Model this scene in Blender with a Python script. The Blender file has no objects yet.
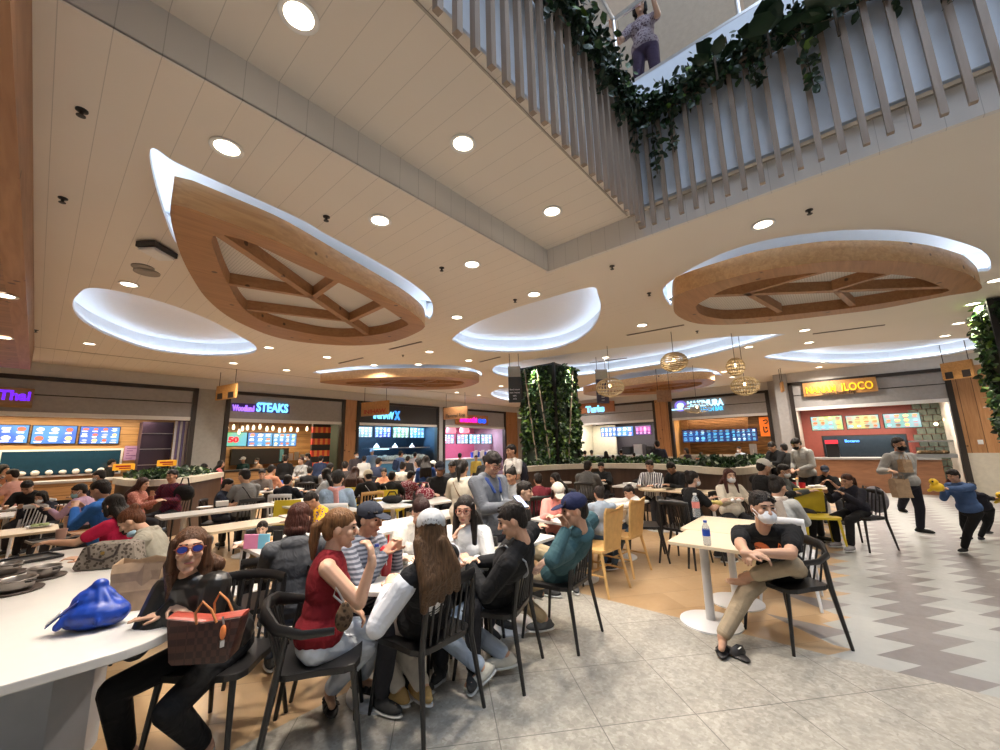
import bpy, bmesh, math, random
from mathutils import Vector, Matrix, Quaternion
from mathutils.bvhtree import BVHTree
random.seed(7)
S = bpy.context.scene
COL = bpy.data.collections.new('place'); S.collection.children.link(COL)
BUILD = S.collection; LCOL = bpy.context.view_layer.layer_collection.children[COL.name]; LCOL.exclude = True   # keeps the dependency graph small while building
# ------------------------------------------------------------------ camera
FPX = 395.0; PIT = math.atan(71/395.0); ROL = math.radians(1.3); AZ = math.radians(40.7); CH = 1.62
F0 = Vector((math.cos(AZ), math.sin(AZ), 0)); R0 = Vector((math.sin(AZ), -math.cos(AZ), 0))
FW = Vector((F0.x*math.cos(PIT), F0.y*math.cos(PIT), math.sin(PIT)))
UP = Vector((-F0.x*math.sin(PIT), -F0.y*math.sin(PIT), math.cos(PIT)))
RR = R0*math.cos(ROL)-UP*math.sin(ROL); UU = UP*math.cos(ROL)+R0*math.sin(ROL)
cam = bpy.data.cameras.new('camera'); co = bpy.data.objects.new('camera', cam); COL.objects.link(co)
m = Matrix(((RR.x,UU.x,-FW.x,0),(RR.y,UU.y,-FW.y,0),(RR.z,UU.z,-FW.z,CH),(0,0,0,1)))
co.matrix_world = m; cam.sensor_width = 36; cam.lens = FPX/1000*36; cam.clip_start = 0.05; cam.clip_end = 200
S.camera = co
def ray(x, y): return RR*((x-500)/FPX)+UU*((375-y)/FPX)+FW
def P(x, y, z):
    d = ray(x, y); t = (z-CH)/d.z; return Vector((d.x*t, d.y*t, z))
def PX(x, y, u):
    d = ray(x, y); t = u/d.x; return Vector((u, d.y*t, CH+d.z*t))
def PY(x, y, v):
    d = ray(x, y); t = v/d.y; return Vector((d.x*t, v, CH+d.z*t))
def PT(x, y, t):
    d = ray(x, y); return Vector((d.x*t, d.y*t, CH+d.z*t))
def proj(p):
    q = Vector(p)-Vector((0,0,CH)); c = q.dot(FW); return 500+FPX*q.dot(RR)/c, 375-FPX*q.dot(UU)/c, c
# ------------------------------------------------------------------ materials
MATS = {}
def _new(name):
    m = bpy.data.materials.new(name); m.use_nodes = True
    nt = m.node_tree; b = nt.nodes['Principled BSDF']; return m, nt, b
def N(nt, t, **kw):
    n = nt.nodes.new(t)
    for k, v in kw.items():
        if k in n.inputs: n.inputs[k].default_value = v
        else: setattr(n, k, v)
    return n
def L(nt, a, b): nt.links.new(a, b)
def ramp(nt, fac, stops, interp='LINEAR'):
    r = nt.nodes.new('ShaderNodeValToRGB'); r.color_ramp.interpolation = interp
    el = r.color_ramp.elements
    while len(el) < len(stops): el.new(0.5)
    for e, (p, c) in zip(el, stops): e.position = p; e.color = (*c, 1) if len(c) == 3 else c
    L(nt, fac, r.inputs['Fac']); return r.outputs['Color']
def coords(nt, scale=(1,1,1), rot=(0,0,0), src='Object'):
    tc = nt.nodes.new('ShaderNodeTexCoord'); mp = nt.nodes.new('ShaderNodeMapping')
    mp.inputs['Scale'].default_value = scale; mp.inputs['Rotation'].default_value = rot
    L(nt, tc.outputs[src], mp.inputs['Vector']); return mp.outputs['Vector']
def geo(nt, scale=(1,1,1), rot=(0,0,0)):
    g = nt.nodes.new('ShaderNodeNewGeometry'); mp = nt.nodes.new('ShaderNodeMapping')
    mp.inputs['Scale'].default_value = scale; mp.inputs['Rotation'].default_value = rot
    L(nt, g.outputs['Position'], mp.inputs['Vector']); return mp.outputs['Vector']
def bump(nt, b, h, strength=.3, dist=.01):
    bp = N(nt, 'ShaderNodeBump', Strength=strength, Distance=dist); L(nt, h, bp.inputs['Height']); L(nt, bp.outputs[0], b.inputs['Normal'])
def plain(name, col, rough=.5, metal=0, spec=.5, noise=.06, nscale=12):
    if name in MATS: return MATS[name]
    m, nt, b = _new(name)
    v = coords(nt); n = N(nt, 'ShaderNodeTexNoise', Scale=nscale, Detail=3.0); L(nt, v, n.inputs['Vector'])
    a = tuple(max(0, c*(1-noise)) for c in col); c2 = tuple(min(1, c*(1+noise)) for c in col)
    L(nt, ramp(nt, n.outputs['Fac'], [(.3, a), (.7, c2)]), b.inputs['Base Color'])
    b.inputs['Roughness'].default_value = rough; b.inputs['Metallic'].default_value = metal
    b.inputs['Specular IOR Level'].default_value = spec
    MATS[name] = m; return m
def cloth(col, col2=None, kind='plain', rough=.9):
    key = 'cloth_%s_%s_%s' % (kind, '_'.join('%02d' % int(c*99) for c in col), '' if not col2 else '_'.join('%02d' % int(c*99) for c in col2))
    if key in MATS: return MATS[key]
    m, nt, b = _new(key)
    v = coords(nt)
    n = N(nt, 'ShaderNodeTexNoise', Scale=6.0, Detail=4.0, Distortion=.6); L(nt, v, n.inputs['Vector'])
    base = ramp(nt, n.outputs['Fac'], [(.25, tuple(c*.86 for c in col)), (.75, tuple(min(1, c*1.1) for c in col))])
    if kind in ('vstripe', 'hstripe') and col2:
        w = N(nt, 'ShaderNodeTexWave', Scale=9.0 if kind == 'vstripe' else 11.0, Distortion=.5); w.bands_direction = 'X' if kind == 'vstripe' else 'Z'
        L(nt, v, w.inputs['Vector'])
        base = ramp(nt, w.outputs['Fac'], [(.45, col), (.55, col2)])
    if kind == 'check' and col2:
        w = N(nt, 'ShaderNodeTexChecker', Scale=38.0); w.inputs['Color1'].default_value = (*col, 1); w.inputs['Color2'].default_value = (*col2, 1)
        L(nt, v, w.inputs['Vector']); base = w.outputs['Color']
    if kind == 'print' and col2:
        w = N(nt, 'ShaderNodeTexVoronoi', Scale=38.0); L(nt, v, w.inputs['Vector'])
        base = ramp(nt, w.outputs['Distance'], [(.35, col2), (.45, col)])
    L(nt, base, b.inputs['Base Color']); b.inputs['Roughness'].default_value = rough
    b.inputs['Specular IOR Level'].default_value = .25
    n2 = N(nt, 'ShaderNodeTexNoise', Scale=9.0, Detail=2.0, Distortion=1.2); L(nt, v, n2.inputs['Vector'])
    bump(nt, b, n2.outputs['Fac'], .55, .03)
    MATS[key] = m; return m
def skin(col=(.50,.29,.19)):
    key = 'skin_%d_%d' % (col[0]*99, col[1]*99)
    if key in MATS: return MATS[key]
    m, nt, b = _new(key); v = coords(nt)
    n = N(nt, 'ShaderNodeTexNoise', Scale=14.0, Detail=3.0); L(nt, v, n.inputs['Vector'])
    L(nt, ramp(nt, n.outputs['Fac'], [(.3, tuple(c*.93 for c in col)), (.7, (col[0]*1.06, col[1]*1.02, col[2]))]), b.inputs['Base Color'])
    b.inputs['Roughness'].default_value = .5; b.inputs['Subsurface Weight'].default_value = .06; b.inputs['Subsurface Radius'].default_value = (.02,.006,.003)
    MATS[key] = m; return m
def hairm(col=(.016,.012,.010)):
    key = 'hair_%d_%d' % (col[0]*999, col[1]*999)
    if key in MATS: return MATS[key]
    m, nt, b = _new(key); v = coords(nt, (60, 60, 4))
    n = N(nt, 'ShaderNodeTexNoise', Scale=1.6, Detail=4.0, Distortion=.4); L(nt, v, n.inputs['Vector'])
    L(nt, ramp(nt, n.outputs['Fac'], [(.3, tuple(c*.55 for c in col)), (.72, tuple(min(1, c*1.35) for c in col))]), b.inputs['Base Color'])
    b.inputs['Roughness'].default_value = .5; b.inputs['Specular IOR Level'].default_value = .22; bump(nt, b, n.outputs['Fac'], .6, .02)
    MATS[key] = m; return m
def emis(name, col, s, tex=None):
    if name in MATS: return MATS[name]
    m, nt, b = _new(name)
    b.inputs['Base Color'].default_value = (*col, 1); b.inputs['Emission Color'].default_value = (*col, 1); b.inputs['Emission Strength'].default_value = s*.58
    MATS[name] = m; return m
def wood(name, c1, c2, rough=.45, axis=(1.2, 14, 14), knots=True, plank=None, rot=(0,0,0)):
    if name in MATS: return MATS[name]
    m, nt, b = _new(name); v = geo(nt, axis, rot)
    n = N(nt, 'ShaderNodeTexNoise', Scale=1.5, Detail=6.0, Distortion=1.0); L(nt, v, n.inputs['Vector'])
    c = ramp(nt, n.outputs['Fac'], [(.3, c1), (.7, c2)])
    if knots:
        v2 = geo(nt, (2.2, 2.2, 2.2)); vo = N(nt, 'ShaderNodeTexVoronoi', Scale=1.6, Randomness=1.0); L(nt, v2, vo.inputs['Vector'])
        k = ramp(nt, vo.outputs['Distance'], [(.085, (1,1,1)), (.12, (0,0,0))])
        mx = N(nt, 'ShaderNodeMix'); mx.data_type = 'RGBA'; L(nt, k, mx.inputs[0]); L(nt, c, mx.inputs[6]); mx.inputs[7].default_value = (*tuple(x*.28 for x in c1), 1); c = mx.outputs[2]
    if plank:                                       # (axis index, width)
        g = nt.nodes.new('ShaderNodeNewGeometry'); sp = nt.nodes.new('ShaderNodeSeparateXYZ'); L(nt, g.outputs['Position'], sp.inputs[0])
        d = N(nt, 'ShaderNodeMath', operation='DIVIDE'); L(nt, sp.outputs[plank[0]], d.inputs[0]); d.inputs[1].default_value = plank[1]
        fr = N(nt, 'ShaderNodeMath', operation='FRACT'); L(nt, d.outputs[0], fr.inputs[0])
        k = ramp(nt, fr.outputs[0], [(0, (1,1,1)), (.05, (0,0,0))], 'CONSTANT')
        fl = N(nt, 'ShaderNodeMath', operation='FLOOR'); L(nt, d.outputs[0], fl.inputs[0])
        wn = nt.nodes.new('ShaderNodeTexWhiteNoise'); wn.noise_dimensions = '1D'; L(nt, fl.outputs[0], wn.inputs['W'])
        hs = nt.nodes.new('ShaderNodeHueSaturation'); mr = N(nt, 'ShaderNodeMapRange'); L(nt, wn.outputs['Value'], mr.inputs[0]); mr.inputs[3].default_value = .78; mr.inputs[4].default_value = 1.15
        L(nt, mr.outputs[0], hs.inputs['Value']); L(nt, c, hs.inputs['Color'])
        mx = N(nt, 'ShaderNodeMix'); mx.data_type = 'RGBA'; L(nt, k, mx.inputs[0]); L(nt, hs.outputs[0], mx.inputs[6]); mx.inputs[7].default_value = (*tuple(x*.3 for x in c1), 1); c = mx.outputs[2]
    L(nt, c, b.inputs['Base Color']); b.inputs['Roughness'].default_value = rough
    MATS[name] = m; return m
# ------------------------------------------------------------------ mesh builder
class MB:
    def __init__(s): s.v = []; s.f = []
    def add(s, v, f):
        o = len(s.v); s.v += [Vector(p) for p in v]; s.f += [tuple(i+o for i in q) for q in f]; return s
    def boxp(s, a, b):
        x0,y0,z0 = min(a[0],b[0]),min(a[1],b[1]),min(a[2],b[2]); x1,y1,z1 = max(a[0],b[0]),max(a[1],b[1]),max(a[2],b[2])
        return s.add([(x0,y0,z0),(x1,y0,z0),(x1,y1,z0),(x0,y1,z0),(x0,y0,z1),(x1,y0,z1),(x1,y1,z1),(x0,y1,z1)],
              [(3,2,1,0),(4,5,6,7),(0,1,5,4),(1,2,6,5),(2,3,7,6),(3,0,4,7)])
    def box(s, c, d, rz=0, M=None):
        h = [x/2 for x in d]; q = Matrix.Rotation(rz, 3, 'Z') if M is None else M
        v = [Vector(c)+q@Vector((sx*h[0], sy*h[1], sz*h[2])) for sz in (-1,1) for sx, sy in ((-1,-1),(1,-1),(1,1),(-1,1))]
        return s.add(v, [(3,2,1,0),(4,5,6,7),(0,1,5,4),(1,2,6,5),(2,3,7,6),(3,0,4,7)])
    def bar(s, a, b, w, h, up=(0,0,1)):
        a = Vector(a); b = Vector(b); d = (b-a).normalized(); u = Vector(up); x = d.cross(u)
        if x.length < 1e-4: x = d.cross(Vector((1,0,0)))
        x.normalize(); y = x.cross(d)
        M = Matrix((x, d, y)).transposed(); return s.box((a+b)/2, (w, (b-a).length, h), M=M)
    def tube(s, pts, r, n=8, cap=True, up=None, flat=None):
        pts = [Vector(p) for p in pts]; rs = r if isinstance(r, (list, tuple)) else [r]*len(pts)
        o = len(s.v); prev = None
        for i, p in enumerate(pts):
            d = (pts[min(i+1, len(pts)-1)]-pts[max(i-1, 0)]).normalized()
            if prev is None:
                a = Vector(up) if up else (Vector((0,0,1)) if abs(d.z) < .9 else Vector((1,0,0)))
            else: a = prev
            x = d.cross(a)
            if x.length < 1e-5: x = d.cross(Vector((.3,.7,.2)))
            x.normalize(); y = x.cross(d).normalized(); prev = y
            fx, fy = flat if flat else (1, 1)
            for k in range(n):
                t = 2*math.pi*k/n; s.v.append(p+x*(math.cos(t)*rs[i]*fx)+y*(math.sin(t)*rs[i]*fy))
        for i in range(len(pts)-1):
            for k in range(n):
                a = o+i*n+k; b = o+i*n+(k+1) % n; s.f.append((a, b, b+n, a+n))
        if cap:
            s.f.append(tuple(o+k for k in reversed(range(n)))); s.f.append(tuple(o+(len(pts)-1)*n+k for k in range(n)))
        return s
    def cyl(s, a, b, r0, r1=None, n=16): return s.tube([a, b], [r0, r0 if r1 is None else r1], n)
    def ell(s, c, r, M=None, nu=12, nv=8):
        c = Vector(c); r = (r,)*3 if not isinstance(r, (tuple, list, Vector)) else r
        o = len(s.v); M = M or Matrix.Identity(3)
        s.v.append(c+M@Vector((0,0,-r[2])))
        for i in range(1, nv):
            a = -math.pi/2+math.pi*i/nv
            for k in range(nu):
                t = 2*math.pi*k/nu; s.v.append(c+M@Vector((math.cos(a)*math.cos(t)*r[0], math.cos(a)*math.sin(t)*r[1], math.sin(a)*r[2])))
        s.v.append(c+M@Vector((0,0,r[2]))); top = len(s.v)-1
        for k in range(nu):
            s.f.append((o, o+1+(k+1) % nu, o+1+k)); s.f.append((top, top-nu+k, top-nu+(k+1) % nu))
        for i in range(nv-2):
            for k in range(nu):
                a = o+1+i*nu+k; b = o+1+i*nu+(k+1) % nu; s.f.append((a, b, b+nu, a+nu))
        return s
    def cap(s, a, b, r0, r1, n=10):
        a = Vector(a); b = Vector(b); d = b-a; l = d.length
        if l < 1e-5: return s.ell(a, r0)
        d /= l; ps = []; rs = []
        for k in (.995, .8, .42): ps.append(a-d*(r0*k)); rs.append(r0*math.sqrt(1-k*k))
        ps.append(a); rs.append(r0); ps.append((a+b)/2); rs.append((r0+r1)/2); ps.append(b); rs.append(r1)
        for k in (.42, .8, .995): ps.append(b+d*(r1*k)); rs.append(r1*math.sqrt(1-k*k))
        return s.tube(ps, rs, n)
    def lathe(s, prof, c=(0,0,0), n=24, closed=False):
        o = len(s.v); c = Vector(c); k0 = len(prof)
        for r, z in prof:
            for k in range(n):
                t = 2*math.pi*k/n; s.v.append(c+Vector((r*math.cos(t), r*math.sin(t), z)))
        for i in range(k0-1):
            for k in range(n):
                a = o+i*n+k; b = o+i*n+(k+1) % n; s.f.append((a, b, b+n, a+n))
        if not closed:
            if prof[0][0] > 1e-4: s.f.append(tuple(o+k for k in reversed(range(n))))
            if prof[-1][0] > 1e-4: s.f.append(tuple(o+(k0-1)*n+k for k in range(n)))
        return s
    def prism(s, pts, z0, z1):
        n = len(pts); v = [(p[0], p[1], z0) for p in pts]+[(p[0], p[1], z1) for p in pts]
        return s.add(v, [tuple(reversed(range(n))), tuple(range(n, 2*n))]+[(i, (i+1) % n, n+(i+1) % n, n+i) for i in range(n)])
    def band(s, A, B, close=True):
        n = len(A); m = n if close else n-1
        return s.add(list(A)+list(B), [(i, (i+1) % n, n+(i+1) % n, n+i) for i in range(m)])
    def mesh(s, name, mt):
        me = bpy.data.meshes.new(name); me.from_pydata([tuple(v) for v in s.v], [], s.f); me.update()
        if mt: me.materials.append(mt)
        return me
    def build(s, name, mt, parent=None, smooth=False, bevel=0, local=False, ang=40, **tags):
        if parent is not None and not local:
            im = parent.matrix_basis.inverted() if parent.parent is None else (parent.parent.matrix_basis@parent.matrix_basis).inverted()
            s.v = [im@Vector(p) for p in s.v]
        off = Vector((0,0,0))
        if parent is None and not local:
            xs = [p[0] for p in s.v]; ys = [p[1] for p in s.v]; zs = [p[2] for p in s.v]
            off = Vector(((min(xs)+max(xs))/2, (min(ys)+max(ys))/2, min(zs))); s.v = [Vector(p)-off for p in s.v]
        me = s.mesh(name, mt)
        bm = bmesh.new(); bm.from_mesh(me); bmesh.ops.recalc_face_normals(bm, faces=bm.faces)
        if bevel:
            bmesh.ops.bevel(bm, geom=[e for e in bm.edges if len(e.link_faces) == 2 and e.calc_face_angle(0) > .6], offset=bevel, segments=2, affect='EDGES', profile=.6, clamp_overlap=True)
        if smooth:
            for f in bm.faces: f.smooth = True
            for e in bm.edges:
                if len(e.link_faces) == 2 and e.calc_face_angle(0) > math.radians(ang): e.smooth = False
        bm.to_mesh(me); bm.free()
        o = bpy.data.objects.new(name, me); COL.objects.link(o); o.location = off
        if parent is not None: o.parent = parent
        for k, v in tags.items(): o[k] = v
        return o
def tag(o, label, cat, group=None, kind=None):
    if label: o['label'] = label
    if cat: o['category'] = cat
    if group: o['group'] = group
    if kind: o['kind'] = kind
    return o
def thing(name, label, cat, loc=(0,0,0), rz=0, group=None):
    o = bpy.data.objects.new(name, None); COL.objects.link(o); o.location = loc; o.rotation_euler = (0,0,rz); o.empty_display_size = .1
    o.matrix_basis = Matrix.Translation(Vector(loc))@Matrix.Rotation(rz, 4, 'Z')
    return tag(o, label, cat, group)
def struct(name, mb, mt, **kw):
    o = mb.build(name, mt, **kw); o['kind'] = 'structure'; return o
def copy_tree(o, parent=None):
    c = o.copy(); COL.objects.link(c); c.parent = parent
    for ch in [x for x in bpy.data.objects if x.parent == o]: copy_tree(ch, c)
    return c
KIDS = {}
def dup(root, loc, rz, label=None, group=None, mats=None):
    if root not in KIDS:
        KIDS[root] = [(ch, [g for g in bpy.data.objects if g.parent == ch]) for ch in bpy.data.objects if ch.parent == root]
    r = root.copy(); COL.objects.link(r); r.matrix_basis = Matrix.Translation(Vector(loc))@Matrix.Rotation(rz, 4, 'Z')
    if label: r['label'] = label
    if group: r['group'] = group
    for ch, gs in KIDS[root]:
        c = ch.copy(); COL.objects.link(c); c.parent = r
        for g in gs:
            d = g.copy(); COL.objects.link(d); d.parent = c
    return r
def spline(pts, n=6, close=True):
    out = []; k = len(pts); pts = [Vector(p) for p in pts]
    rng = range(k) if close else range(k-1)
    for i in rng:
        p0, p1, p2, p3 = (pts[(i-1) % k], pts[i], pts[(i+1) % k], pts[(i+2) % k]) if close else (pts[max(i-1,0)], pts[i], pts[i+1], pts[min(i+2,k-1)])
        for j in range(n):
            t = j/n; out.append(.5*((2*p1)+(p2-p0)*t+(2*p0-5*p1+4*p2-p3)*t*t+(3*p1-p0-3*p2+p3)*t**3))
    if not close: out.append(pts[-1])
    return out
def offset2(pts, d):
    n = len(pts); ar = sum(pts[i].x*pts[(i+1) % n].y-pts[(i+1) % n].x*pts[i].y for i in range(n)); sg = 1 if ar > 0 else -1; out = []
    for i in range(n):
        a = pts[i-1]; c = pts[(i+1) % n]; t = Vector((c.x-a.x, c.y-a.y, 0)).normalized(); out.append(Vector((pts[i].x+t.y*d*sg, pts[i].y-t.x*d*sg, pts[i].z)))
    return out
def textobj(name, s, size, M, mt, parent, depth=.01, bold=0, space=1.0, align='CENTER', width=None):
    cu = bpy.data.curves.new(name, 'FONT'); cu.body = s; cu.size = size; cu.extrude = depth; cu.align_x = align; cu.align_y = 'CENTER'; cu.offset = bold; cu.space_character = space; cu.resolution_u = 3
    t = bpy.data.objects.new(name, cu); BUILD.objects.link(t)
    dg = bpy.context.evaluated_depsgraph_get(); me = bpy.data.meshes.new_from_object(t.evaluated_get(dg)); bpy.data.objects.remove(t)
    if width:
        xs = [v.co.x for v in me.vertices]; w = max(xs)-min(xs)
        for v in me.vertices: v.co.x *= width/w
    im = parent.matrix_basis.inverted() if parent.parent is None else (parent.parent.matrix_basis@parent.matrix_basis).inverted()
    me.transform(im@M); me.materials.clear(); me.materials.append(mt)
    o = bpy.data.objects.new(name, me); COL.objects.link(o); o.parent = parent; return o
def frameM(o, x, z):
    """matrix whose local x runs along x and local y along z (text plane)"""
    x = Vector(x).normalized(); y = Vector(z).normalized(); n = x.cross(y)
    M = Matrix((x, y, n)).transposed().to_4x4(); M.translation = Vector(o); return M
# ------------------------------------------------------------------ shared looks
CEIL = 3.85; RAIS = 4.15
def seamed(name, col, seams=None, rough=.75, width=.2, line=.022, dark=.70):
    """painted panel; fine grooves at a constant pitch along world x (0) or y (1)"""
    m, nt, b = _new(name)
    v = geo(nt); n = N(nt, 'ShaderNodeTexNoise', Scale=.8, Detail=3.0); L(nt, v, n.inputs['Vector'])
    c = ramp(nt, n.outputs['Fac'], [(.3, tuple(x*.97 for x in col)), (.7, col)])
    for ax in (seams or ()):
        g = nt.nodes.new('ShaderNodeNewGeometry'); sp = nt.nodes.new('ShaderNodeSeparateXYZ'); L(nt, g.outputs['Position'], sp.inputs[0])
        ad = N(nt, 'ShaderNodeMath', operation='ADD'); L(nt, sp.outputs[ax], ad.inputs[0]); ad.inputs[1].default_value = 50.0
        d = N(nt, 'ShaderNodeMath', operation='DIVIDE'); L(nt, ad.outputs[0], d.inputs[0]); d.inputs[1].default_value = width
        fr = N(nt, 'ShaderNodeMath', operation='FRACT'); L(nt, d.outputs[0], fr.inputs[0])
        lt = N(nt, 'ShaderNodeMath', operation='LESS_THAN'); L(nt, fr.outputs[0], lt.inputs[0]); lt.inputs[1].default_value = line
        mx = N(nt, 'ShaderNodeMix'); mx.data_type = 'RGBA'; L(nt, lt.outputs[0], mx.inputs[0]); L(nt, c, mx.inputs[6]); mx.inputs[7].default_value = (*tuple(x*dark for x in col), 1); c = mx.outputs[2]
    L(nt, c, b.inputs['Base Color']); b.inputs['Roughness'].default_value = rough; b.inputs['Specular IOR Level'].default_value = .3
    return m
CREAM = (.80,.745,.67)
m_ceil = seamed('ceiling_boards', CREAM, (0,), width=.2)
m_ceil_plain = seamed('ceiling_paint', CREAM)
m_fascia = seamed('fascia_boards', (.74,.72,.70), (0,), width=.2)
m_fasciaB = seamed('fascia_boards_side', (.74,.72,.70), (1,), width=.18)
m_white = plain('white_paint', (.78,.78,.77), .6, noise=.02)
m_cove = plain('cove_white', (.80,.83,.88), .8, noise=.01)
m_pine = wood('pine_boards', (.50,.275,.115), (.66,.40,.19))
m_pined = wood('pine_shaded_underside', (.29,.138,.058), (.40,.205,.09))  # darker copy of the pine, shade of the underside put into its colour
m_pinewall = wood('pine_wall', (.42,.20,.08), (.58,.30,.13), axis=(12,12,1.0), plank=(1,.28))
m_soff = wood('pine_soffit', (.22,.10,.052), (.30,.155,.085), axis=(2,12,12), plank=(1,.17))
m_soffs = wood('pine_soffit_side', (.25,.115,.055), (.36,.19,.10), axis=(12,1,6))
m_dark = plain('dark_bronze_metal', (.035,.028,.024), .45, .3)
m_black = plain('black_lacquer', (.012,.011,.011), .35)
m_steel = plain('brushed_steel', (.55,.55,.56), .28, .9)
m_grey = plain('warm_grey_panel', (.32,.31,.305), .5)
m_greyw = plain('grey_stone_wall', (.35,.34,.34), .6)
m_led = emis('cool_led', (.76,.88,1.0), 8.0)
m_lens = emis('warm_lens', (1.0,.86,.66), 9.0)
m_lensw = emis('white_lens', (1.0,.95,.9), 12.0)
m_tablew = plain('white_laminate', (.60,.58,.55), .3, noise=.02)
m_tablel = plain('light_maple_laminate', (.66,.54,.38), .3, noise=.05)
m_white_metal = plain('white_powder_coat', (.70,.70,.71), .35, noise=.02)
# ------------------------------------------------------------------ floor
def floor_material():
    m, nt, b = _new('food_court_floor')
    g = nt.nodes.new('ShaderNodeNewGeometry'); sp = nt.nodes.new('ShaderNodeSeparateXYZ'); L(nt, g.outputs['Position'], sp.inputs[0])
    X, Y = sp.outputs[0], sp.outputs[1]
    def M_(op, a, bb=None, c=None):
        n = N(nt, 'ShaderNodeMath', operation=op)
        for i, q in enumerate((a, bb, c)):
            if q is None: continue
            if isinstance(q, (int, float)): n.inputs[i].default_value = q
            else: L(nt, q, n.inputs[i])
        return n.outputs[0]
    def MX(f, a, c):
        n = N(nt, 'ShaderNodeMix'); n.data_type = 'RGBA'; L(nt, f, n.inputs[0])
        for i, q in ((6, a), (7, c)):
            if isinstance(q, tuple): n.inputs[i].default_value = (*q, 1)
            else: L(nt, q, n.inputs[i])
        return n.outputs[2]
    v = geo(nt)
    # terrazzo-like stone
    vo = N(nt, 'ShaderNodeTexVoronoi', Scale=46.0); L(nt, v, vo.inputs['Vector'])
    nz = N(nt, 'ShaderNodeTexNoise', Scale=13.0, Detail=8.0, Roughness=.7); L(nt, v, nz.inputs['Vector'])
    bw = nt.nodes.new('ShaderNodeRGBToBW'); L(nt, vo.outputs['Color'], bw.inputs[0])
    mixv = M_('ADD', M_('MULTIPLY', nz.outputs['Fac'], .75), M_('MULTIPLY', bw.outputs[0], .25))
    stone = ramp(nt, mixv, [(.30, (.25,.232,.195)), (.5, (.335,.313,.268)), (.68, (.44,.415,.36))])
    # 1 m joints of the stone, turned with respect to the building
    a = math.radians(41+8)
    for ca, sa, w, off in ((math.cos(a), math.sin(a), .62, .1), (-math.sin(a), math.cos(a), .60, .32)):
        q = M_('ADD', M_('MULTIPLY', X, ca), M_('MULTIPLY', Y, sa))
        fr = M_('FRACT', M_('DIVIDE', M_('ADD', q, 60.0+off), w)); stone = MX(M_('LESS_THAN', fr, .010), stone, (.16,.15,.13))
    # tan plank tiles
    q = M_('ADD', M_('MULTIPLY', X, .62), M_('MULTIPLY', Y, .78)); q2 = M_('ADD', M_('MULTIPLY', X, -.78), M_('MULTIPLY', Y, .62))
    row = M_('FLOOR', M_('DIVIDE', M_('ADD', q, 60), .42))
    wn = nt.nodes.new('ShaderNodeTexWhiteNoise'); wn.noise_dimensions = '2D'
    cb = nt.nodes.new('ShaderNodeCombineXYZ'); L(nt, row, cb.inputs[0]); L(nt, M_('FLOOR', M_('DIVIDE', M_('ADD', q2, M_('MULTIPLY', row, .33)), .85)), cb.inputs[1]); L(nt, cb.outputs[0], wn.inputs['Vector'])
    nz2 = N(nt, 'ShaderNodeTexNoise', Scale=2.2, Detail=5.0); L(nt, v, nz2.inputs['Vector'])
    tan = ramp(nt, M_('ADD', M_('MULTIPLY', wn.outputs['Value'], .5), M_('MULTIPLY', nz2.outputs['Fac'], .5)), [(.2, (.38,.245,.125)), (.55, (.44,.295,.16)), (.85, (.50,.345,.20))])
    fr = M_('FRACT', M_('DIVIDE', M_('ADD', q, 60), .42)); tan = MX(M_('LESS_THAN', fr, .012), tan, (.27,.18,.10))
    # saw-tooth bands of the aisle
    saw = M_('FRACT', M_('DIVIDE', M_('ADD', X, 60.03), .37)); tri = M_('MULTIPLY', M_('SUBTRACT', saw, .5), -.24)
    yy = M_('SUBTRACT', .30, M_('SUBTRACT', Y, tri))              # grows towards the aisle
    k = M_('FLOOR', M_('DIVIDE', yy, .37))
    par = M_('FRACT', M_('MULTIPLY', k, .5))                      # 0 light, .5 dark
    wn3 = nt.nodes.new('ShaderNodeTexWhiteNoise'); wn3.noise_dimensions = '2D'
    cb3 = nt.nodes.new('ShaderNodeCombineXYZ'); L(nt, M_('FLOOR', M_('DIVIDE', X, .37)), cb3.inputs[0]); L(nt, k, cb3.inputs[1]); L(nt, cb3.outputs[0], wn3.inputs['Vector'])
    lightc = ramp(nt, wn3.outputs['Value'], [(0, (.30,.31,.295)), (1, (.36,.365,.345))]); darkc = ramp(nt, wn3.outputs['Value'], [(0, (.17,.155,.15)), (1, (.205,.19,.185))])
    aisle = MX(M_('GREATER_THAN', par, .25), lightc, darkc)
    inner = M_('LESS_THAN', yy, 0.0)                              # between the tan field and the light band
    teeth = MX(M_('GREATER_THAN', M_('FRACT', M_('DIVIDE', M_('ADD', X, 60.03), .74)), .5), (.20,.18,.175), tan)
    right = MX(inner, aisle, teeth)
    yl = M_('SUBTRACT', Y, M_('MULTIPLY', saw, -.0)); 
    isr = M_('LESS_THAN', M_('ADD', Y, M_('MULTIPLY', M_('SUBTRACT', .5, saw), .5)), .55)
    beyond = MX(isr, tan, right)
    near = M_('MULTIPLY', M_('LESS_THAN', X, 4.13), M_('LESS_THAN', Y, 2.79))
    c = MX(near, beyond, stone)
    L(nt, c, b.inputs['Base Color'])
    rr = ramp(nt, nz.outputs['Fac'], [(.3, (.30,)*3), (.7, (.42,)*3)]); 
    L(nt, rr, b.inputs['Roughness']); b.inputs['Specular IOR Level'].default_value = .45
    return m
struct('floor', MB().boxp((-9,-10,-.1), (22,19,0)), floor_material())
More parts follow.
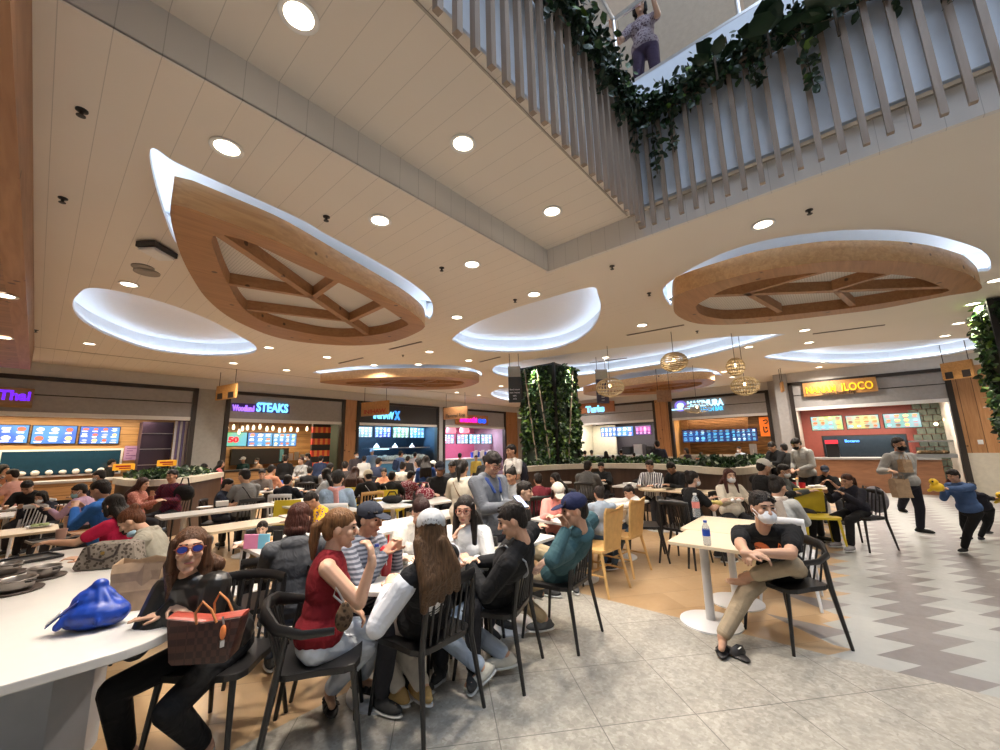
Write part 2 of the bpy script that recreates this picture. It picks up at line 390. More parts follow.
# ------------------------------------------------------------------ coves and leaves
def outl(px, z):
    out = []
    for q in px:
        if len(q) == 3: p = P(q[0], q[1], 3.58); out.append(Vector((p.x, p.y, z)))
        else: out.append(P(q[0], q[1], z))
    return out
COVES = dict(
 leaf1=[(150.3,149.6),(175,162),(209,177.6),(250,196),(305,221.6),(325,233.6),(365,255),(405,278.4),(429,297.6),(433,310),(430,319),(420,332,1),(390,343.5,1),(345,346.5,1),(285,340.5,1),(240,324,1),(210,303,1),(188,272.5,1),(175,241.5),(157.8,194.4)],
 leaf2=[(663,292.8),(669.4,282.4),(703,262.4),(735,248.8),(775,238.4),(815,233),(845,230.2),(891.5,230),(931.8,234.7),(966,244),(984.5,252.6),(990.7,262.6),(989,270.4),(980,290.5,1),(946,296.6,1),(884,309,1),(845,314,1),(775,322,1),(727,325.3,1),(695,323.6,1),(676,315,1),(671,306)],
 leaf3=[(315,371.8),(350,367),(388,364.5),(420,364.5),(458,366),(480,371.5),(481,377),(478,383.3,1),(458,389,1),(416,390,1),(360,387,1),(320,382.8,1)],
 leaf4=[(576,390.5),(614,376),(658,369),(693,367.5),(715,371),(722,376),(716,382.5,1),(702,388,1),(669,393.4,1),(623,396,1),(594,396.5,1)],
 a=[(72.5,307),(78.6,294),(96,288),(152,299),(203,317),(238,335),(256,347),(248.5,354),(203,356),(152,350),(111.6,337),(83.7,322)],
 b=[(453,338),(474,324),(508,310.6),(542,300),(589.6,287.5),(598,295),(600.5,310.6),(593,327.6),(576,341),(549,350),(508,352.4),(474,350),(457,343)],
 c=[(493,368.4),(508,363),(576,353),(644,344.6),(712,338),(780,334.4),(775,337),(729,350),(678,361.6),(627,370),(576,376),(525,378.6),(498,375)],
 d=[(764,357),(800,350),(860,344),(920,340),(985,338),(1030,340),(1035,344),(984,348),(940,356),(880,362.5),(830,363.5),(790,361)],
 e=[(491,393),(505,388),(535,386),(563,387),(566,394),(545,399),(515,401),(497,398)])
COUT = {k: spline(outl(v, CEIL), 5) for k, v in COVES.items()}
def ccw(p):
    return p if sum(p[i].x*p[(i+1) % len(p)].y-p[(i+1) % len(p)].x*p[i].y for i in range(len(p))) > 0 else list(reversed(p))
def sheet(name, outer, holes, z, mt):
    bm = bmesh.new(); E = []
    for loop in [outer]+holes:
        vs = [bm.verts.new((p[0], p[1], z)) for p in loop]; E += [bm.edges.new((vs[i], vs[(i+1) % len(vs)])) for i in range(len(vs))]
    bmesh.ops.triangle_fill(bm, edges=E, use_beauty=True, use_dissolve=False)
    me = bpy.data.meshes.new(name); bmesh.ops.recalc_face_normals(bm, faces=bm.faces); bm.to_mesh(me); bm.free(); me.materials.append(mt)
    o = bpy.data.objects.new(name, me); COL.objects.link(o); o['kind'] = 'structure'; return o
lower = [(-9,2.66),(4.1,2.66),(4.1,-10),(19.6,-10),(19.6,17.4),(-9,17.4)]
holes = [[(p.x, p.y) for p in v] for v in COUT.values()]
c_ = sheet('ceiling', lower, holes, CEIL, None); c_.data.materials.clear()
# boards west of the step, plain paint beyond it
c_.data.materials.append(m_ceil); c_.data.materials.append(m_ceil_plain)
for f in c_.data.polygons: f.material_index = 1 if (f.center.x > 6.5 or f.center.y < 2.4) else 0
struct('ceiling', MB().add([(-9,1.54,RAIS),(4.1,1.54,RAIS),(4.1,2.66,RAIS),(-9,2.66,RAIS)], [(0,1,2,3)]).add([(4.03,-10,RAIS),(4.1,-10,RAIS),(4.1,1.54,RAIS),(4.03,1.54,RAIS)], [(0,1,2,3)]).add([(-9,1.46,RAIS),(4.03,1.46,RAIS),(4.03,1.54,RAIS),(-9,1.54,RAIS)], [(0,1,2,3)]), m_ceil)
struct('trim_1', MB().boxp((-9,1.53,RAIS-.010), (4.05,1.545,RAIS+.02)).boxp((4.085,-10,RAIS-.010), (4.1,1.55,RAIS+.02)), plain('trim_paint', (.40,.36,.31), .6))
struct('trim_2', MB().boxp((-9,2.655,CEIL+.002), (4.1,2.70,RAIS+.02)).boxp((-9,2.655,CEIL-.003), (4.105,2.668,CEIL+.01)), m_fascia)
struct('trim_3', MB().boxp((4.095,-10,CEIL-.003), (4.14,2.70,RAIS+.02)), m_fasciaB)
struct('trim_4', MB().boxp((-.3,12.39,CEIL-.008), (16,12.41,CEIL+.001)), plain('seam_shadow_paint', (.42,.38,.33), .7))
for i, (k, o) in enumerate(COUT.items()):
    o = ccw(o); w = .14 if k != 'e' else .1
    n = len(o); oo = offset2(o, w); z1 = CEIL+.05; z2 = CEIL+.34
    lv = lambda q, z: [Vector((p.x, p.y, z)) for p in q]
    cv = MB().band(lv(o, CEIL), lv(o, z1)).band(lv(o, z1), lv(oo, z1)).band(lv(oo, z1), lv(oo, z2))
    cv.add(lv(oo, z2), [tuple(range(n))])
    rt = thing('ceiling_cove', 'x', 'ceiling cove', (sum(p.x for p in o)/n, sum(p.y for p in o)/n, CEIL))
    rt['label'] = {'leaf1':'large leaf-shaped ceiling cove around the nearest wooden leaf panel, upper left','leaf2':'oval lit ceiling cove around the wooden leaf panel at upper right','leaf3':'thin lit cove behind the far wooden leaf above the steak stall','leaf4':'lit cove behind the far wooden leaf over the noodle stall','a':'empty glowing leaf-shaped ceiling recess at far left','b':'empty glowing half-leaf ceiling recess in the middle of the ceiling','c':'long pointed glowing ceiling recess above the hanging lanterns','d':'long narrow glowing ceiling recess above the Iloco food stall','e':'small glowing round ceiling recess behind the green plant pillar'}[k]
    cv.build('cove_panel', m_cove, rt)
    a = offset2(o, w-.055); bq = offset2(o, w-.02)
    MB().band(lv(a, z1+.02), lv(bq, z1+.02)).band(lv(a, z1+.004), lv(a, z1+.02)).build('led_strip', m_led, rt)
LEAF = dict(
 leaf1=(3.58, [(170.6,204),(193,209.6),(234.6,224.8),(273,239.5),(305,255),(360,284),(405,308),(423.6,323),(420,331),(390,342.5),(345,345.5),(285,339.5),(240,323),(210,302),(189,272),(175.5,239)],
   [(213,236),(249,242),(300,266),(360,293),(403,320),(406,326),(375,335),(330,336.5),(276,326),(246,311),(228,284),(217.5,260)],
   [((215,232),(372,338)),((229,284),(314,297.5)),((247,309.5),(350,321.5)),((314,297),(345,275)),((350,321.5),(392,302))]),
 leaf2=(3.58, [(674,302),(677.4,295),(693.4,288.8),(727,279.2),(759,271.2),(815,263),(845,261),(891.5,261),(925.6,264),(953.5,269.6),(972,276.6),(981,289.8),(945.8,296),(883.8,308.4),(845,313.5),(775,321.6),(727,324.8),(695,323.2),(675.8,314.4)],
   [(696,306.4),(708,298.4),(727,288.8),(767,279),(815,272.8),(845,272),(899,275),(922.5,279.7),(941,286.7),(947,292),(899,300.6),(845,308.7),(815,312),(767,316.8),(727,319.2),(703,315.2)],
   [((706,296),(950,287)),((746,293),(780,312)),((836,291),(854,307)),((744,294),(830,270)),((834,290),(895,272))]),
 leaf3=(3.58, [(320,382.5),(346,379.4),(375,377.6),(402,377),(444,377),(474,380),(477.7,383),(458,388.6),(416,389.7),(360,386.5)],
   [(345,383),(375,380.5),(402,379.8),(440,379.8),(464,382),(452,386.3),(416,387.2),(372,385.5)],
   [((345,383),(462,383.5)),((380,384),(400,380)),((420,384),(436,380)),((372,383),(392,387)),((408,383.5),(430,387))]),
 leaf4=(3.58, [(584,393),(623,386.5),(669,381),(706,379),(715,382),(702,387.5),(669,393),(623,395.5),(595,396)],
   [(606,392.5),(632,388.3),(669,383.8),(698,382),(702,384),(692,387),(664,390.8),(625,393.3)],
   [((606,392.5),(702,383.5)),((640,390),(660,385)),((640,390),(655,392)),((668,387),(690,383))]))
m_mesh = None
def perf():
    m, nt, b = _new('perforated_white_panel'); v = geo(nt, (34,34,34)); vo = N(nt, 'ShaderNodeTexVoronoi', Scale=1.0, Randomness=0.0); L(nt, v, vo.inputs['Vector'])
    L(nt, ramp(nt, vo.outputs['Distance'], [(.22, (.35,.33,.30)), (.3, (.70,.67,.62))]), b.inputs['Base Color']); b.inputs['Roughness'].default_value = .8; return m
m_mesh = perf()
LL = {'leaf1':'large carved pine leaf panel hanging at upper left of the ceiling','leaf2':'oval pine leaf panel hanging at upper right, beyond the vine balcony','leaf3':'far pine leaf panel hanging above the steak stall front','leaf4':'far pine leaf panel hanging behind the woven lanterns'}
def resamp(p, n):
    d = [0]
    for i in range(len(p)): d.append(d[-1]+(p[(i+1) % len(p)]-p[i]).length)
    out = []
    for k in range(n):
        t = d[-1]*k/n; i = max(j for j in range(len(p)) if d[j] <= t); s_ = (t-d[i])/max(1e-6, d[i+1]-d[i]); out.append(p[i].lerp(p[(i+1) % len(p)], s_))
    return out
for k, (zb, po, pi, ribs) in LEAF.items():
    O = resamp(spline(outl(po, zb), 5), 72); I = resamp(spline(outl(pi, zb), 5), 72)
    # match starts
    j = min(range(72), key=lambda q: sum((O[i]-I[(i+q) % 72]).length for i in range(0, 72, 6))); I = I[j:]+I[:j]
    c = sum(O, Vector())/72
    rt = thing('wooden_leaf', LL[k], 'ceiling panel', (c.x, c.y, zb), group=None)
    zt = zb+.25; lv = lambda q, z: [Vector((p.x, p.y, z)) for p in q]
    MB().band(lv(O, zb), lv(O, zt)).build('side_band', m_pine, rt, smooth=True)
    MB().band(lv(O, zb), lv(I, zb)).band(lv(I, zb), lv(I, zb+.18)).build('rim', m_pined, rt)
    MB().band(lv(offset2(ccw(O), -.10), zt+.012), lv(offset2(ccw(O), -.07), zt+.012)).build('led_strip', m_led, rt); MB().band(lv(O, zt), lv(offset2(ccw(O), -.16) if ccw(O)[1] == O[1] else list(reversed(offset2(ccw(O), -.16))), zt)).build('top_board', m_pine, rt)
    zi = zb+.16; MB().add(lv(I, zi), [tuple(range(72))]).build('perforated_panel', m_mesh, rt)
    for n_, (a, b_) in enumerate(ribs):
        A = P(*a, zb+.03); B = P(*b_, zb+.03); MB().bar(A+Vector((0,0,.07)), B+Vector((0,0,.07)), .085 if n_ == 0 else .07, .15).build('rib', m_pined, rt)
# ------------------------------------------------------------------ downlights, sprinklers, slots
lens0 = None
dl = thing('downlight', 'round recessed ceiling downlight glowing warm white', 'downlight', (0,0,0), group='recessed ceiling downlights')
MB().lathe([(.082,0),(.108,-.004),(.112,-.012),(.104,-.016),(.082,-.010)], n=28, closed=True).build('trim_ring', m_white, dl, local=True, smooth=True)
MB().lathe([(.001,-.006),(.05,-.007),(.084,-.006)], n=28).build('lens', m_lens, dl, local=True)
DLR = [(299,15),(463,143),(552,211)]
DLL = [(227,147),(380,220),(763,224),(472,264),(534,294),(129,284),(642,325),(457,317),(89.5,343.5),(75,371.5),(146,378),(205,383.5),(269,347.4),(327,357),(374,365),(233.4,363),(286.6,370),(429.5,351.6),(468.7,360.3),(255,388),(298,392),(334,395.6),(367,398.7),(395.6,401),(420.5,403.4),(456.7,392.2),(479,395),(443,406),(463.5,408),(482,409.5),(498.5,411.2),(501,386),(724,371.5),(732,377),(809,342.4),(804.5,330),(819,367),(820.5,373.6),(921,363),(973,303.5),(958.6,323),(945,335.6),(996,280),(574,398),(640,399),(700,396)]
for i, (x, y) in enumerate(DLR+DLL):
    z = RAIS if i < len(DLR) else CEIL
    p = P(x, y, z); o = dl if i == 0 else dup(dl, p, 0)
    if i == 0: o.matrix_basis = Matrix.Translation(p)
    ld = bpy.data.lights.new('downlight_lamp', 'AREA'); ld.shape = 'DISK'; ld.size = .15; ld.spread = math.radians(118 if p.x+p.y < 12 else 150); ld.energy = 20 if p.x+p.y < 12 else 36; ld.color = (1,.89,.77)
    lo = bpy.data.objects.new('downlight_lamp', ld); COL.objects.link(lo); lo.location = (p.x, p.y, p.z-.02)
# downlights added in and out of view to keep the hall evenly lit
for (x, y) in [(-4,4),(-4,8),(-4,11),(6,-4),(6,-8),(9,-6),(12,-5),(12,-8),(7.5,.5),(11,1.5),(9.5,4.5),(6.5,8.5),(13.5,6),(5.2,-1.6),(14.8,.2),(14.8,-3)]:
    dup(dl, (x, y, CEIL), 0)
    ld = bpy.data.lights.new('downlight_lamp', 'AREA'); ld.shape = 'DISK'; ld.size = .15; ld.spread = math.radians(118); ld.energy = 24; ld.color = (1,.89,.77)
    lo = bpy.data.objects.new('downlight_lamp', ld); COL.objects.link(lo); lo.location = (x, y, CEIL-.02)
sp0 = MB().lathe([(.032,0),(.032,-.008),(.012,-.014),(.010,-.038),(.024,-.042),(.024,-.046),(.001,-.048)], n=14).build('sprinkler_head', m_black, None, local=True)
tag(sp0, 'small black sprinkler head in the cream ceiling', 'sprinkler', 'ceiling sprinkler heads')
for i, (x, y, z) in enumerate([(82,110,CEIL),(63,198,CEIL),(36,330,CEIL),(28,367,CEIL),(326.5,216.6,CEIL),(441.7,267.6,CEIL),(515,299.6,CEIL),(809,210,CEIL),(612,266,CEIL),(697,331,CEIL),(649,293,CEIL),(403,355,CEIL)]):
    o = sp0 if i == 0 else sp0.copy()
    if i: COL.objects.link(o)
    o.location = P(x, y, z)
for i, (a, b_) in enumerate([((389.5,349.4),(421.6,341.8)),((339,363.4),(363,357.8)),((627,335.4),(684,325)),((589.7,363),(627,358)),((812.8,334),(884.8,325)),((169,383),(181,378)),((268,391),(283,388)),((345,397),(358,394)),((480,362),(500,357))]):
    A = P(*a, CEIL-.008); B = P(*b_, CEIL-.008)
    o = MB().bar(A, B, .05, .012).build('air_slot', plain('slot_grey', (.16,.14,.12), .6)); tag(o, 'thin dark linear air slot in the cream ceiling', 'air vent', 'linear ceiling air slots')
# projector-like speaker box and round grille at upper left
pb = P(158,246,CEIL); t = thing('ceiling_camera_box', 'black and white box fixed under the ceiling beside the nearest wooden leaf', 'ceiling device', (pb.x, pb.y, CEIL-.12))
MB().box((pb.x, pb.y, CEIL-.05), (.30,.20,.06), AZ).build('housing', m_black, t); MB().box((pb.x, pb.y, CEIL-.095), (.26,.17,.03), AZ).build('faceplate', m_white, t, bevel=.005)
for x, y, r in ((143,267,.11),(147,272,.13)):
    q = P(x, y, CEIL); o = MB().lathe([(.001,-.004),(r*.8,-.004),(r,-.012),(r,0)], q, 24).build('ceiling_speaker', plain('speaker_grille', (.28,.25,.22), .6), smooth=True); tag(o, 'round grey speaker grille in the ceiling left of the nearest wooden leaf', 'ceiling speaker', 'round ceiling speaker grilles')
# ------------------------------------------------------------------ wooden soffit at left
struct('ceiling_soffit', MB().boxp((-2.6,-2.0,3.40), (-.42,12.6,CEIL-.002)), m_soff)
struct('trim_5', MB().boxp((-.42,-2.0,3.395), (-.28,12.6,CEIL-.002)), m_soffs)
for x, y in ((4,295),(3,337)):
    q = P(x, y, 3.395); dup(dl, q, 0)
# ------------------------------------------------------------------ atrium edge, slats, upper floor
m_bwall = plain('pale_blue_grey_wall', (.72,.79,.89), .6, noise=.02)
struct('wall_balcony_front', MB().boxp((4.03,-10,RAIS+.03), (4.13,1.48,5.74)), m_bwall)
struct('wall_balcony_side', MB().boxp((-9,1.46,RAIS+.03), (4.13,1.58,5.74)), m_bwall)
struct('floor_upper', MB().boxp((4.13,-10,5.55), (10,12,5.74)).boxp((-9,1.58,5.55), (4.13,12,5.74)), m_white)
struct('wall_upper_back', MB().boxp((9.6,-10,5.74), (9.8,12,9)).boxp((-9,9.6,5.74), (9.8,9.8,9)), plain('upper_beige_wall', (.60,.50,.40), .7))
struct('ceiling_upper', MB().boxp((4.0,-10,9), (10,12,9.1)).boxp((-9,1.5,9), (4.0,12,9.1)), plain('upper_ceiling', (.68,.62,.56), .7))
struct('wall_back', MB().boxp((-9.2,-10.2,0), (22,-10,9.1)), plain('hall_wall', (.52,.47,.40), .7)); struct('wall_far_left', MB().boxp((-9.2,-10,0), (-9,17,9.1)), plain('hall_wall', (.52,.47,.40), .7))
m_slat = wood('slat_wood', (.25,.19,.145), (.34,.27,.215), axis=(12,12,1.2), knots=False)
def screen_(label, pts, cap_a, cap_b):
    t = thing('slat_screen', label, 'slat screen', (pts[0][0], pts[0][1], 3.86))
    for i, (x, y) in enumerate(pts):
        jt = random.uniform(-.012, .012); MB().box((x, y, 4.52+jt), (.042,.042,1.30)).build('slat', m_slat, t)
    MB().bar(cap_a, cap_b, .12, .05).build('top_ledge', m_slat, t); return t
screen_('screen of vertical wooden slats on the left face of the balcony edge', [(3.93-.141*i, 1.33) for i in range(36)], (-1.3,1.38,5.16), (3.98,1.38,5.16))
screen_('screen of vertical wooden slats on the right face of the balcony edge', [(3.95, 1.36-.137*i) for i in range(36)], (3.955,1.36,5.16), (3.955,-3.9,5.16))
# glass balustrade
gm, gnt, gb = _new('balustrade_glass'); gb.inputs['Base Color'].default_value = (.82,.88,.92,1); gb.inputs['Roughness'].default_value = .02; gb.inputs['Transmission Weight'].default_value = 1; gb.inputs['IOR'].default_value = 1.1
t = thing('glass_balustrade', 'glass balustrade with steel handrail on the upper floor above the vines', 'balustrade', (4.06,1.53,5.74))
for i in range(6): MB().boxp((4.05,1.45-1.25*i,5.78), (4.065,1.45-1.25*i-1.2,6.74)).build('glass_pane', gm, t)
for i in range(6): MB().boxp((3.9-1.25*i,1.50,5.78), (3.9-1.25*i-1.2,1.515,6.74)).build('glass_pane', gm, t)
MB().tube([(4.06,-9,6.80),(4.06,1.5,6.80),(-7,1.5,6.80)], .03, 10).build('handrail', m_steel, t)
for p in [(4.06,1.5)]+[(4.06,1.5-1.25*i) for i in range(1, 5)]+[(4.0-1.25*i,1.5) for i in range(1, 5)]: MB().cyl((p[0],p[1],5.74), (p[0],p[1],6.80), .022, n=10).build('post', m_steel, t)
MB().boxp((4.03,-9,5.735), (4.10,1.53,5.775)).boxp((-7,1.47,5.735), (4.1,1.53,5.775)).build('base_channel', m_steel, t)
# ------------------------------------------------------------------ leaves
GR = [plain('leaf_dark', (.012,.035,.014), .45, noise=.2), plain('leaf_mid', (.03,.085,.022), .45, noise=.2), plain('leaf_light', (.12,.22,.03), .5, noise=.2), plain('leaf_pale', (.30,.36,.25), .5, noise=.2)]
def foliage(name, pts, size, parent=None, w=(.5,.35,.12,.03), seed=1, kind=None, droop=.3):
    rnd = random.Random(seed); me = MB(); mi = []
    for p in pts:
        p = Vector(p); s = size*rnd.uniform(.6, 1.35); d = Vector((rnd.uniform(-1,1), rnd.uniform(-1,1), rnd.uniform(-1,.7)-droop)).normalized()
        u = d.cross(Vector((rnd.uniform(-1,1), rnd.uniform(-1,1), rnd.uniform(-1,1)))).normalized(); nn = d.cross(u)
        me.add([p, p+d*s*.35+u*s*.34, p+d*s*.75+u*s*.24, p+d*s, p+d*s*.75-u*s*.24, p+d*s*.35-u*s*.34, p+d*s*.5-nn*s*.10], [(0,1,6),(1,2,6),(2,3,6),(3,4,6),(4,5,6),(5,0,6)])
        mi += [rnd.choices(range(4), w)[0]]*6
    o = me.build(name, None, parent) if False else None
    inv = None
    if parent is not None: inv = parent.matrix_basis.inverted()
    vs = [inv@v for v in me.v] if inv else me.v
    m_ = bpy.data.meshes.new(name); m_.from_pydata([tuple(v) for v in vs], [], me.f)
    for g in GR: m_.materials.append(g)
    m_.polygons.foreach_set('material_index', mi); m_.update()
    o = bpy.data.objects.new(name, m_); COL.objects.link(o)
    if parent: o.parent = parent
    if kind: o['kind'] = kind
    return o
rv = random.Random(3)
def vine_pts(A, B, n, lo=.085, hang=()):
    out = []; A = Vector(A); B = Vector(B)
    for i in range(n):
        q = A.lerp(B, rv.random()); out.append(q+Vector((rv.gauss(0,.06), rv.gauss(0,.06), rv.gauss(0,lo))))
    for (f, ln) in hang:
        q = A.lerp(B, f)
        for j in range(int(ln*70)): out.append(q+Vector((rv.gauss(0,.035), rv.gauss(0,.035), -rv.random()*ln)))
    return out
def vine(label, A, B, n, hang, seed):
    t = thing('hanging_vine', label, 'vine', A); t['kind'] = 'thing'
    pts = vine_pts(A, B, n, hang=hang); foliage('leaves', pts, .078, t, seed=seed, w=(.86,.12,.015,.005), kind='stuff')
    st = MB().tube([Vector(A).lerp(Vector(B), k/12)+Vector((rv.gauss(0,.02), rv.gauss(0,.02), rv.gauss(0,.02)-.02)) for k in range(13)], .012, 6)
    for (f, ln) in hang:
        q = Vector(A).lerp(Vector(B), f); st.tube([q, q+Vector((.01,.01,-ln*.5)), q+Vector((0,0,-ln))], .005, 5)
    st.build('stem', plain('vine_stem', (.05,.035,.02), .8), t); return t
vine('dense leafy vine trailing along the left slat screen of the balcony', (-1.3,1.27,5.22), (3.9,1.27,5.22), 2900, [(.55,.3),(.66,.42),(.75,.35),(.83,.45),(.9,.5),(.97,.6)], 5)
vine('leafy vine with hanging strands along the right slat screen of the balcony', (3.86,1.3,5.20), (3.86,-2.4,5.20), 2000, [(.05,.85),(.10,.7),(.16,.3),(.30,.45),(.40,.75),(.55,.35),(.62,.5),(.72,.3)], 6)
def bigleaf(px, py, label):
    c = PX(px, py, 3.74); t = thing('broad_leaf_plant', label, 'plant', c); mb = MB()
    for k in range(9):
        a = rv.uniform(0, 6.28); e = rv.uniform(-.2, 1.0); d = Vector((math.cos(a)*math.cos(e), math.sin(a)*math.cos(e), math.sin(e))); u = d.cross(Vector((0,0,1))).normalized(); s = rv.uniform(.16, .26)
        b0 = c+d*.05; mb.add([b0, b0+d*s*.3+u*s*.38, b0+d*s*.75+u*s*.3, b0+d*s*1.15-Vector((0,0,s*.2)), b0+d*s*.75-u*s*.3, b0+d*s*.3-u*s*.38, b0+d*s*.55+Vector((0,0,.03))], [(0,1,6),(1,2,6),(2,3,6),(3,4,6),(4,5,6),(5,0,6)])
    mb.build('leaves', GR[0], t, smooth=True, ang=60); MB().tube([c-Vector((0,0,.2)), c+Vector((0,0,.05))], .01, 6).build('stem', plain('vine_stem', (.05,.035,.02), .8), t)
bigleaf(715,62,'broad-leaved plant rising from the vine, left of the pair'); bigleaf(768,38,'broad-leaved plant rising from the vine beside the middle of the right slats'); bigleaf(835,15,'broad-leaved plant rising from the vine nearest the top edge')
# ------------------------------------------------------------------ wall frames
class WF:
    """side 'L': plane y=V seen looking +y, s runs along +x.  side 'R': plane x=V seen looking +x, s runs along -y"""
    def __init__(s, side, V): s.side = side; s.V = V
    def pt(s, a, z, d=0): return Vector((a, s.V+d, z)) if s.side == 'L' else Vector((s.V+d, -a, z))
    def px(s, x, y, d=0):
        q = PY(x, y, s.V+d) if s.side == 'L' else PX(x, y, s.V+d); return (q.x if s.side == 'L' else -q.y), q.z
    def sx(s): return Vector((1,0,0)) if s.side == 'L' else Vector((0,-1,0))
    def box(s, mb, a0, a1, z0, z1, d0, d1): return mb.boxp(s.pt(a0, z0, d0), s.pt(a1, z1, d1))
    def M(s, a, z, d=0): return frameM(s.pt(a, z, d), s.sx(), (0,0,1))
def menu_mat(name, bg, c2, dishes, strength=1.6, scale=(6,6,6), rows=True, txt=(.9,.95,1)):
    if name in MATS: return MATS[name]
    m, nt, b = _new(name); nz = N(nt, 'ShaderNodeTexNoise', Scale=1.6); L(nt, geo(nt), nz.inputs['Vector']); L(nt, ramp(nt, nz.outputs['Fac'], [(.4, bg), (.6, c2)]), b.inputs['Emission Color']); b.inputs['Emission Strength'].default_value = strength*.5; b.inputs['Base Color'].default_value = (.02,.02,.02,1); MATS[name] = m; return m
    m, nt, b = _new(name); g = geo(nt)
    vo = N(nt, 'ShaderNodeTexVoronoi', Scale=scale[0]*.75, Randomness=.55); L(nt, g, vo.inputs['Vector'])
    rn = ramp(nt, vo.outputs['Distance'], [(.28, (1,1,1)), (.34, (0,0,0))])
    bw = nt.nodes.new('ShaderNodeSeparateColor'); L(nt, vo.outputs['Color'], bw.inputs[0])
    dish = ramp(nt, bw.outputs[0], [(i/len(dishes), d) for i, d in enumerate(dishes)], 'CONSTANT')
    nz = N(nt, 'ShaderNodeTexNoise', Scale=2.0); L(nt, g, nz.inputs['Vector'])
    base = ramp(nt, nz.outputs['Fac'], [(.35, bg), (.65, c2)])
    if rows:
        n2 = N(nt, 'ShaderNodeTexNoise', Scale=30.0, Detail=0.0); L(nt, geo(nt, (1,1,1.6)), n2.inputs['Vector'])
        w = N(nt, 'ShaderNodeTexWave', Scale=5.0); w.bands_direction = 'Z'; L(nt, g, w.inputs['Vector'])
        mu = N(nt, 'ShaderNodeMath', operation='MULTIPLY'); L(nt, ramp(nt, n2.outputs['Fac'], [(.48,(0,0,0)),(.52,(1,1,1))]), mu.inputs[0]); L(nt, ramp(nt, w.outputs['Fac'], [(.6,(0,0,0)),(.7,(1,1,1))]), mu.inputs[1])
        mx = N(nt, 'ShaderNodeMix'); mx.data_type = 'RGBA'; L(nt, mu.outputs[0], mx.inputs[0]); L(nt, base, mx.inputs[6]); mx.inputs[7].default_value = (*txt, 1); base = mx.outputs[2]
    mx = N(nt, 'ShaderNodeMix'); mx.data_type = 'RGBA'; L(nt, rn, mx.inputs[0]); L(nt, base, mx.inputs[6]); L(nt, dish, mx.inputs[7])
    L(nt, mx.outputs[2], b.inputs['Emission Color']); b.inputs['Emission Strength'].default_value = strength*.56; b.inputs['Base Color'].default_value = (.02,.02,.02,1)
    MATS[name] = m; return m
def screen(w, x0, y0, x1, y1, d, mt, label, group=None, name='menu_screen', cat='menu screen', pics=None):
    a0, z0 = w.px(x0, y1, d); a1, z1 = w.px(x1, y0, d); a0b, z1b = w.px(x0, y0, d); a1b, z0b = w.px(x1, y1, d)
    a0 = (a0+a0b)/2; a1 = (a1+a1b)/2; z0 = (z0+z0b)/2; z1 = (z1+z1b)/2
    t = thing(name, label, cat, w.pt((a0+a1)/2, z0, d), group=group)
    w.box(MB(), a0-.02, a1+.02, z0-.02, z1+.02, d, d+.06).build('casing', m_black, t)
    w.box(MB(), a0, a1, z0, z1, d-.012, d).build('display', mt, t)
    if pics:
        nx, ny, cols, tx = pics; rr_ = random.Random(int(abs(a0)*100)+ny); W_ = (a1-a0)/nx; H_ = (z1-z0)/ny; sets = [MB() for _ in cols]; tm = MB()
        for i in range(nx):
            for j in range(ny):
                ca = a0+W_*(i+.5); cz = z0+H_*(j+.5); k = rr_.randrange(len(cols)+1)
                if k < len(cols):
                    r1 = W_*rr_.uniform(.24,.34); r2 = H_*rr_.uniform(.2,.3); n_ = 10
                    vs = [w.pt(ca, cz+H_*.08, d-.016)]+[w.pt(ca+r1*math.cos(6.283*q/n_), cz+H_*.08+r2*math.sin(6.283*q/n_), d-.016) for q in range(n_)]; sets[k].add(vs, [(0, q+1, (q+1) % n_+1) for q in range(n_)])
                for q in range(2 if k < len(cols) else 4):
                    l_ = W_*rr_.uniform(.25,.42); zz = cz-H_*.30-(-H_*.17*q if k == len(cols) else H_*.09*q); w.box(tm, ca-l_, ca+l_*.6, zz, zz+H_*.05, d-.018, d-.013)
        for q, (sm_, cc_) in enumerate(zip(sets, cols)):
            if sm_.v: sm_.build('dish_pictures', emis('menu_dish_%d_%d_%d' % tuple(int(x*99) for x in cc_), cc_, 1.2), t)
        tm.build('menu_text', emis('menu_text_%d_%d' % (int(tx[0]*99), int(tx[1]*99)), tx, 1.5), t)
    return t
def letters(w, par, s, x0, x1, y, h, d, mt, ry=None, depth=.02, bold=.01, name='lettering'):
    """text between two pixel columns on the sign face"""
    a0, z0 = w.px(x0, y, d); a1, z1 = w.px(x1, y if ry is None else ry, d); z = (z0+z1)/2
    return textobj(name, s, h, w.M((a0+a1)/2, z, d), mt, par, depth, bold, width=abs(a1-a0))
def signboard(w, x0, y0, x1, y1, d, mt, label, name='stall_sign', thick=.08):
    a0, z1 = w.px(x0, y0, d); a0b, z0 = w.px(x0, y1, d); a1, z1b = w.px(x1, y0 if True else y0, d)
    t = thing(name, label, 'sign', w.pt((a0+a1)/2, z0, d)); w.box(MB(), a0, a1, z0, z1, d, d+thick).build('sign_board', mt, t, bevel=.006); return t
HT, HB, DEP = 3.42, 2.66, 2.4
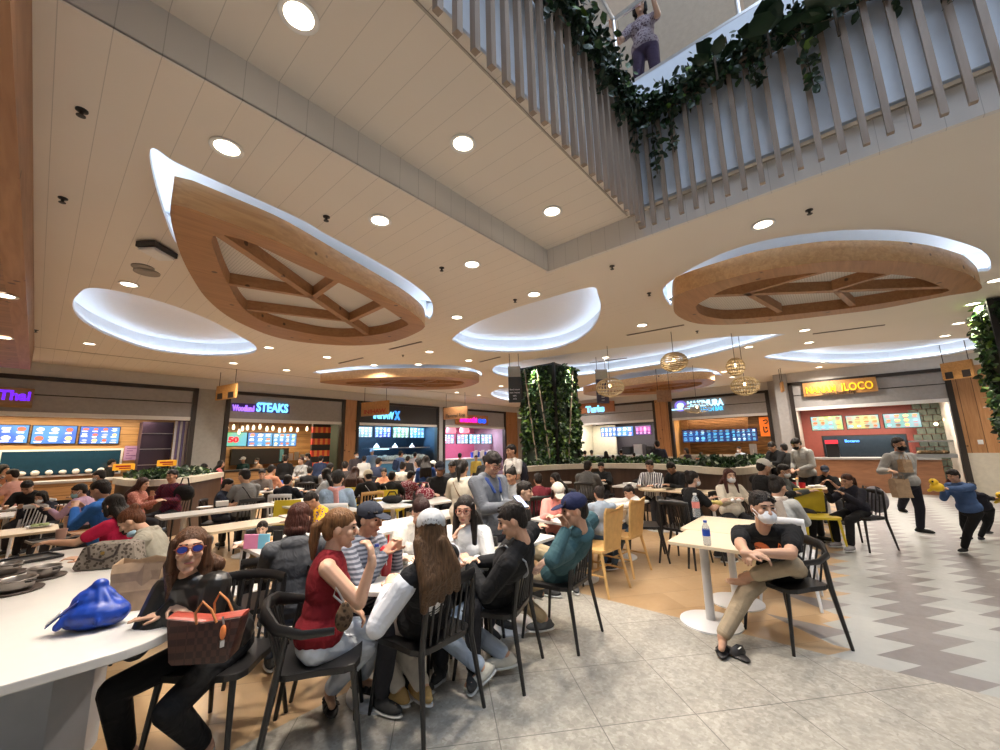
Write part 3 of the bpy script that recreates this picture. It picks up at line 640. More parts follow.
def stall(w, a0, a1, label, back, side, header=None, frame=None, floorm=None, dep=DEP, light=(1,.93,.82), power=60, ht=HT, hb=HB, line=True):
    header = header or m_grey; frame = frame or m_dark; t = thing('food_stall', label, 'food stall', w.pt((a0+a1)/2, 0, 0))
    w.box(MB(), a0, a1, hb, ht, -.02, .12).build('header_panel', header, t)
    if line: w.box(MB(), a0, a1, hb+.40, hb+.425, -.03, -.02).build('header_joint', m_dark, t)
    fr = MB(); w.box(fr, a0-.07, a0+.05, 0, ht+.1, -.08, .12); w.box(fr, a1-.05, a1+.07, 0, ht+.1, -.08, .12); w.box(fr, a0-.07, a1+.07, ht, ht+.1, -.08, .12); fr.build('frame', frame, t)
    w.box(MB(), a0, a1, hb-.10, hb, -.04, .10).build('lintel_ledge', m_white, t)
    w.box(MB(), a0, a1, 0, hb+.3, dep, dep+.1).build('back_wall', back, t)
    w.box(MB(), a0-.06, a0, 0, hb+.3, .12, dep).build('side_wall', side, t); w.box(MB(), a1, a1+.06, 0, hb+.3, .12, dep).build('side_wall', side, t)
    w.box(MB(), a0-.06, a1+.06, hb+.05, hb+.12, .12, dep).build('stall_ceiling', m_white, t)
    power *= 1.35; n = max(3, int((a1-a0)/.8)); lm = MB()
    for i in range(n):
        q = w.pt(a0+(a1-a0)*(i+.5)/n, hb+.045, .45); lm.lathe([(.001,-.008),(.07,-.008),(.075,0)], q, 14)
    lm.build('lights', m_lensw, t)
    ld = bpy.data.lights.new('stall_lamp', 'AREA'); ld.shape = 'RECTANGLE'; ld.size = (a1-a0)*.8 if w.side == 'L' else .3; ld.size_y = .3 if w.side == 'L' else (a1-a0)*.8; ld.energy = power; ld.color = light
    lo = bpy.data.objects.new('stall_lamp', ld); COL.objects.link(lo); lo.location = w.pt((a0+a1)/2, hb+.0, .8)
    return t
def counter(w, a0, a1, label, front, top=None, z=1.0, d0=.0, d1=.6, name='service_counter'):
    t = thing(name, label, 'counter', w.pt((a0+a1)/2, 0, d0)); w.box(MB(), a0, a1, 0, z-.06, d0+.04, d1).build('counter_front', front, t); w.box(MB(), a0-.0, a1+.0, z-.06, z, d0, d1+.02).build('countertop', top or m_steel, t, bevel=.01); return t
WL = WF('L', 14.5); WR = WF('R', 18.3); WN = WF('R', 16.6)
# ---- solid walls (above the stalls and the pieces between them)
m_wallw = plain('cream_wall_paint', (.60,.58,.55), .7, noise=.03)
def wallpiece(name, w, a0, a1, z0, z1, mt, d0=0, d1=.2): struct(name, w.box(MB(), a0, a1, z0, z1, d0, d1), mt)
aS = lambda x, y=430: WL.px(x, y)[0]; aR = lambda x, y=430: WR.px(x, y)[0]; aN = lambda x, y=430: WN.px(x, y)[0]
T0, T1 = -5.0, WL.px(191,430)[0]; K0, K1 = WL.px(226,425)[0], WL.px(342,430)[0]; I0, I1 = WL.px(357,430)[0], WL.px(437,435)[0]; Q0, Q1 = WL.px(443.5,430)[0], WL.px(504.5,430)[0]
wallpiece('wall_left', WL, -9, 18.5, HT+.1, 3.88, m_wallw, 0, .2)
wallpiece('wall_left', WL, -9, T0, 0, HT+.1, m_greyw)
wallpiece('wall_left', WL, T1+.07, K0-.07, 0, HT+.1, plain('grey_green_wall', (.33,.32,.29), .6), -.03, 2.6)
wallpiece('wall_left', WL, K1+.07, I0-.07, 1.0, HT+.1, m_pinewall, -.05, 2.6); wallpiece('wall_left', WL, K1+.07, I0-.07, 0, 1.0, plain('cream_tile', (.62,.57,.47), .35), -.05, 2.6)
wallpiece('wall_left', WL, I1+.07, Q0-.07, 0, HT+.1, plain('pale_grey_wall', (.42,.43,.45), .6), -.03, 2.6)
wallpiece('wall_left', WL, Q1+.07, 18.6, 0, HT+.1, m_pinewall, -.05, .3)
RT0, RT1 = WR.px(575,440)[0], WR.px(657,440)[0]; RM0, RM1 = WR.px(673.5,440)[0], WR.px(773,440)[0]; RN0, RN1 = WN.px(798.5,440)[0], WN.px(958,430)[0]
wallpiece('wall_right', WR, -15, 1.2, HT+.1, 3.88, m_wallw)
wallpiece('wall_right', WR, -14.5, RT0-.07, 0, HT+.1, m_greyw, -.05, .3)
wallpiece('wall_right', WR, RT1+.07, RM0-.07, 1.0, HT+.1, m_pinewall, -.10, 2.6); wallpiece('wall_right', WR, RT1+.07, RM0-.07, 0, 1.0, plain('cream_tile', (.62,.57,.47), .35), -.1, 2.6)
wallpiece('wall_right', WR, RM1+.07, -RN0+1.2 if False else RM1+.6, 0, 3.88, m_greyw, -.03, .3)
wallpiece('wall_right', WN, RN0-.45, RN0-.07, 0, 3.88, m_greyw, -.03, 2.6)
wallpiece('wall_right', WN, RN0-.1, 9, HT+.1, 3.88, m_wallw)
wallpiece('wall_right', WN, RN1+.07, 9.5, 1.15, HT+.1, m_pinewall, 0, .2); wallpiece('wall_right', WN, RN1+.07, 9.5, 0, 1.15, plain('cream_tile', (.62,.57,.47), .35), -.03, .2)
sw = WN.pt(*WN.px(980.5,442)); t = thing('wall_switch', 'small white switch plate on the pine wall at right', 'switch', sw)
MB().boxp(sw+Vector((-.012,-.05,-.06)), sw+Vector((0,.05,.06))).build('plate', m_white, t, bevel=.004); MB().boxp(sw+Vector((-.018,-.02,-.03)), sw+Vector((-.012,.02,.03))).build('rocker', m_white, t)
# ---- Thai stall
thai_pine = wood('thai_stall_pine', (.42,.22,.08), (.60,.34,.14), axis=(1,12,12), plank=(2,.22), knots=False)
stall(WL, T0, T1, 'wide Thai food stall with pine back wall and grey header at far left', thai_pine, plain('aubergine_panel', (.035,.02,.045), .4), dep=1.6, light=(1,.82,.55), power=80)
d = 1.55
ml = menu_mat('thai_menu', (.05,.20,.85), (.10,.42,.95), [(.6,.15,.10),(.75,.55,.25),(.55,.30,.12),(.85,.75,.5)], 1.4, rows=False)
screen(WL, -32, 425, 28, 443, d, ml, 'blue menu screen of the Thai stall, cut by the left edge of the photo', pics=(4,2,[(.45,.10,.06),(.75,.5,.2),(.8,.78,.7)],(.85,.9,1)))
screen(WL, 32, 426, 76, 443.5, d, ml, 'blue menu screen of the Thai stall, the middle one of three', pics=(3,2,[(.45,.10,.06),(.75,.5,.2),(.8,.78,.7)],(.85,.9,1)))
screen(WL, 80, 427, 119, 443.5, d, ml, 'blue menu screen of the Thai stall, rightmost of three', pics=(4,3,[(.45,.10,.06),(.75,.5,.2),(.25,.3,.6)],(.85,.9,1)))
sg = signboard(WL, -45, 384, 36, 405, -.12, wood('sign_pine', (.30,.17,.06), (.42,.26,.10), knots=False), 'wooden sign board with purple glowing Thai lettering, far left')
m_purple = emis('purple_neon', (.16,.02,1.0), 1.5); letters(WL, sg, 'TThai', -14, 31, 394.5, .30, -.13, m_purple, ry=396.5)
a0, z1 = WL.px(2, 452, d); a1, z0 = WL.px(118, 472, d)
t = thing('kitchen_pass_window', 'long dark blue kitchen pass window in the pine wall of the Thai stall', 'window', WL.pt((a0+a1)/2, z0, d))
WL.box(MB(), a0-.05, a1+.05, z0-.05, z1+.05, d-.01, d+.02).build('window_frame', m_white, t); WL.box(MB(), a0, a1, z0, z1, d-.02, d-.005).build('glass_pane', plain('blue_glass', (.012,.045,.08), .15), t)
kf = MB()
for i in range(9): q = WL.pt(a0+(a1-a0)*(i+.5)/9, z0+.03, d-.06); kf.ell(q+Vector((0,0,.04)), (.07+.03*random.random(), .05, .05+.03*random.random()), nu=10, nv=6)
kf.build('dish_stack', m_white, t)
counter(WL, T0+.1, T1-.9, 'long service counter of the Thai stall with pine front and cream top', thai_pine, m_tablew, z=1.02, d0=.15, d1=.8)
ax, az = WL.px(124,444,d)[0], 0; t = thing('paper_notice', 'lilac paper notice taped right of the Thai stall menu screens', 'notice', WL.pt(*WL.px(131,452,1.4), 1.4))
a0, z1 = WL.px(125,446,1.4); a1, z0 = WL.px(138,460,1.4); WL.box(MB(), a0, a1, z0, z1, 1.395, 1.40).build('sheet', plain('lilac_paper', (.42,.25,.45), .7), t)
for i in range(5): WL.box(MB(), a0+.05, a1-.07*(i % 3+1), z1-.08-.07*i, z1-.06-.07*i, 1.39, 1.395).build('text_line', plain('plum_ink', (.16,.06,.2), .7), t)
pa0, pa1 = WL.px(141,440,.9)[0], WL.px(172,440,.9)[0]
t = thing('display_cabinet', 'tall dark cabinet with glass shelves at the right end of the Thai stall', 'cabinet', WL.pt(pa0, 0, .9)); WL.box(MB(), pa0, pa1, 0, 2.55, .9, 1.5).build('cabinet_body', plain('aubergine_panel', (.035,.02,.045), .4), t)
for z in (1.3, 1.75, 2.2): WL.box(MB(), pa0, pa1, z, z+.02, .88, .9).build('shelf_edge', m_steel, t)
t = thing('slatted_curtain', 'white and violet vertical blind at the right end of the Thai stall', 'blind', WL.pt(pa1+.05, 0, .5))
for i in range(6):
    a = WL.px(173.5+2.6*i, 440, .3)[0]; WL.box(MB(), a, a+.05, 0.9, 2.55, .3, .33).build('blind_slat', plain('violet_blind' if i % 2 else 'pale_blind', (.20,.16,.36) if i % 2 else (.66,.64,.68), .5), t)
def marquee(px, py, lab, c=(.75,.35,.02)):
    q = WL.pt(*WL.px(px, py, .3), .3); t = thing('counter_sign', lab, 'sign', q); MB().box(q, (.44,.06,.17)).build('sign_board', emis('orange_lightbox', c, .7), t, bevel=.02)
    MB().box(q-Vector((.02,.033,-.02)), (.30,.006,.045)).box(q-Vector((-.02,.033,.035)), (.24,.006,.03)).build('red_print', plain('red_ink', (.5,.02,.01), .5), t)
marquee(124,467,'small orange and red promotional sign on the Thai stall counter'); marquee(167,463,'small yellow and red promotional sign above the left planter', (.9,.6,.04))
# ---- steak stall
log = wood('log_wall', (.34,.18,.07), (.50,.29,.12), axis=(1,10,10), knots=False, plank=(2,.12))
stall(WL, K0, K1, 'steak stall with log walls and a black and orange checked side panel', log, plain('dark_planter_wall', (.02,.03,.02), .7), light=(1,.78,.5), power=60, line=False)
t = thing('stall_sign', 'glowing violet and blue STEAKS sign on the grey header', 'sign', WL.pt(5,3,-.1))
m_blue = emis('ice_blue_neon', (.18,.62,1.0), 2.0); m_violet = emis('violet_neon', (.42,.2,1.0), 1.3); m_dblue = emis('deep_blue_halo', (.05,.08,.9), 1.6)
letters(WL, t, 'STEAKS', 256.5, 288, 407.5, .40, -.06, m_blue, ry=409, bold=.012); letters(WL, t, 'Woodland', 232.5, 254.5, 408, .26, -.06, m_violet, ry=409, name='script_lettering')
a0, z1 = WL.px(231.5,401.5); a1, z0 = WL.px(289,413); WL.box(MB(), a0, a1, z0-.02, z1-.04, -.04, -.02).build('halo_panel', plain('violet_back_panel', (.10,.06,.28), .5), t)
m1 = menu_mat('steak_promo', (.20,.70,.80), (.25,.75,.25), [(.85,.1,.1),(.9,.8,.1)], 1.2, scale=(5,5,5)); m2 = menu_mat('steak_menu', (.10,.35,.85), (.15,.55,.9), [(.55,.20,.10),(.8,.6,.3),(.7,.75,.8)], 1.3, scale=(8,8,8))
p_ = screen(WL, 221.5, 432.5, 246.5, 446, .9, m1, 'steak stall screen with a red number 50 on pale blue and green'); letters(WL, p_, '50', 228, 238.5, 440, .24, .87, emis('red_print', (.8,.01,.03), 1.2), bold=.012)
screen(WL, 248, 433, 272, 446, .9, m2, 'blue food menu screen in the middle over the steak stall', pics=(3,3,[(.5,.16,.08),(.8,.6,.3),(.15,.3,.8)],(.9,.95,1))); screen(WL, 273, 433.5, 296, 446, .9, m2, 'blue food menu screen beside the log wall of the steak stall', pics=(4,3,[(.5,.16,.08),(.8,.6,.3),(.3,.5,.2)],(.9,.95,1)))
for i, (px, py) in enumerate([(227,427.5),(233.5,427.5),(239,432),(242.5,429),(247.5,428),(253.5,428),(260,427),(267,429),(273,428.5),(279.5,430.5),(284.5,430),(291,429.5),(297.5,430),(307,429),(315,428)]):
    q = WL.pt(*WL.px(px, py, .5), .5); t = thing('pendant_bulb', 'small glowing glass pendant bulb hanging in a row inside the steak stall', 'pendant lamp', q, group='pendant bulbs of the steak stall')
    MB().lathe([(.015,.10),(.035,.06),(.046,0),(.036,-.06),(.001,-.085)], q, 12).build('bulb', emis('bulb_glass', (1,.82,.58), 2.0), t, smooth=True); MB().cyl(q+Vector((0,0,.1)), Vector((q.x,q.y,HB+.05)), .006, n=6).build('cord', m_black, t)
counter(WL, K0+.2, WL.px(322,450)[0], 'steak stall counter with log front and dark top', log, m_black, z=1.05, d0=.3, d1=1.0)
t = thing('kitchen_hatch', 'dark kitchen hatch with steel shelves behind the steak counter', 'hatch', WL.pt(5,1.2,2.3)); a0, z1 = WL.px(232,449,2.2); a1, z0 = WL.px(288,463,2.2)
WL.box(MB(), a0, a1, z0, z1, 2.2, 2.38).build('hatch_frame', m_black, t); WL.box(MB(), a0+1.6, a1-.2, z0+.08, z1-.05, 2.17, 2.2).build('glass_pane', plain('teal_glass', (.06,.16,.19), .2), t)
hb_ = MB(); [WL.box(hb_, a0+1.7+.22*i, a0+1.85+.22*i, z0+.1, z0+.32+.05*(i % 3), 2.1, 2.16) for i in range(8)]; hb_.build('utensil_row', m_steel, t)
a0 = WL.px(316,440)[0]; a1 = WL.px(334,440)[0]; t = thing('checked_panel', 'black orange and red checked wall panel at the right of the steak stall', 'panel', WL.pt(a0, 0, .4)); cm = MB(); cm2 = MB(); cm3 = MB()
for i in range(7):
    for j in range(9):
        ((cm2 if j % 2 == 0 else (cm if i % 2 else cm3))).boxp(WL.pt(a0+(a1-a0)*i/7, .75+.215*j, .3), WL.pt(a0+(a1-a0)*(i+1)/7, .75+.215*(j+1), .42+.02*(i % 2)))
cm.build('orange_bricks', plain('check_orange', (.80,.30,.06), .6), t); cm3.build('red_bricks', plain('check_red', (.62,.06,.03), .6), t); cm2.build('black_bricks', plain('check_black', (.02,.018,.015), .6), t)
# ---- Inihaw stall
m_navy = plain('navy_wall', (.02,.035,.06), .5)
stall(WL, I0, I1, 'dark grill stall lit blue with four menu screens', m_navy, m_navy, header=plain('black_header', (.03,.028,.028), .5), light=(.35,.7,1.0), power=95, line=False)
t = thing('stall_sign', 'glowing blue-white INIHAW X sign on the black header', 'sign', WL.pt(9.5,3,-.1)); letters(WL, t, 'INIHAW', 373.5, 393.5, 415, .42, -.06, m_blue, ry=416.2, bold=.012); letters(WL, t, 'X', 394.5, 400, 416, .5, -.06, emis('blue_neon', (.05,.3,1.0), 1.8), bold=.02, name='letter_x')
mi = [menu_mat('grill_menu_%d' % i, b1, b2, [(.6,.3,.1),(.8,.8,.8),(.2,.5,.3)], 1.5, scale=(9,9,9)) for i, (b1, b2) in enumerate([((.15,.25,.35),(.3,.45,.5)), ((.03,.05,.6),(.12,.2,.9)), ((.12,.3,.1),(.35,.6,.3)), ((.05,.35,.8),(.2,.6,.9))])]
for i, (a, b_, n_) in enumerate([(356.5,372,'pale grey-blue'),(375,390.5,'violet blue'),(393,408.5,'green'),(410,424,'bright blue')]): screen(WL, a, 427+.3*i, b_, 437+.2*i, .9, mi[i], n_+' menu screen over the grill stall counter', pics=(4,4,[(.7,.75,.8),(.3,.2,.6),(.2,.5,.3)],(.95,.97,1)))
counter(WL, I0+.2, I1-.2, 'blue-lit glass food counter of the grill stall', plain('blue_counter', (.05,.22,.42), .3), m_steel, z=1.05, d0=.3, d1=1.0)
t = thing('food_display_case', 'long glass display case glowing pale blue on the grill stall counter', 'display case', WL.pt(9,1.05,.5)); a0, z1 = WL.px(367,450,.5); a1, _ = WL.px(428,452,.5)
WL.box(MB(), a0, a1, 1.62, 1.66, .35, .9).build('top_shelf', m_steel, t); WL.box(MB(), a0+.3, a1-2.2, 1.58, 1.62, .4, .5).build('light_tube', emis('cyan_tube', (.35,.8,1.0), 4.0), t); WL.box(MB(), a0, a1, 1.06, 1.1, .35, .9).build('tray', m_steel, t)
fd = MB()
for i in range(16): fd.ell(WL.pt(a0+.2+(a1-a0-.4)*i/15, 1.2+.05*random.random(), .6+.15*random.random()), (.16,.12,.11), nu=10, nv=6)
fd.build('ice_and_food', plain('pale_food', (.55,.68,.72), .5, noise=.3), t)
for i, px in enumerate((376.5,395,412)):
    q = WL.pt(*WL.px(px, 446, .5), .5); t = thing('bell_pendant', 'white bell pendant lamp over the grill counter, %s of three' % ('left','middle','right')[i], 'pendant lamp', q)
    MB().lathe([(.13,-.07),(.10,0),(.04,.06),(.02,.12)], q, 14, closed=True).build('shade', emis('milk_glass', (.9,.92,1), .9), t, smooth=True); MB().cyl(q+Vector((0,0,.12)), Vector((q.x,q.y,HB+.05)), .006, n=6).build('cord', m_black, t)
# ---- pink dessert stall
m_pinkw = plain('pink_wall', (.55,.12,.22), .6)
stall(WL, Q0, Q1, 'pink and blue drinks stall with a column of menu screens', m_pinkw, plain('mauve_wall', (.30,.22,.28), .6), header=plain('silver_header', (.36,.35,.36), .4), light=(.9,.85,1.0), power=70, line=False)
t = signboard(WL, 456, 414, 488, 424, -.12, plain('orange_brown_board', (.45,.20,.06), .5), 'brown sign board with pink and blue glowing letters over the drinks stall')
letters(WL, t, 'smoothi', 460, 477, 419.5, .38, -.13, emis('magenta_neon', (1.0,.02,.5), 1.4), ry=420.3, bold=.012); letters(WL, t, 'oo', 478, 486, 420.5, .42, -.13, emis('royal_neon', (.02,.10,1.0), 1.5), bold=.02, name='blue_lettering')
mq = menu_mat('dessert_menu', (.15,.55,.80), (.55,.60,.80), [(.8,.2,.4),(.9,.8,.3),(.3,.7,.4),(.9,.9,.95)], 1.5, scale=(9,9,9))
for i, (a, b_) in enumerate(((443.5,454),(457,468),(469,480),(481,491.5))): screen(WL, a, 434.5, b_, 443.5, .9, mq, '%s menu screen of the pink drinks stall' % ('leftmost','second','third','rightmost')[i], pics=(3,4,[(.8,.15,.35),(.9,.8,.3),(.95,.95,.97)],(.95,.97,1)))
counter(WL, Q0+.1, Q1-1.2, 'white drinks counter with blue front panels', plain('pale_blue_front', (.25,.42,.62), .4), m_white, z=1.05, d0=.3, d1=1.0)
for i, px in enumerate((451,464.5)):
    q = WL.pt(*WL.px(px, 430, .6), .6); t = thing('round_pendant', 'round pink pendant shade, the %s of two in the drinks stall' % ('left','right')[i], 'pendant lamp', q); MB().lathe([(.24,-.16),(.27,-.05),(.22,.12),(.08,.2),(.02,.22)], q, 18, closed=True).build('shade', emis('pink_shade', (1,.35,.45), .9), t, smooth=True); MB().cyl(q+Vector((0,0,.2)), Vector((q.x,q.y,HB+.06)), .008, n=6).build('cord', m_black, t)
t = thing('cup_stack', 'white and blue cups stacked on the drinks stall counter', 'cups', WL.pt(14.5,1.05,.5))
for i in range(9):
    q = WL.pt(*WL.px(472+2.2*i, 459, .5), .5); q.z = 1.05; MB().lathe([(.06,0),(.085,.28+.05*(i % 3))], q, 10).build('cup', m_white if i % 3 else plain('royal_blue_cup', (.02,.08,.6), .4), t)
# corner shopfront sliver
wallpiece('wall_left', WL, 18.55, 18.7, 0, HT, m_greyw)
# ---- Turks stall
stall(WR, RT0, RT1, 'shawarma stall with cream side wall and a strip of blue menu screens', plain('turks_back', (.06,.05,.06), .5), plain('cream_panel', (.72,.66,.52), .6), light=(1,.95,.85), power=65)
t = signboard(WR, 579, 404, 614, 414, -.12, plain('copper_board', (.38,.15,.06), .5), 'copper sign board with a glowing blue Turks lettering'); letters(WR, t, 'Turks', 586, 604.5, 409.3, .44, -.13, m_blue, bold=.022)
a0 = RT0; a1 = WR.px(616,430,2.0)[0]; t = thing('partition_panel', 'cream partition wall on the left inside the shawarma stall', 'panel', WR.pt(a0, 0, 2)); WR.box(MB(), a0+.02, a1, 0, 2.6, 1.9, 2.0).build('board', plain('cream_panel', (.72,.66,.52), .6), t)
mt_ = menu_mat('turks_menu', (.06,.25,.85), (.10,.45,.95), [(.8,.25,.3),(.85,.6,.3),(.9,.3,.5)], 1.5); mt2 = menu_mat('turks_menu_pink', (.10,.08,.40), (.5,.05,.35), [(.95,.15,.35),(.95,.3,.5)], 1.4)
screen(WR, 601, 427.5, 616.5, 436.5, .9, mt_, 'left blue menu screen of the shawarma stall', pics=(4,2,[(.8,.3,.45),(.85,.6,.3),(.9,.9,.95)],(.9,.95,1))); screen(WR, 617, 426.8, 633, 436, .9, mt_, 'middle blue menu screen of the shawarma stall', pics=(3,2,[(.8,.25,.3),(.85,.6,.2)],(.9,.95,1))); screen(WR, 635.5, 425.8, 651, 434.5, .9, mt2, 'pink and blue menu screen at the right of the shawarma stall', pics=(4,1,[(.95,.1,.25),(.9,.2,.4)],(.95,.4,.6)))
counter(WR, RT0+.1, RT1-.1, 'steel-topped counter of the shawarma stall', m_greyw, m_steel, z=1.05, d0=.3, d1=1.0)
t = thing('kitchen_range', 'steel kitchen machines behind the shawarma counter', 'kitchen equipment', WR.pt(-8,1.0,1.6))
for i in range(4): WR.box(MB(), -8.8+.62*i, -8.35+.62*i, 1.0, 1.45+.1*(i % 2), 1.4, 1.85).build('machine', m_steel if i % 2 else m_black, t, bevel=.02)
# ---- Makimura
rw = wood('ramen_slats', (.10,.045,.02), (.42,.24,.10), axis=(8,1,8), knots=False, plank=(2,.09))
stall(WR, RM0, RM1, 'ramen bar stall with slatted wood front and orange banner', rw, wood('ramen_side', (.45,.26,.10), (.60,.36,.15), axis=(8,8,1), knots=False), light=(1,.75,.45), power=34)
t = thing('stall_sign', 'glowing blue MAKIMURA ramen bar sign with a round emblem', 'sign', WR.pt(-4.5,3,-.1)); m_cy = emis('white_blue_neon', (.45,.8,1.0), 2.0)
letters(WR, t, 'MAKIMURA', 687, 723, 404.5, .36, -.06, m_cy, ry=402.5, bold=.015); letters(WR, t, 'RAMEN BAR', 700, 723, 409.5, .24, -.06, emis('aqua_neon', (.10,.55,.9), 1.5), ry=408.5, bold=.006, name='small_lettering')
q = WR.pt(*WR.px(680.5, 406, -.06), -.06); MB().ell(q, (.02,.26,.24)).build('emblem_disc', emis('lilac_disc', (.22,.18,.7), 1.0), t); MB().ell(q-Vector((.03,0,0)), (.02,.15,.13)).build('emblem_bowl', m_cy, t); MB().box(q-Vector((.03,0,.14)), (.02,.75,.06)).build('emblem_bar', m_cy, t)
mm = menu_mat('ramen_menu', (.01,.03,.12), (.01,.06,.25), [(.15,.55,.95),(.2,.8,.95),(.7,.8,.9)], 1.9, scale=(7,7,7))
mm2 = menu_mat('ramen_list', (.01,.03,.14), (.01,.05,.2), [(.02,.1,.4),(.2,.75,.95)], 1.9, scale=(12,12,12), txt=(.2,.75,.95))
screen(WR, 683, 430, 706, 442, .9, mm, 'ramen bar menu screen with round bowls, left of three', pics=(4,2,[(.15,.55,.9),(.45,.75,.9)],(.2,.6,.9))); screen(WR, 706.5, 429.5, 731, 441.5, .9, mm2, 'ramen bar menu screen with columns of text, middle of three', pics=(4,4,[(.10,.45,.8)],(.25,.75,.95))); screen(WR, 731.5, 428.7, 757, 441, .9, mm2, 'ramen bar menu screen nearest the orange banner', pics=(5,3,[(.12,.55,.85),(.5,.75,.9)],(.25,.75,.95)))
lv_ = MB()
for i in range(9): WR.box(lv_, RM0+.1, RM1-.9, 2.02+.065*i, 2.05+.065*i, .75+.04*i, .80+.04*i)
t = thing('wood_louvres', 'dark and light wooden louvres above the ramen bar menus', 'louvres', WR.pt(-4,2,.8)); lv_.build('louvre_set', wood('louvre_wood', (.13,.06,.025), (.20,.10,.045), knots=False), t)
t = thing('banner', 'hanging orange banner with black brush characters beside the ramen menus', 'banner', WR.pt(*WR.px(765.5, 437, .2), .2)); a0, z1 = WR.px(758.5,417.5,.2); a1, z0 = WR.px(772.5,436,.2)
WR.box(MB(), a0, a1, z0, z1, .2, .225).build('cloth_panel', emis('orange_banner_glow', (.95,.20,.02), .55), t)  # banner cloth made to glow faintly so it reads as lit
try: letters(WR, t, 'つ', 763, 768, 422, .26, .19, m_black, bold=.01, name='brush_character'); letters(WR, t, 'じ', 763, 768, 430, .26, .19, m_black, bold=.01, name='brush_character')
except Exception: pass
counter(WR, RM0+.1, RM1-.1, 'ramen bar counter with grey panel front', m_greyw, m_tablew, z=1.05, d0=.3, d1=1.0)
t = thing('price_board', 'grey notice board with a white square panel at the ramen bar till', 'notice', WR.pt(*WR.px(754,456,.25), .25)); a0, z1 = WR.px(749,444,.28); a1, z0 = WR.px(758,457,.28)
WR.box(MB(), a0, a1, z0, z1, .26, .29).build('board', m_grey, t); WR.box(MB(), a0+.12, a1-.12, z0+.06, z1-.2, .25, .26).build('white_panel', m_white, t)
# ---- Nanam
m_redw = plain('brick_red_wall', (.33,.075,.05), .55)
stall(WN, RN0, RN1, 'Iloco food stall with brick-red walls and three bright menu boards', m_redw, plain('cream_reveal', (.60,.52,.42), .6), light=(1,.93,.85), power=75)
t = signboard(WN, 802, 383.5, 877, 397, -.12, wood('sign_oak', (.36,.17,.05), (.50,.26,.09), knots=False), 'wooden sign board with yellow NANAM ILOCO lettering'); my = emis('yellow_letters', (1.0,.60,.02), .75)
a0, z0 = WN.px(806,392,-.13); 
letters(WN, t, 'NANAM', 806, 835.5, 390.7, .30, -.13, my, ry=388.7, bold=.004); letters(WN, t, 'ILOCO', 841.5, 873, 387.3, .34, -.13, my, ry=385.3, bold=.003, name='second_word'); letters(WN, t, 'Ilocano Food Trip', 822, 856, 394, .12, -.13, m_dark, ry=391.5, bold=.002, name='small_lettering')
mn = [menu_mat('nanam_menu_%d' % i, b1, b2, [(.55,.15,.05),(.85,.5,.15),(.2,.12,.08),(.9,.9,.85)], 1.35, scale=(8,8,8), txt=(.95,.95,.9)) for i, (b1, b2) in enumerate([((.75,.85,.15),(.35,.75,.85)), ((.25,.6,.8),(.85,.85,.3)), ((.2,.6,.45),(.55,.75,.85))])]
for i, (a, b_, c_, d_) in enumerate([(811.5,416.5,842.5,430),(846.5,415.5,879,428.5),(884,413.5,920.5,427.5)]): screen(WN, a, b_, c_, d_, .9, mn[i], '%s picture menu board of the Iloco food stall' % ('yellow-green left','middle blue and yellow','green-topped right')[i], name='menu_board', cat='menu board', pics=(4,3,[(.45,.12,.04),(.8,.45,.12),(.15,.08,.05),(.2,.45,.7)],(.5,.05,.03)))
a0, z1 = WN.px(823,437,1.6); a1, z0 = WN.px(911,466,1.6); t = thing('kitchen_pass_window', 'dark kitchen window in the red wall of the Iloco food stall', 'window', WN.pt((a0+a1)/2, z0, 1.6))
WN.box(MB(), a0-.04, a1+.04, z0-.04, z1+.04, 1.56, 1.7).build('window_frame', m_dark, t); WN.box(MB(), a0, a1, z0, z1, 1.54, 1.56).build('glass_pane', plain('smoky_glass', (.035,.05,.065), .12), t)
q0 = WN.px(845,440,1.5); textobj('blue_lettering', 'Ilocano', .13, WN.M(WN.px(852,441,1.5)[0], WN.px(852,441,1.5)[1], 1.52), emis('blue_neon2', (.08,.3,1.0), 3), t, .004, .003)
a0, a1 = WN.px(914,440,2)[0], WN.px(952,440,2)[0]; t = thing('stone_tile_wall', 'dark green stone-block wall with two lamps at the right of the Iloco stall', 'wall panel', WN.pt(a0, 0, 2)); sm = MB()
for j in range(12):
    for i in range(4):
        b0 = a0+(a1-a0)*(i+(.5 if j % 2 else 0))/4; b1 = min(a1, b0+(a1-a0)/4-.02); 
        if b0 < a1-.05: WN.box(sm, b0, b1, .3+.2*j, .3+.2*j+.18, 1.9, 2.0+.02*random.random())
sm.build('blocks', plain('mossy_stone', (.09,.10,.07), .8, noise=.3), t)
for px, py in ((936,424),(945.5,419.5)):
    q = WN.pt(*WN.px(px, py, 1.7), 1.7); t = thing('wall_lamp', 'small warm lamp glowing on the stone wall of the Iloco stall', 'lamp', q, group='warm lamps of the Iloco stall'); MB().ell(q, .05).build('bulb', emis('warm_bulb', (1,.75,.4), 8), t); MB().cyl(q, q+Vector((.2,0,0)), .012).build('bracket', m_black, t)
c = counter(WN, RN0+.08, WN.px(946,480)[0], 'wooden service counter with grey top at the Iloco food stall', wood('counter_wood', (.20,.085,.04), (.30,.14,.07), axis=(8,1,8), knots=False), plain('grey_stone_top', (.32,.31,.30), .35), z=1.02, d0=-.05, d1=.65)
t = thing('refrigerated_case', 'glass and steel display case on the Iloco stall counter', 'display case', WN.pt(1.6,1.02,.2)); a0, z1 = WN.px(912,451,.1); a1, _ = WN.px(962,452,.1); a1 = min(a1, RN1-.1)
WN.box(MB(), a0, a1, 1.02, 1.12, .05, .6).build('case_base', m_steel, t); WN.box(MB(), a0, a1, 1.46, 1.50, .2, .6).build('case_top', m_steel, t); WN.box(MB(), a0+.02, a1-.02, 1.12, 1.46, .14, .15).build('glass_pane', gm, t); 
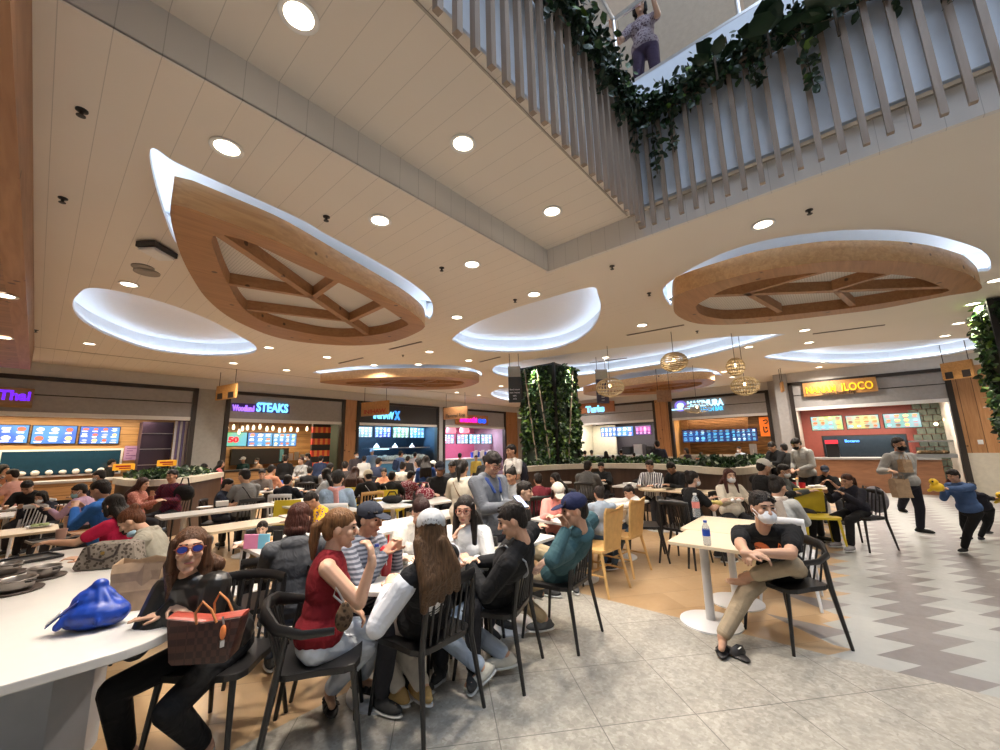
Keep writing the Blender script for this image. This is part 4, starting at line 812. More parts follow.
for i in range(6): MB().ell(WN.pt(a0+.2+(a1-a0-.4)*i/5, 1.16, .35), (.12,.1,.06), nu=10, nv=6).build('food_tray', plain('fried_food', (.35,.2,.09), .7, noise=.3), t)
t = thing('drinks_dispenser', 'black drinks dispenser with a red lit top on the Iloco counter', 'dispenser', WN.pt(*WN.px(834,466,.4), .4)); a0 = WN.px(828,460,.4)[0]; a1 = WN.px(841,460,.4)[0]
WN.box(MB(), a0, a1, 1.02, 1.55, .3, .6).build('machine_body', m_black, t, bevel=.015); WN.box(MB(), a0, a1, 1.45, 1.57, .27, .3).build('red_panel', emis('red_panel', (.75,.03,.05), .9), t)
# ------------------------------------------------------------------ hanging stall flags
m_flag = wood('flag_pine', (.42,.20,.05), (.60,.32,.10), knots=False)
def flag(px, py, t_, wdt, h, rz, label, txt=None, mt=None, tcol=None):
    c = PT(px, py, t_); t = thing('hanging_flag_sign', label, 'sign', c, rz)
    ux = Vector((math.cos(rz), math.sin(rz), 0)); MB().box(c, (wdt,.05,h), rz).build('sign_board', mt or m_flag, t, bevel=.005)
    for s_ in (-1, 1): MB().cyl(c+ux*(s_*wdt*.4)+Vector((0,0,h/2)), c+ux*(s_*wdt*.4)+Vector((0,0,CEIL-c.z)), .008, n=6).build('hanger', m_dark, t)
    if txt:
        nrm = Vector((math.sin(rz), -math.cos(rz), 0)); textobj('lettering', txt, h*.42, frameM(c+nrm*.027-Vector((0,0,h*.22)), ux, (0,0,1)), tcol or m_dark, t, .004, .004, width=wdt*.8)
    return t
flag(226.5,392,10.9,1.0,.40,math.radians(-78),'orange wooden flag sign hanging left of the STEAKS sign','||')
flag(375,408.5,14.2,1.35,.50,math.radians(-78),'orange wooden flag sign hanging in front of the grill stall header','INIHAW', tcol=plain('rust_red', (.45,.05,.02), .5))
flag(455.5,413,16.5,1.2,.50,math.radians(-78),'brown wooden flag sign hanging in front of the drinks stall header','Flavored Rice', mt=wood('flag_brown', (.22,.10,.04), (.32,.16,.07), knots=False))
flag(664,396,12.0,.42,.36,math.radians(-60),'brown flag sign hanging beside the ramen bar pillar', None, wood('flag_brown', (.22,.10,.04), (.32,.16,.07), knots=False))
flag(957.5,370,9.5,.58,.42,math.radians(-128),'wooden flag sign hanging over the right end of the Iloco stall','||')
flag(782,387,12.5,.36,.30,math.radians(14),'thin flag sign seen edge-on left of the Iloco sign')
def blade(px, py, t_, label, dark):
    c = PT(px, py, t_); rz = math.radians(-49); t = thing('directory_sign', label, 'sign', c, rz); w_ = .30; ux = Vector((math.cos(rz), math.sin(rz), 0)); nrm = Vector((math.sin(rz), -math.cos(rz), 0))
    MB().box(c+Vector((0,0,.30)), (w_,.07,.26), rz).build('header_block', plain('khaki_panel', (.33,.30,.24), .6), t); MB().box(c-Vector((0,0,.14)), (w_,.07,.62), rz).build('sign_board', dark, t)
    for s_ in (-1, 1): MB().cyl(c+ux*(s_*.11)+Vector((0,0,.43)), c+ux*(s_*.11)+Vector((0,0,CEIL-c.z)), .008, n=6).build('hanger', m_dark, t)
    for i in range(4): textobj('lettering', ('food court','rest rooms','atm','exit')[i], .055, frameM(c+nrm*.037-Vector((0,0,.14+.075*i)), ux, (0,0,1)), m_white, t, .002)
blade(514.5,384,9.6,'black hanging directory sign with small white lettering, left of the plant pillar', plain('sign_black', (.02,.022,.02), .5))
blade(602,386,10.2,'dark violet hanging directory sign right of the plant pillar, behind a woven lantern', plain('sign_violet', (.045,.035,.07), .5))
# ------------------------------------------------------------------ green plant pillar
def pillar(cx, cy, w_, zb, label, n, seed, dk=.0):
    t = thing('plant_pillar', label, 'plant pillar', (cx, cy, zb)); h = CEIL-zb-.02
    MB().box((cx, cy, zb+h/2), (w_, w_, h)).build('core', plain('dark_green_felt', (.012,.022,.012), .9), t)
    fr = MB()
    for sx in (-1, 1):
        for sy in (-1, 1): fr.box((cx+sx*w_/2, cy+sy*w_/2, zb+h/2), (.07,.07,h))
    for z in (zb+.03, zb+h*.34, zb+h*.67, zb+h-.03):
        for sx in (-1, 1): fr.box((cx+sx*w_/2, cy, z), (.05,w_,.04)).box((cx, cy+sx*w_/2, z), (w_,.05,.04))
    fr.build('frame', m_black, t)
    rn = random.Random(seed); pts = []
    for i in range(n):
        u = rn.uniform(-.46, .46)*w_; z = zb+.05+rn.random()*(h-.1); k = math.sin(u*7+z*2.3)+math.sin(z*4.1-u*3)
        if k < rn.uniform(-1.4, .5): continue
        d_ = w_/2+.03+rn.random()*.10
        r_ = rn.random(); pts.append((cx-d_, cy+u, z) if r_ < .45 else ((cx+u, cy-d_, z) if (r_ < .75 or cy > 0) else (cx+u, cy+d_, z)))
    foliage('foliage', pts, .11, t, w=(.38,.36,.18,.08), seed=seed, kind='stuff')
    for f0 in ((cx-w_/2-.14, cy-.28*w_), (cx-w_/2-.14, cy+.1*w_)): MB().bar((f0[0], f0[1]-.1, zb+.1), (f0[0], f0[1]+.22, CEIL-.1), .03, .03).build('diagonal_stake', m_slat, t)
    MB().bar((cx-.25*w_, cy-w_/2-.14, zb+.1), (cx+.2*w_, cy-w_/2-.14, CEIL-.1), .03, .03).build('diagonal_stake', m_slat, t)
    for q in ((cx-w_/2-.35, cy, CEIL-.06), (cx, (cy-w_/2-.35) if cy > 0 else (cy+w_/2+.35), CEIL-.06)):
        ld = bpy.data.lights.new('plant_spot', 'SPOT'); ld.energy = 90; ld.spot_size = 1.0; ld.color = (1,.95,.7); lo = bpy.data.objects.new('plant_spot', ld); COL.objects.link(lo); lo.location = q
        lo.rotation_euler = (Vector((cx, cy, 2.6))-Vector(q)).to_track_quat('-Z', 'Y').to_euler()
    return t
pillar(9.5, 6.32, 1.12, 1.12, 'square pillar covered in green plants in the middle of the hall', 7500, 11)
c = P(985, 296, CEIL)
pc = P(988, 297, CEIL); pillar(pc.x+.49, pc.y-.42, .8, 1.25, 'plant-covered pillar cut by the right edge of the photo', 5200, 12)
# ------------------------------------------------------------------ curved planters
m_booth = wood('booth_brown', (.055,.030,.020), (.085,.048,.032), axis=(6,6,1), knots=False); m_capst = plain('planter_cream_cap', (.56,.50,.40), .5)
def planter(px, zc, label, thick, seed, n, sz=.16, flowers=True):
    pts = spline([P(x, y, zc) for x, y in px], 6, close=False); back = []
    for i, p in enumerate(pts):
        a = pts[max(i-1,0)]; b_ = pts[min(i+1,len(pts)-1)]; d = (b_-a).normalized(); nn = Vector((-d.y, d.x, 0)); nn = nn if nn.dot(Vector((p.x,p.y,0))) > 0 else -nn; back.append(p+nn*thick)
    t = thing('curved_planter', label, 'planter', (pts[len(pts)//2].x, pts[len(pts)//2].y, 0)); z_ = lambda q, z: [Vector((p.x, p.y, z)) for p in q]
    loop = pts+list(reversed(back)); MB().prism([(p.x, p.y) for p in loop], 0, zc-.12).build('planter_wall', m_booth, t)
    f = []
    for i, p in enumerate(pts): f.append(p-(back[i]-p).normalized()*.05)
    MB().prism([(p.x, p.y) for p in f+list(reversed(back))], zc-.12, zc).build('cap_band', m_capst, t)
    rn = random.Random(seed); L_ = []
    for i in range(n):
        k = rn.randrange(len(pts)-1); f_ = rn.random(); q = pts[k].lerp(pts[k+1], f_).lerp(back[k].lerp(back[k+1], f_), rn.uniform(.25, .8)); hh = .11+.09*math.sin(k*.9+seed)*math.sin(k*.37)
        L_.append((q.x, q.y, zc-.02+rn.random()*max(.06, hh)))
    foliage('plants', L_, sz*.62, t, w=(.62,.25,.06,.07), seed=seed, kind='stuff', droop=-.3)
    return pts, back
PR = planter([(520,467),(560,464.5),(600,463.5),(630,463.5),(658,464),(690,466),(720,468),(745,467.5),(765,464),(775,459)], 1.12, 'curved brown booth wall with cream cap and plants around the plant pillar, right of centre', .6, 21, 5200)
PLN = planter([(116,478),(135,480),(160,479.5),(190,477),(222,472)], 1.12, 'curved brown booth wall with cream cap and plants in front of the Thai stall', .6, 22, 2600)
# ------------------------------------------------------------------ woven lanterns
def lantern(px, py, t_, r, hz, label, n=26, style=0):
    c = PT(px, py, t_); t = thing('woven_lantern', label, 'pendant lamp', c); mt = plain('cane', (.46,.36,.22), .6); mb = MB()
    for i in range(n):
        a = math.pi*2*i/n
        if style == 1 and i % 2: continue
        mb.tube([c+Vector((math.cos(a)*r*math.cos(e), math.sin(a)*r*math.cos(e), hz*math.sin(e))) for e in [(-1.35+2.7*k/10) for k in range(11)]], .0075, 5)
    for e in ([-1.2,-.8,-.4,0,.4,.8,1.2] if style == 0 else [-1.1+.22*k for k in range(11)]):
        q = [c+Vector((math.cos(2*math.pi*k/28)*r*math.cos(e), math.sin(2*math.pi*k/28)*r*math.cos(e), hz*math.sin(e))) for k in range(29)]; mb.tube(q, .009 if style == 0 else .013, 5, cap=False)
    mb.build('cane_weave', mt, t)
    MB().ell(c+Vector((0,0,hz*.2)), .035).build('bulb', emis('warm_bulb', (1,.75,.4), 8), t); MB().cyl(c+Vector((0,0,hz*.3)), (c.x, c.y, CEIL), .006, n=6).build('cord', m_black, t)
    ld = bpy.data.lights.new('lantern_lamp', 'POINT'); ld.energy = 2.0; ld.color = (1,.85,.6); ld.shadow_soft_size = .04; lo = bpy.data.objects.new('lantern_lamp', ld); COL.objects.link(lo); lo.location = c+Vector((0,0,hz*.2-.08))
lantern(610,387.5,9.0,.31,.21,'flattened globe lantern of woven cane hanging left, by the dark directory sign')
lantern(674,362,8.0,.255,.19,'domed lantern with horizontal cane rings hanging highest in the middle', 16, 1)
lantern(735.5,367,8.2,.17,.19,'small bucket-shaped cane lantern hanging just above the round one', 20)
lantern(745,386,8.4,.27,.20,'round cane globe lantern hanging lowest at right')
lantern(697,408,11.5,.38,.15,'faint flat cane lantern hanging in front of the ramen bar sign', 9)
# ------------------------------------------------------------------ bodies grown from overlapping volumes
def grow(mb, vox, smooth=3):
    """one continuous surface from overlapping closed volumes"""
    me = bpy.data.meshes.new('volume'); me.from_pydata([tuple(v) for v in mb.v], [], mb.f); me.update()
    o = bpy.data.objects.new('volume', me); BUILD.objects.link(o)
    r = o.modifiers.new('r', 'REMESH'); r.mode = 'VOXEL'; r.voxel_size = vox; r.use_smooth_shade = True
    s_ = o.modifiers.new('s', 'SMOOTH'); s_.factor = .5; s_.iterations = smooth
    dg = bpy.context.evaluated_depsgraph_get(); out = bpy.data.meshes.new_from_object(o.evaluated_get(dg))
    bpy.data.objects.remove(o); bpy.data.meshes.remove(me)
    return out
def put(me, name, mt, root, par=None, **tags):
    me.materials.clear(); me.materials.append(mt); me.transform(root.matrix_basis.inverted()); me.name = name
    for p in me.polygons: p.use_smooth = True
    o = bpy.data.objects.new(name, me); COL.objects.link(o); o.parent = par or root
    for k, v in tags.items(): o[k] = v
    return o
Z = Vector((0,0,1))
def ik(a, b, l1, l2, hint):
    a = Vector(a); b = Vector(b); d = b-a; L_ = d.length; m_ = (l1+l2)*.995
    if L_ > m_: b = a+d*(m_/L_); d = b-a; L_ = m_
    if L_ < abs(l1-l2)+.02: L_ = abs(l1-l2)+.02
    x = (l1*l1-l2*l2+L_*L_)/(2*L_); h = math.sqrt(max(0, l1*l1-x*x)); dn = d.normalized(); hv = Vector(hint); hv = hv-dn*hv.dot(dn)
    if hv.length < 1e-4: hv = Vector((0,0,-1))-dn*(-dn.z)
    return a+dn*x+hv.normalized()*h, b
def hv(deg):
    """heading in the camera's own frame: 0 right, 90 away, 180 left, 270 towards"""
    a = math.radians(deg); return R0*math.cos(a)+F0*math.sin(a)
def hand(mb, W, d, nrm, s, side, vox, curl=.5, mitt=False):
    """palm with four fingers and a thumb; nrm points out of the back of the hand, side = +1 right hand"""
    d = d.normalized(); nrm = (nrm-d*nrm.dot(d)); nrm = nrm.normalized() if nrm.length > 1e-3 else d.cross(Vector((1,0,0))).normalized(); x = d.cross(nrm).normalized()*side
    M = Matrix((x, nrm, d)).transposed()
    mb.ell(W+d*.048*s, (.039*s,.017*s,.052*s), M, 10, 6); mb.cap(W-d*.02*s, W+d*.02*s, .026*s, .027*s, 8)
    r = max(.0085*s, vox*.75)
    for i, (o_, l) in enumerate(((-.030,.033),(-.010,.040),(.011,.043),(.031,.038))):
        k = W+d*.088*s+x*o_*s; a1 = curl*.75; a2 = curl*1.7
        p1 = k+(d*math.cos(a1)-nrm*math.sin(a1)+x*o_*1.1)*l*s; p2 = p1+(d*math.cos(a2)-nrm*math.sin(a2))*l*.85*s
        mb.cap(k-d*.02*s, p1, r*1.05, r, 6); mb.cap(p1, p2, r, r*.85, 6)
    t0 = W+d*.022*s-x*(-.03)*s; t1 = t0+(d*.65+x*.75-nrm*.25).normalized()*.035*s; mb.cap(t0, t1, r*1.35, r*1.15, 6); mb.cap(t1, t1+(d*.9+x*.3-nrm*.3).normalized()*.03*s, r*1.15, r*.9, 6)
SK = [(.50,.29,.19),(.56,.34,.23),(.42,.235,.15),(.60,.38,.27)]
BK = (.016,.012,.010)
def person(label, pel, head, tdir, look, hands, feet, s=.95, fem=False, top=('shirt', (.1,.1,.1)), sleeve='long', bottom=(.03,.03,.035), hair='short', hcol=BK, sk=0, vox=.011, elb=None, knee=None, extras=(), shoe=(.05,.05,.05), shoekind='shoe', hdir=None, hnorm=None, curl=(.5,.5), nofeet=False, toedir=None, topmat=None, botmat=None, group=None, sfac=1.0, noface=False, sleevemat=None, bare=(False,False)):
    pel = Vector(pel); head = Vector(head); tdir = Vector((tdir.x, tdir.y, 0)).normalized(); look = Vector(look).normalized()
    root = thing('person', label, 'person', (pel.x, pel.y, 0), math.atan2(tdir.y, tdir.x)-math.pi/2, group)
    rt = tdir.cross(Z).normalized()
    hx = look.cross(Z).normalized(); hu = hx.cross(look).normalized(); HM = Matrix((hx, look, hu)).transposed()
    H = head; h_ = lambda x, y, z: H+HM@Vector((x*s, y*s, z*s))
    c7 = h_(0,-.035,-.15); a = (c7-pel); TL = a.length; a.normalize(); fw = a.cross(rt).normalized(); rt2 = fw.cross(a).normalized(); TM = Matrix((rt2, fw, a)).transposed()
    sw_ = (.150 if fem else .172)*s; ch = (.142,.104) if fem else (.163,.112)
    hipw = .09*s
    def torso(mb, g, neck=True, full=True):
        mb.ell(pel+a*TL*.66, (ch[0]*s+g, ch[1]*s+g, .19*s+g), TM, 16, 10); mb.ell(pel+a*TL*.33, ((.128 if fem else .143)*s+g, .100*s+g, .17*s+g), TM, 16, 10)
        if full: mb.ell(pel+a*(.02 if g < 0 else .055), (.160*s+g*1.6, .120*s+g*1.6, .12*s+g), TM, 16, 10)
        S0 = pel+a*TL*.885; kk = .62 if (sleeve == 'none' and g > 0) else .9; mb.cap(S0-rt2*sw_*kk, S0+rt2*sw_*kk, .054*s+g*.6, .054*s+g*.6, 10); mb.cap(pel+a*TL*.93-rt2*.05*s, pel+a*TL*.93+rt2*.05*s, .056*s+g*.4, .056*s+g*.4, 10)
        if fem:
            for q in (-1, 1): mb.ell(pel+a*TL*.62+fw*.075*s+rt2*q*.062*s, (.056*s+g, .05*s+g, .058*s+g), TM, 12, 8)
    shp = [pel+a*TL*.875-rt2*sw_, pel+a*TL*.875+rt2*sw_]; arms = []
    for i, sd in enumerate((-1, 1)):
        w_ = Vector(hands[i]); hint = (elb[i] if elb and elb[i] is not None else (-Z*1.0+rt2*sd*.55-tdir*.35)); e, w2 = ik(shp[i], w_, .275*s, .245*s, hint); arms.append((shp[i], e, w2))
    legs = []
    for i, sd in enumerate((-1, 1)):
        hp = pel+rt2*sd*hipw-a*.01; f_ = Vector(feet[i]); hint = (knee[i] if knee and knee[i] is not None else (tdir*.9+Z*.5+rt*sd*.1)); k, f2 = ik(hp, f_, .42*s, .40*s, hint); legs.append((hp, k, f2))
    td = [(toedir[i] if toedir and toedir[i] is not None else (tdir+rt*(-.12 if i == 0 else .12))).normalized() for i in range(2)]
    # --- body
    mb = MB(); torso(mb, -.006)
    mb.cap(c7-a*.02, h_(0,-.02,-.06), .052*s, .050*s, 12)
    mb.ell(h_(0,-.006,.022), (.074*s,.094*s,.094*s), HM, 16, 12); mb.ell(h_(0,.022,-.045), (.056*s,.062*s,.066*s), HM, 14, 10); mb.ell(h_(0,.062,-.098), (.026*s,.024*s,.020*s), HM, 10, 6)
    mb.ell(h_(0,.062,.030), (.050*s,.030*s,.022*s), HM, 12, 6)
    mb.cap(h_(0,.086,.012), h_(0,.106,-.022), .0085*s, .0125*s, 8); mb.ell(h_(-.011,.096,-.026), (.009*s,)*3, HM, 8, 5); mb.ell(h_(.011,.096,-.026), (.009*s,)*3, HM, 8, 5)
    for q in (-1, 1):
        mb.ell(h_(q*.074,-.006,-.005), (.011*s,.019*s,.031*s), HM, 8, 6); mb.ell(h_(q*.036,.062,-.02), (.026*s,.024*s,.024*s), HM, 10, 6)
    mb.ell(h_(0,.080,-.058), (.024*s,.014*s,.013*s), HM, 10, 6)
    for i, sd in enumerate((-1, 1)):
        A, E_, W_ = arms[i]; mb.cap(A, E_, .050*s, .040*s); mb.cap(E_, W_, .041*s, .027*s)
        hd = (hdir[i] if hdir and hdir[i] is not None else (W_-E_)); hn = (hnorm[i] if hnorm and hnorm[i] is not None else Z+fw*.2)
        hand(mb, W_, Vector(hd), Vector(hn), s, sd if True else 1, vox, curl[i])
        A, K_, F_ = legs[i]; mb.cap(A, K_, .078*s, .056*s); mb.cap(K_, F_, .054*s, .036*s)
        if not nofeet:
            fo = F_+Vector((0,0,-.035*s)); mb.cap(fo-td[i]*.03*s, fo+td[i]*.12*s, .033*s, .024*s, 8); mb.cap(F_, fo, .036*s, .034*s, 8)
            if bare[i]:
                xx = td[i].cross(Z).normalized()
                for q in range(5): mb.cap(fo+td[i]*.11*s+xx*(q-2)*.017*s, fo+td[i]*(.15-.008*abs(q-1))*s+xx*(q-2)*.018*s-Z*.006, .012*s, .010*s, 6)
    body = put(grow(mb, vox, 3 if vox < .008 else 2), 'body', skin(SK[sk]), root)
    # --- trousers
    mb = MB(); mb.ell(pel-a*.005, (.166*s, .126*s, .105*s), TM, 16, 10)
    for i in range(2):
        A, K_, F_ = legs[i]; e_ = K_.lerp(F_, .70 if bare[i] else .90); mb.cap(A, K_, .090*s, .070*s, 12); mb.cap(K_, e_, .070*s, .056*s, 12)
    put(grow(mb, vox, 3), 'trousers', botmat or cloth(bottom), root)
    # --- top
    mb = MB(); g = .016 if top[0] in ('shirt','t_shirt','tank_top') else .022
    g *= s; torso(mb, g, full=True); main = mb; mb = MB() if sleevemat else mb
    for i in range(2):
        A, E_, W_ = arms[i]
        if sleevemat: A = A.lerp(E_, .12)
        if sleeve != 'none':
            ee = E_ if sleeve == 'long' else A.lerp(E_, .62)
            mb.cap(A, ee, .058*s+g*.7, (.047 if sleeve == 'long' else .056)*s+g*.5, 12)
            if sleeve == 'long': mb.cap(E_, E_.lerp(W_, .93), .046*s+g*.6, .034*s+g*.5, 12)
    if sleevemat: put(grow(mb, vox, 3), 'sleeves', sleevemat, root)
    mb = main
    if top[0] in ('hoodie','jacket'):
        mb.ell(c7-fw*.055*s-a*.02, ((.10 if top[0] == 'hoodie' else .075)*s, .05*s, (.06 if top[0] == 'hoodie' else .03)*s), TM, 12, 8); mb.cap(c7-rt2*.05*s-a*.01+fw*.02, c7+rt2*.05*s-a*.01+fw*.02, .045*s, .045*s)
    tp = put(grow(mb, vox, 3), top[0], topmat or cloth(top[1]), root)
    # --- hair
    mb = MB()
    if hair != 'bald':
        mb.ell(h_(0,-.018,.042), (.082*s,.100*s,.086*s), HM, 16, 12); mb.ell(h_(0,-.058,.0), (.073*s,.056*s,.086*s), HM, 14, 10)
        rn = random.Random(int(abs(head.x*977+head.y*331)))
        for q in range(26 if not fem else 0):
            t1 = rn.uniform(0, 6.28); t2 = rn.uniform(.15, 1.35); dd = Vector((math.cos(t1)*math.cos(t2), math.sin(t1)*math.cos(t2), math.sin(t2))); pp = Vector((dd.x*.076, -.018+dd.y*.094, .042+dd.z*.080))
            mb.cap(h_(*pp), h_(pp.x*1.0+rn.uniform(-.01,.01), pp.y+.022, pp.z+rn.uniform(-.012,.004)), .013*s, .009*s, 6)
        if hair in ('bob','long','longfront'):
            mb.ell(h_(0,-.038,-.028), (.089*s,.076*s,.108*s), HM, 14, 10)
            for q in (-1, 1): mb.cap(h_(q*.074,.022,.05), h_(q*.080,.018,-.085), .022*s, .024*s, 8)
        if hair == 'bob': mb.ell(h_(0,-.045,-.085), (.088*s,.07*s,.05*s), HM, 14, 10)
        if hair in ('long','longfront'):
            b0 = h_(0,-.06,-.06)
            for q in (-1, -.5, 0, .5, 1):
                md = c7-fw*.105*s-a*.02+rt2*q*.085*s; mb.cap(b0+hx*q*.055*s, md, .052*s, .050*s, 8); mb.cap(md, (pel+a*TL*(.66+.05*(q % 1 > 0))-fw*.140*s+rt2*q*.115*s) if hair == 'long' else (pel+a*TL*.86-fw*.10*s+rt2*q*.05*s), .050*s, .026*s, 8)
            if hair == 'longfront':
                for q in (-1, 1): mb.cap(h_(q*.078,.0,-.06), pel+a*TL*.66+fw*.10*s+rt2*q*.085*s, .034*s, .024*s, 8)
        if hair == 'pony':
            k0 = h_(0,-.105,.03); mb.ell(k0, .03*s); mb.tube([k0, h_(0,-.15,.0), h_(0,-.15,-.09), h_(0,-.135,-.2)], [.026*s,.036*s,.033*s,.012*s], 8)
        if hair == 'bun': mb.ell(h_(0,-.09,.09), (.045*s,.045*s,.042*s), HM, 12, 8)
        put(grow(mb, max(vox, .006), 2), 'hair', hairm(hcol), root)
    # --- face
    if not noface:
        mb = MB()
        for q in (-1, 1): mb.ell(h_(q*.030,.0815,.012), (.0125*s,.008*s,.0065*s), HM, 8, 6)
        put(mb.mesh('eyes', None), 'eyes', plain('eye_dark', (.02,.014,.01), .15), root)
        mb = MB()
        for q in (-1, 1): mb.cap(h_(q*.015,.088,.033), h_(q*.046,.076,.035), .0045*s, .003*s, 6)
        put(mb.mesh('eyebrows', None), 'eyebrows', hairm(BK), root)
        if 'mask' not in [e if isinstance(e, str) else e[0] for e in extras]:
            put(MB().ell(h_(0,.090,-.060), (.021*s,.007*s,.0065*s), HM, 10, 6).mesh('lips', None), 'lips', plain('lips', (.38,.12,.10), .4), root)
    for e in extras:
        k, c = (e, None) if isinstance(e, str) else (e[0], e[1])
        if k == 'mask':
            mb = MB().ell(h_(0,.052,-.052), (.060*s,.062*s,.056*s), HM, 14, 10).ell(h_(0,.09,-.03), (.02*s,.022*s,.02*s), HM, 8, 6)
            fm = put(grow(mb, max(vox*.7, .005), 2), 'face_mask', cloth(c or (.75,.76,.78)), root)
            mb = MB()
            for q in (-1, 1): mb.tube([h_(q*.058,.05,-.035), h_(q*.078,.01,.0)], .0025, 5).tube([h_(q*.055,.045,-.075), h_(q*.078,-.005,-.02)], .0025, 5)
            put(mb.mesh('ear_loops', None), 'ear_loops', cloth((.75,.76,.78)), root, fm)
        if k == 'chin_mask':
            put(MB().ell(h_(0,.045,-.105), (.056*s,.055*s,.036*s), HM, 12, 8).mesh('face_mask', None), 'face_mask', cloth(c or (.35,.5,.62)), root)
        if k == 'glasses':
            mb = MB()
            for q in (-1, 1):
                cc = h_(q*.033,.098,.010); mb.tube([cc+HM@Vector((math.cos(t_)*.026*s, 0, math.sin(t_)*.020*s)) for t_ in [2*math.pi*i/16 for i in range(17)]], .0032, 5, cap=False); mb.tube([h_(q*.058,.095,.015), h_(q*.080,.0,.010)], .003, 5)
            mb.tube([h_(-.008,.101,.014), h_(.008,.101,.014)], .0028, 5); g_ = put(mb.mesh('glasses', None), 'glasses', plain('glasses_frame', c or (.02,.02,.02), .3), root)
            if c:
                mb = MB()
                for q in (-1, 1): mb.ell(h_(q*.033,.098,.010), (.024*s,.0015*s,.018*s), HM, 14, 6)
                put(mb.mesh('lenses', None), 'lenses', plain('blue_reflection_lens', (.05,.08,.42), .06, .5), root, g_)  # blue reflection painted into the lens colour
        if k in ('cap','cap_back'):
            mb = MB().ell(h_(0,-.012,.055), (.088*s,.106*s,.080*s), HM, 18, 12); mb.cyl(h_(0,-.012,.045), h_(0,-.012,.03), .088*s, .090*s, 18)
            bm_ = MB(); sg_ = -1 if k == 'cap_back' and False else 1
            bm_.ell(h_(0,.118*sg_,.045), (.066*s,.065*s,.007*s), HM@Matrix.Rotation(-.22*sg_, 3, 'X'), 18, 6)
            co_ = put(grow(mb, max(vox*.8, .006), 2), 'cap', cloth(c), root); put(bm_.mesh('brim', None), 'brim', cloth(c), root, co_)
            put(MB().ell(h_(0,-.012,.137), (.008*s,)*3, HM, 8, 5).mesh('cap_button', None), 'cap_button', cloth(c), root, co_)
        if k == 'beanie':
            put(grow(MB().ell(h_(0,-.015,.055), (.092*s,.108*s,.086*s), HM, 18, 12).cyl(h_(0,-.015,.05), h_(0,-.02,.02), .096*s, .098*s, 18), max(vox, .008), 2), 'hat', cloth(c), root)
        if k == 'strap':
            q0 = pel+a*TL*.90-rt2*.09*s; q1 = pel+a*TL*.12+rt2*.16*s; pts = []
            for sgn in (1, -1):
                for i in range(9):
                    f_ = i/8 if sgn == 1 else 1-i/8; p_ = q0.lerp(q1, f_); bul = math.sin(f_*math.pi)*.35+.65; pts.append(p_+fw*sgn*(ch[1]*s+.022)*bul)
            pts.append(pts[0]); put(MB().tube(pts, .011, 6, cap=False, flat=(1.4,.5)).mesh('strap', None), 'bag_strap', cloth(c or (.5,.5,.5)), root)
        if k == 'scarf':
            mb = MB().tube([c7+rt2*.10*s+fw*.02, c7-fw*.085*s-a*.02, c7-rt2*.10*s+fw*.02], .045*s, 8); mb.tube([c7-fw*.09*s, pel+a*TL*.6-fw*.14*s+rt2*.03, pel+a*TL*.18-fw*.145*s+rt2*.05], [.06*s,.055*s,.05*s], 8, flat=(1.2,.5))
            put(grow(mb, vox, 2), 'scarf', cloth(c), root)
        if k == 'backpack':
            mb = MB().ell(pel+a*TL*.5-fw*.20*s, (.15*s,.10*s,.21*s), TM, 14, 10).ell(pel+a*TL*.32-fw*.27*s, (.11*s,.06*s,.11*s), TM, 12, 8); bo = put(grow(mb, vox, 2), 'backpack', cloth(c), root)
            mb = MB()
            for q in (-1, 1): mb.tube([pel+a*TL*.72-fw*.13*s+rt2*q*.07*s, pel+a*TL*.93+rt2*q*.10*s, pel+a*TL*.72+fw*.125*s+rt2*q*.10*s, pel+a*TL*.38+fw*.10*s+rt2*q*.12*s, pel+a*TL*.3-fw*.08*s+rt2*q*.14*s], .014, 6, flat=(1.5,.5))
            put(mb.mesh('backpack_straps', None), 'backpack_straps', cloth(c), root, bo)
    # --- shoes
    if not nofeet:
        for i in range(2):
            if bare[i]: continue
            F_ = legs[i][2]; d_ = td[i]; x_ = d_.cross(Z).normalized(); u_ = x_.cross(d_).normalized(); M_ = Matrix((x_, d_, u_)).transposed(); c0 = F_-u_*.047*s+d_*.045*s
            if shoekind == 'shoe':
                mb = MB().ell(c0+u_*.004, (.046*s,.135*s,.038*s), M_, 12, 8).ell(c0-d_*.05*s+u_*.02*s, (.042*s,.065*s,.052*s), M_, 12, 8); so = put(grow(mb, max(vox, .007), 2), 'shoe', cloth(shoe), root)
                mb = MB().ell(c0-u_*.026*s, (.047*s,.138*s,.014*s), M_, 14, 6); put(mb.mesh('sole', None), 'sole', plain('sole_white', (.6,.6,.58), .6), root, so)
            else:
                mb = MB().ell(c0-u_*.030*s, (.047*s,.138*s,.014*s), M_, 14, 6)
                for f0, f1 in ((.06,.02),(.02,-.01)): mb.tube([c0+x_*.045*s+d_*f0*s-u_*.02*s, c0+u_*.026*s+d_*(f0-.01)*s, c0-x_*.045*s+d_*f1*s-u_*.02*s], .010*s, 6, flat=(1.6,.6))
                if shoekind == 'sandal': mb.tube([c0+x_*.04*s-d_*.05*s-u_*.02*s, c0+u_*.05*s-d_*.045*s, c0-x_*.04*s-d_*.05*s-u_*.02*s], .009*s, 6); mb.tube([c0+x_*.04*s-d_*.05*s+u_*.0*s, c0+u_*.015*s-d_*.098*s, c0-x_*.04*s-d_*.05*s], .008*s, 6)
                put(mb.mesh('sandal', None), 'sandal', plain('sandal_black', (.02,.018,.018), .5), root)
    root['_h'] = 0; del root['_h']
    return dict(root=root, top=tp, body=body, a=a, fw=fw, rt=rt2, pel=pel, c7=c7, TL=TL, arms=arms, legs=legs, H=H, HM=HM, s=s, td=td)
SEATED = []
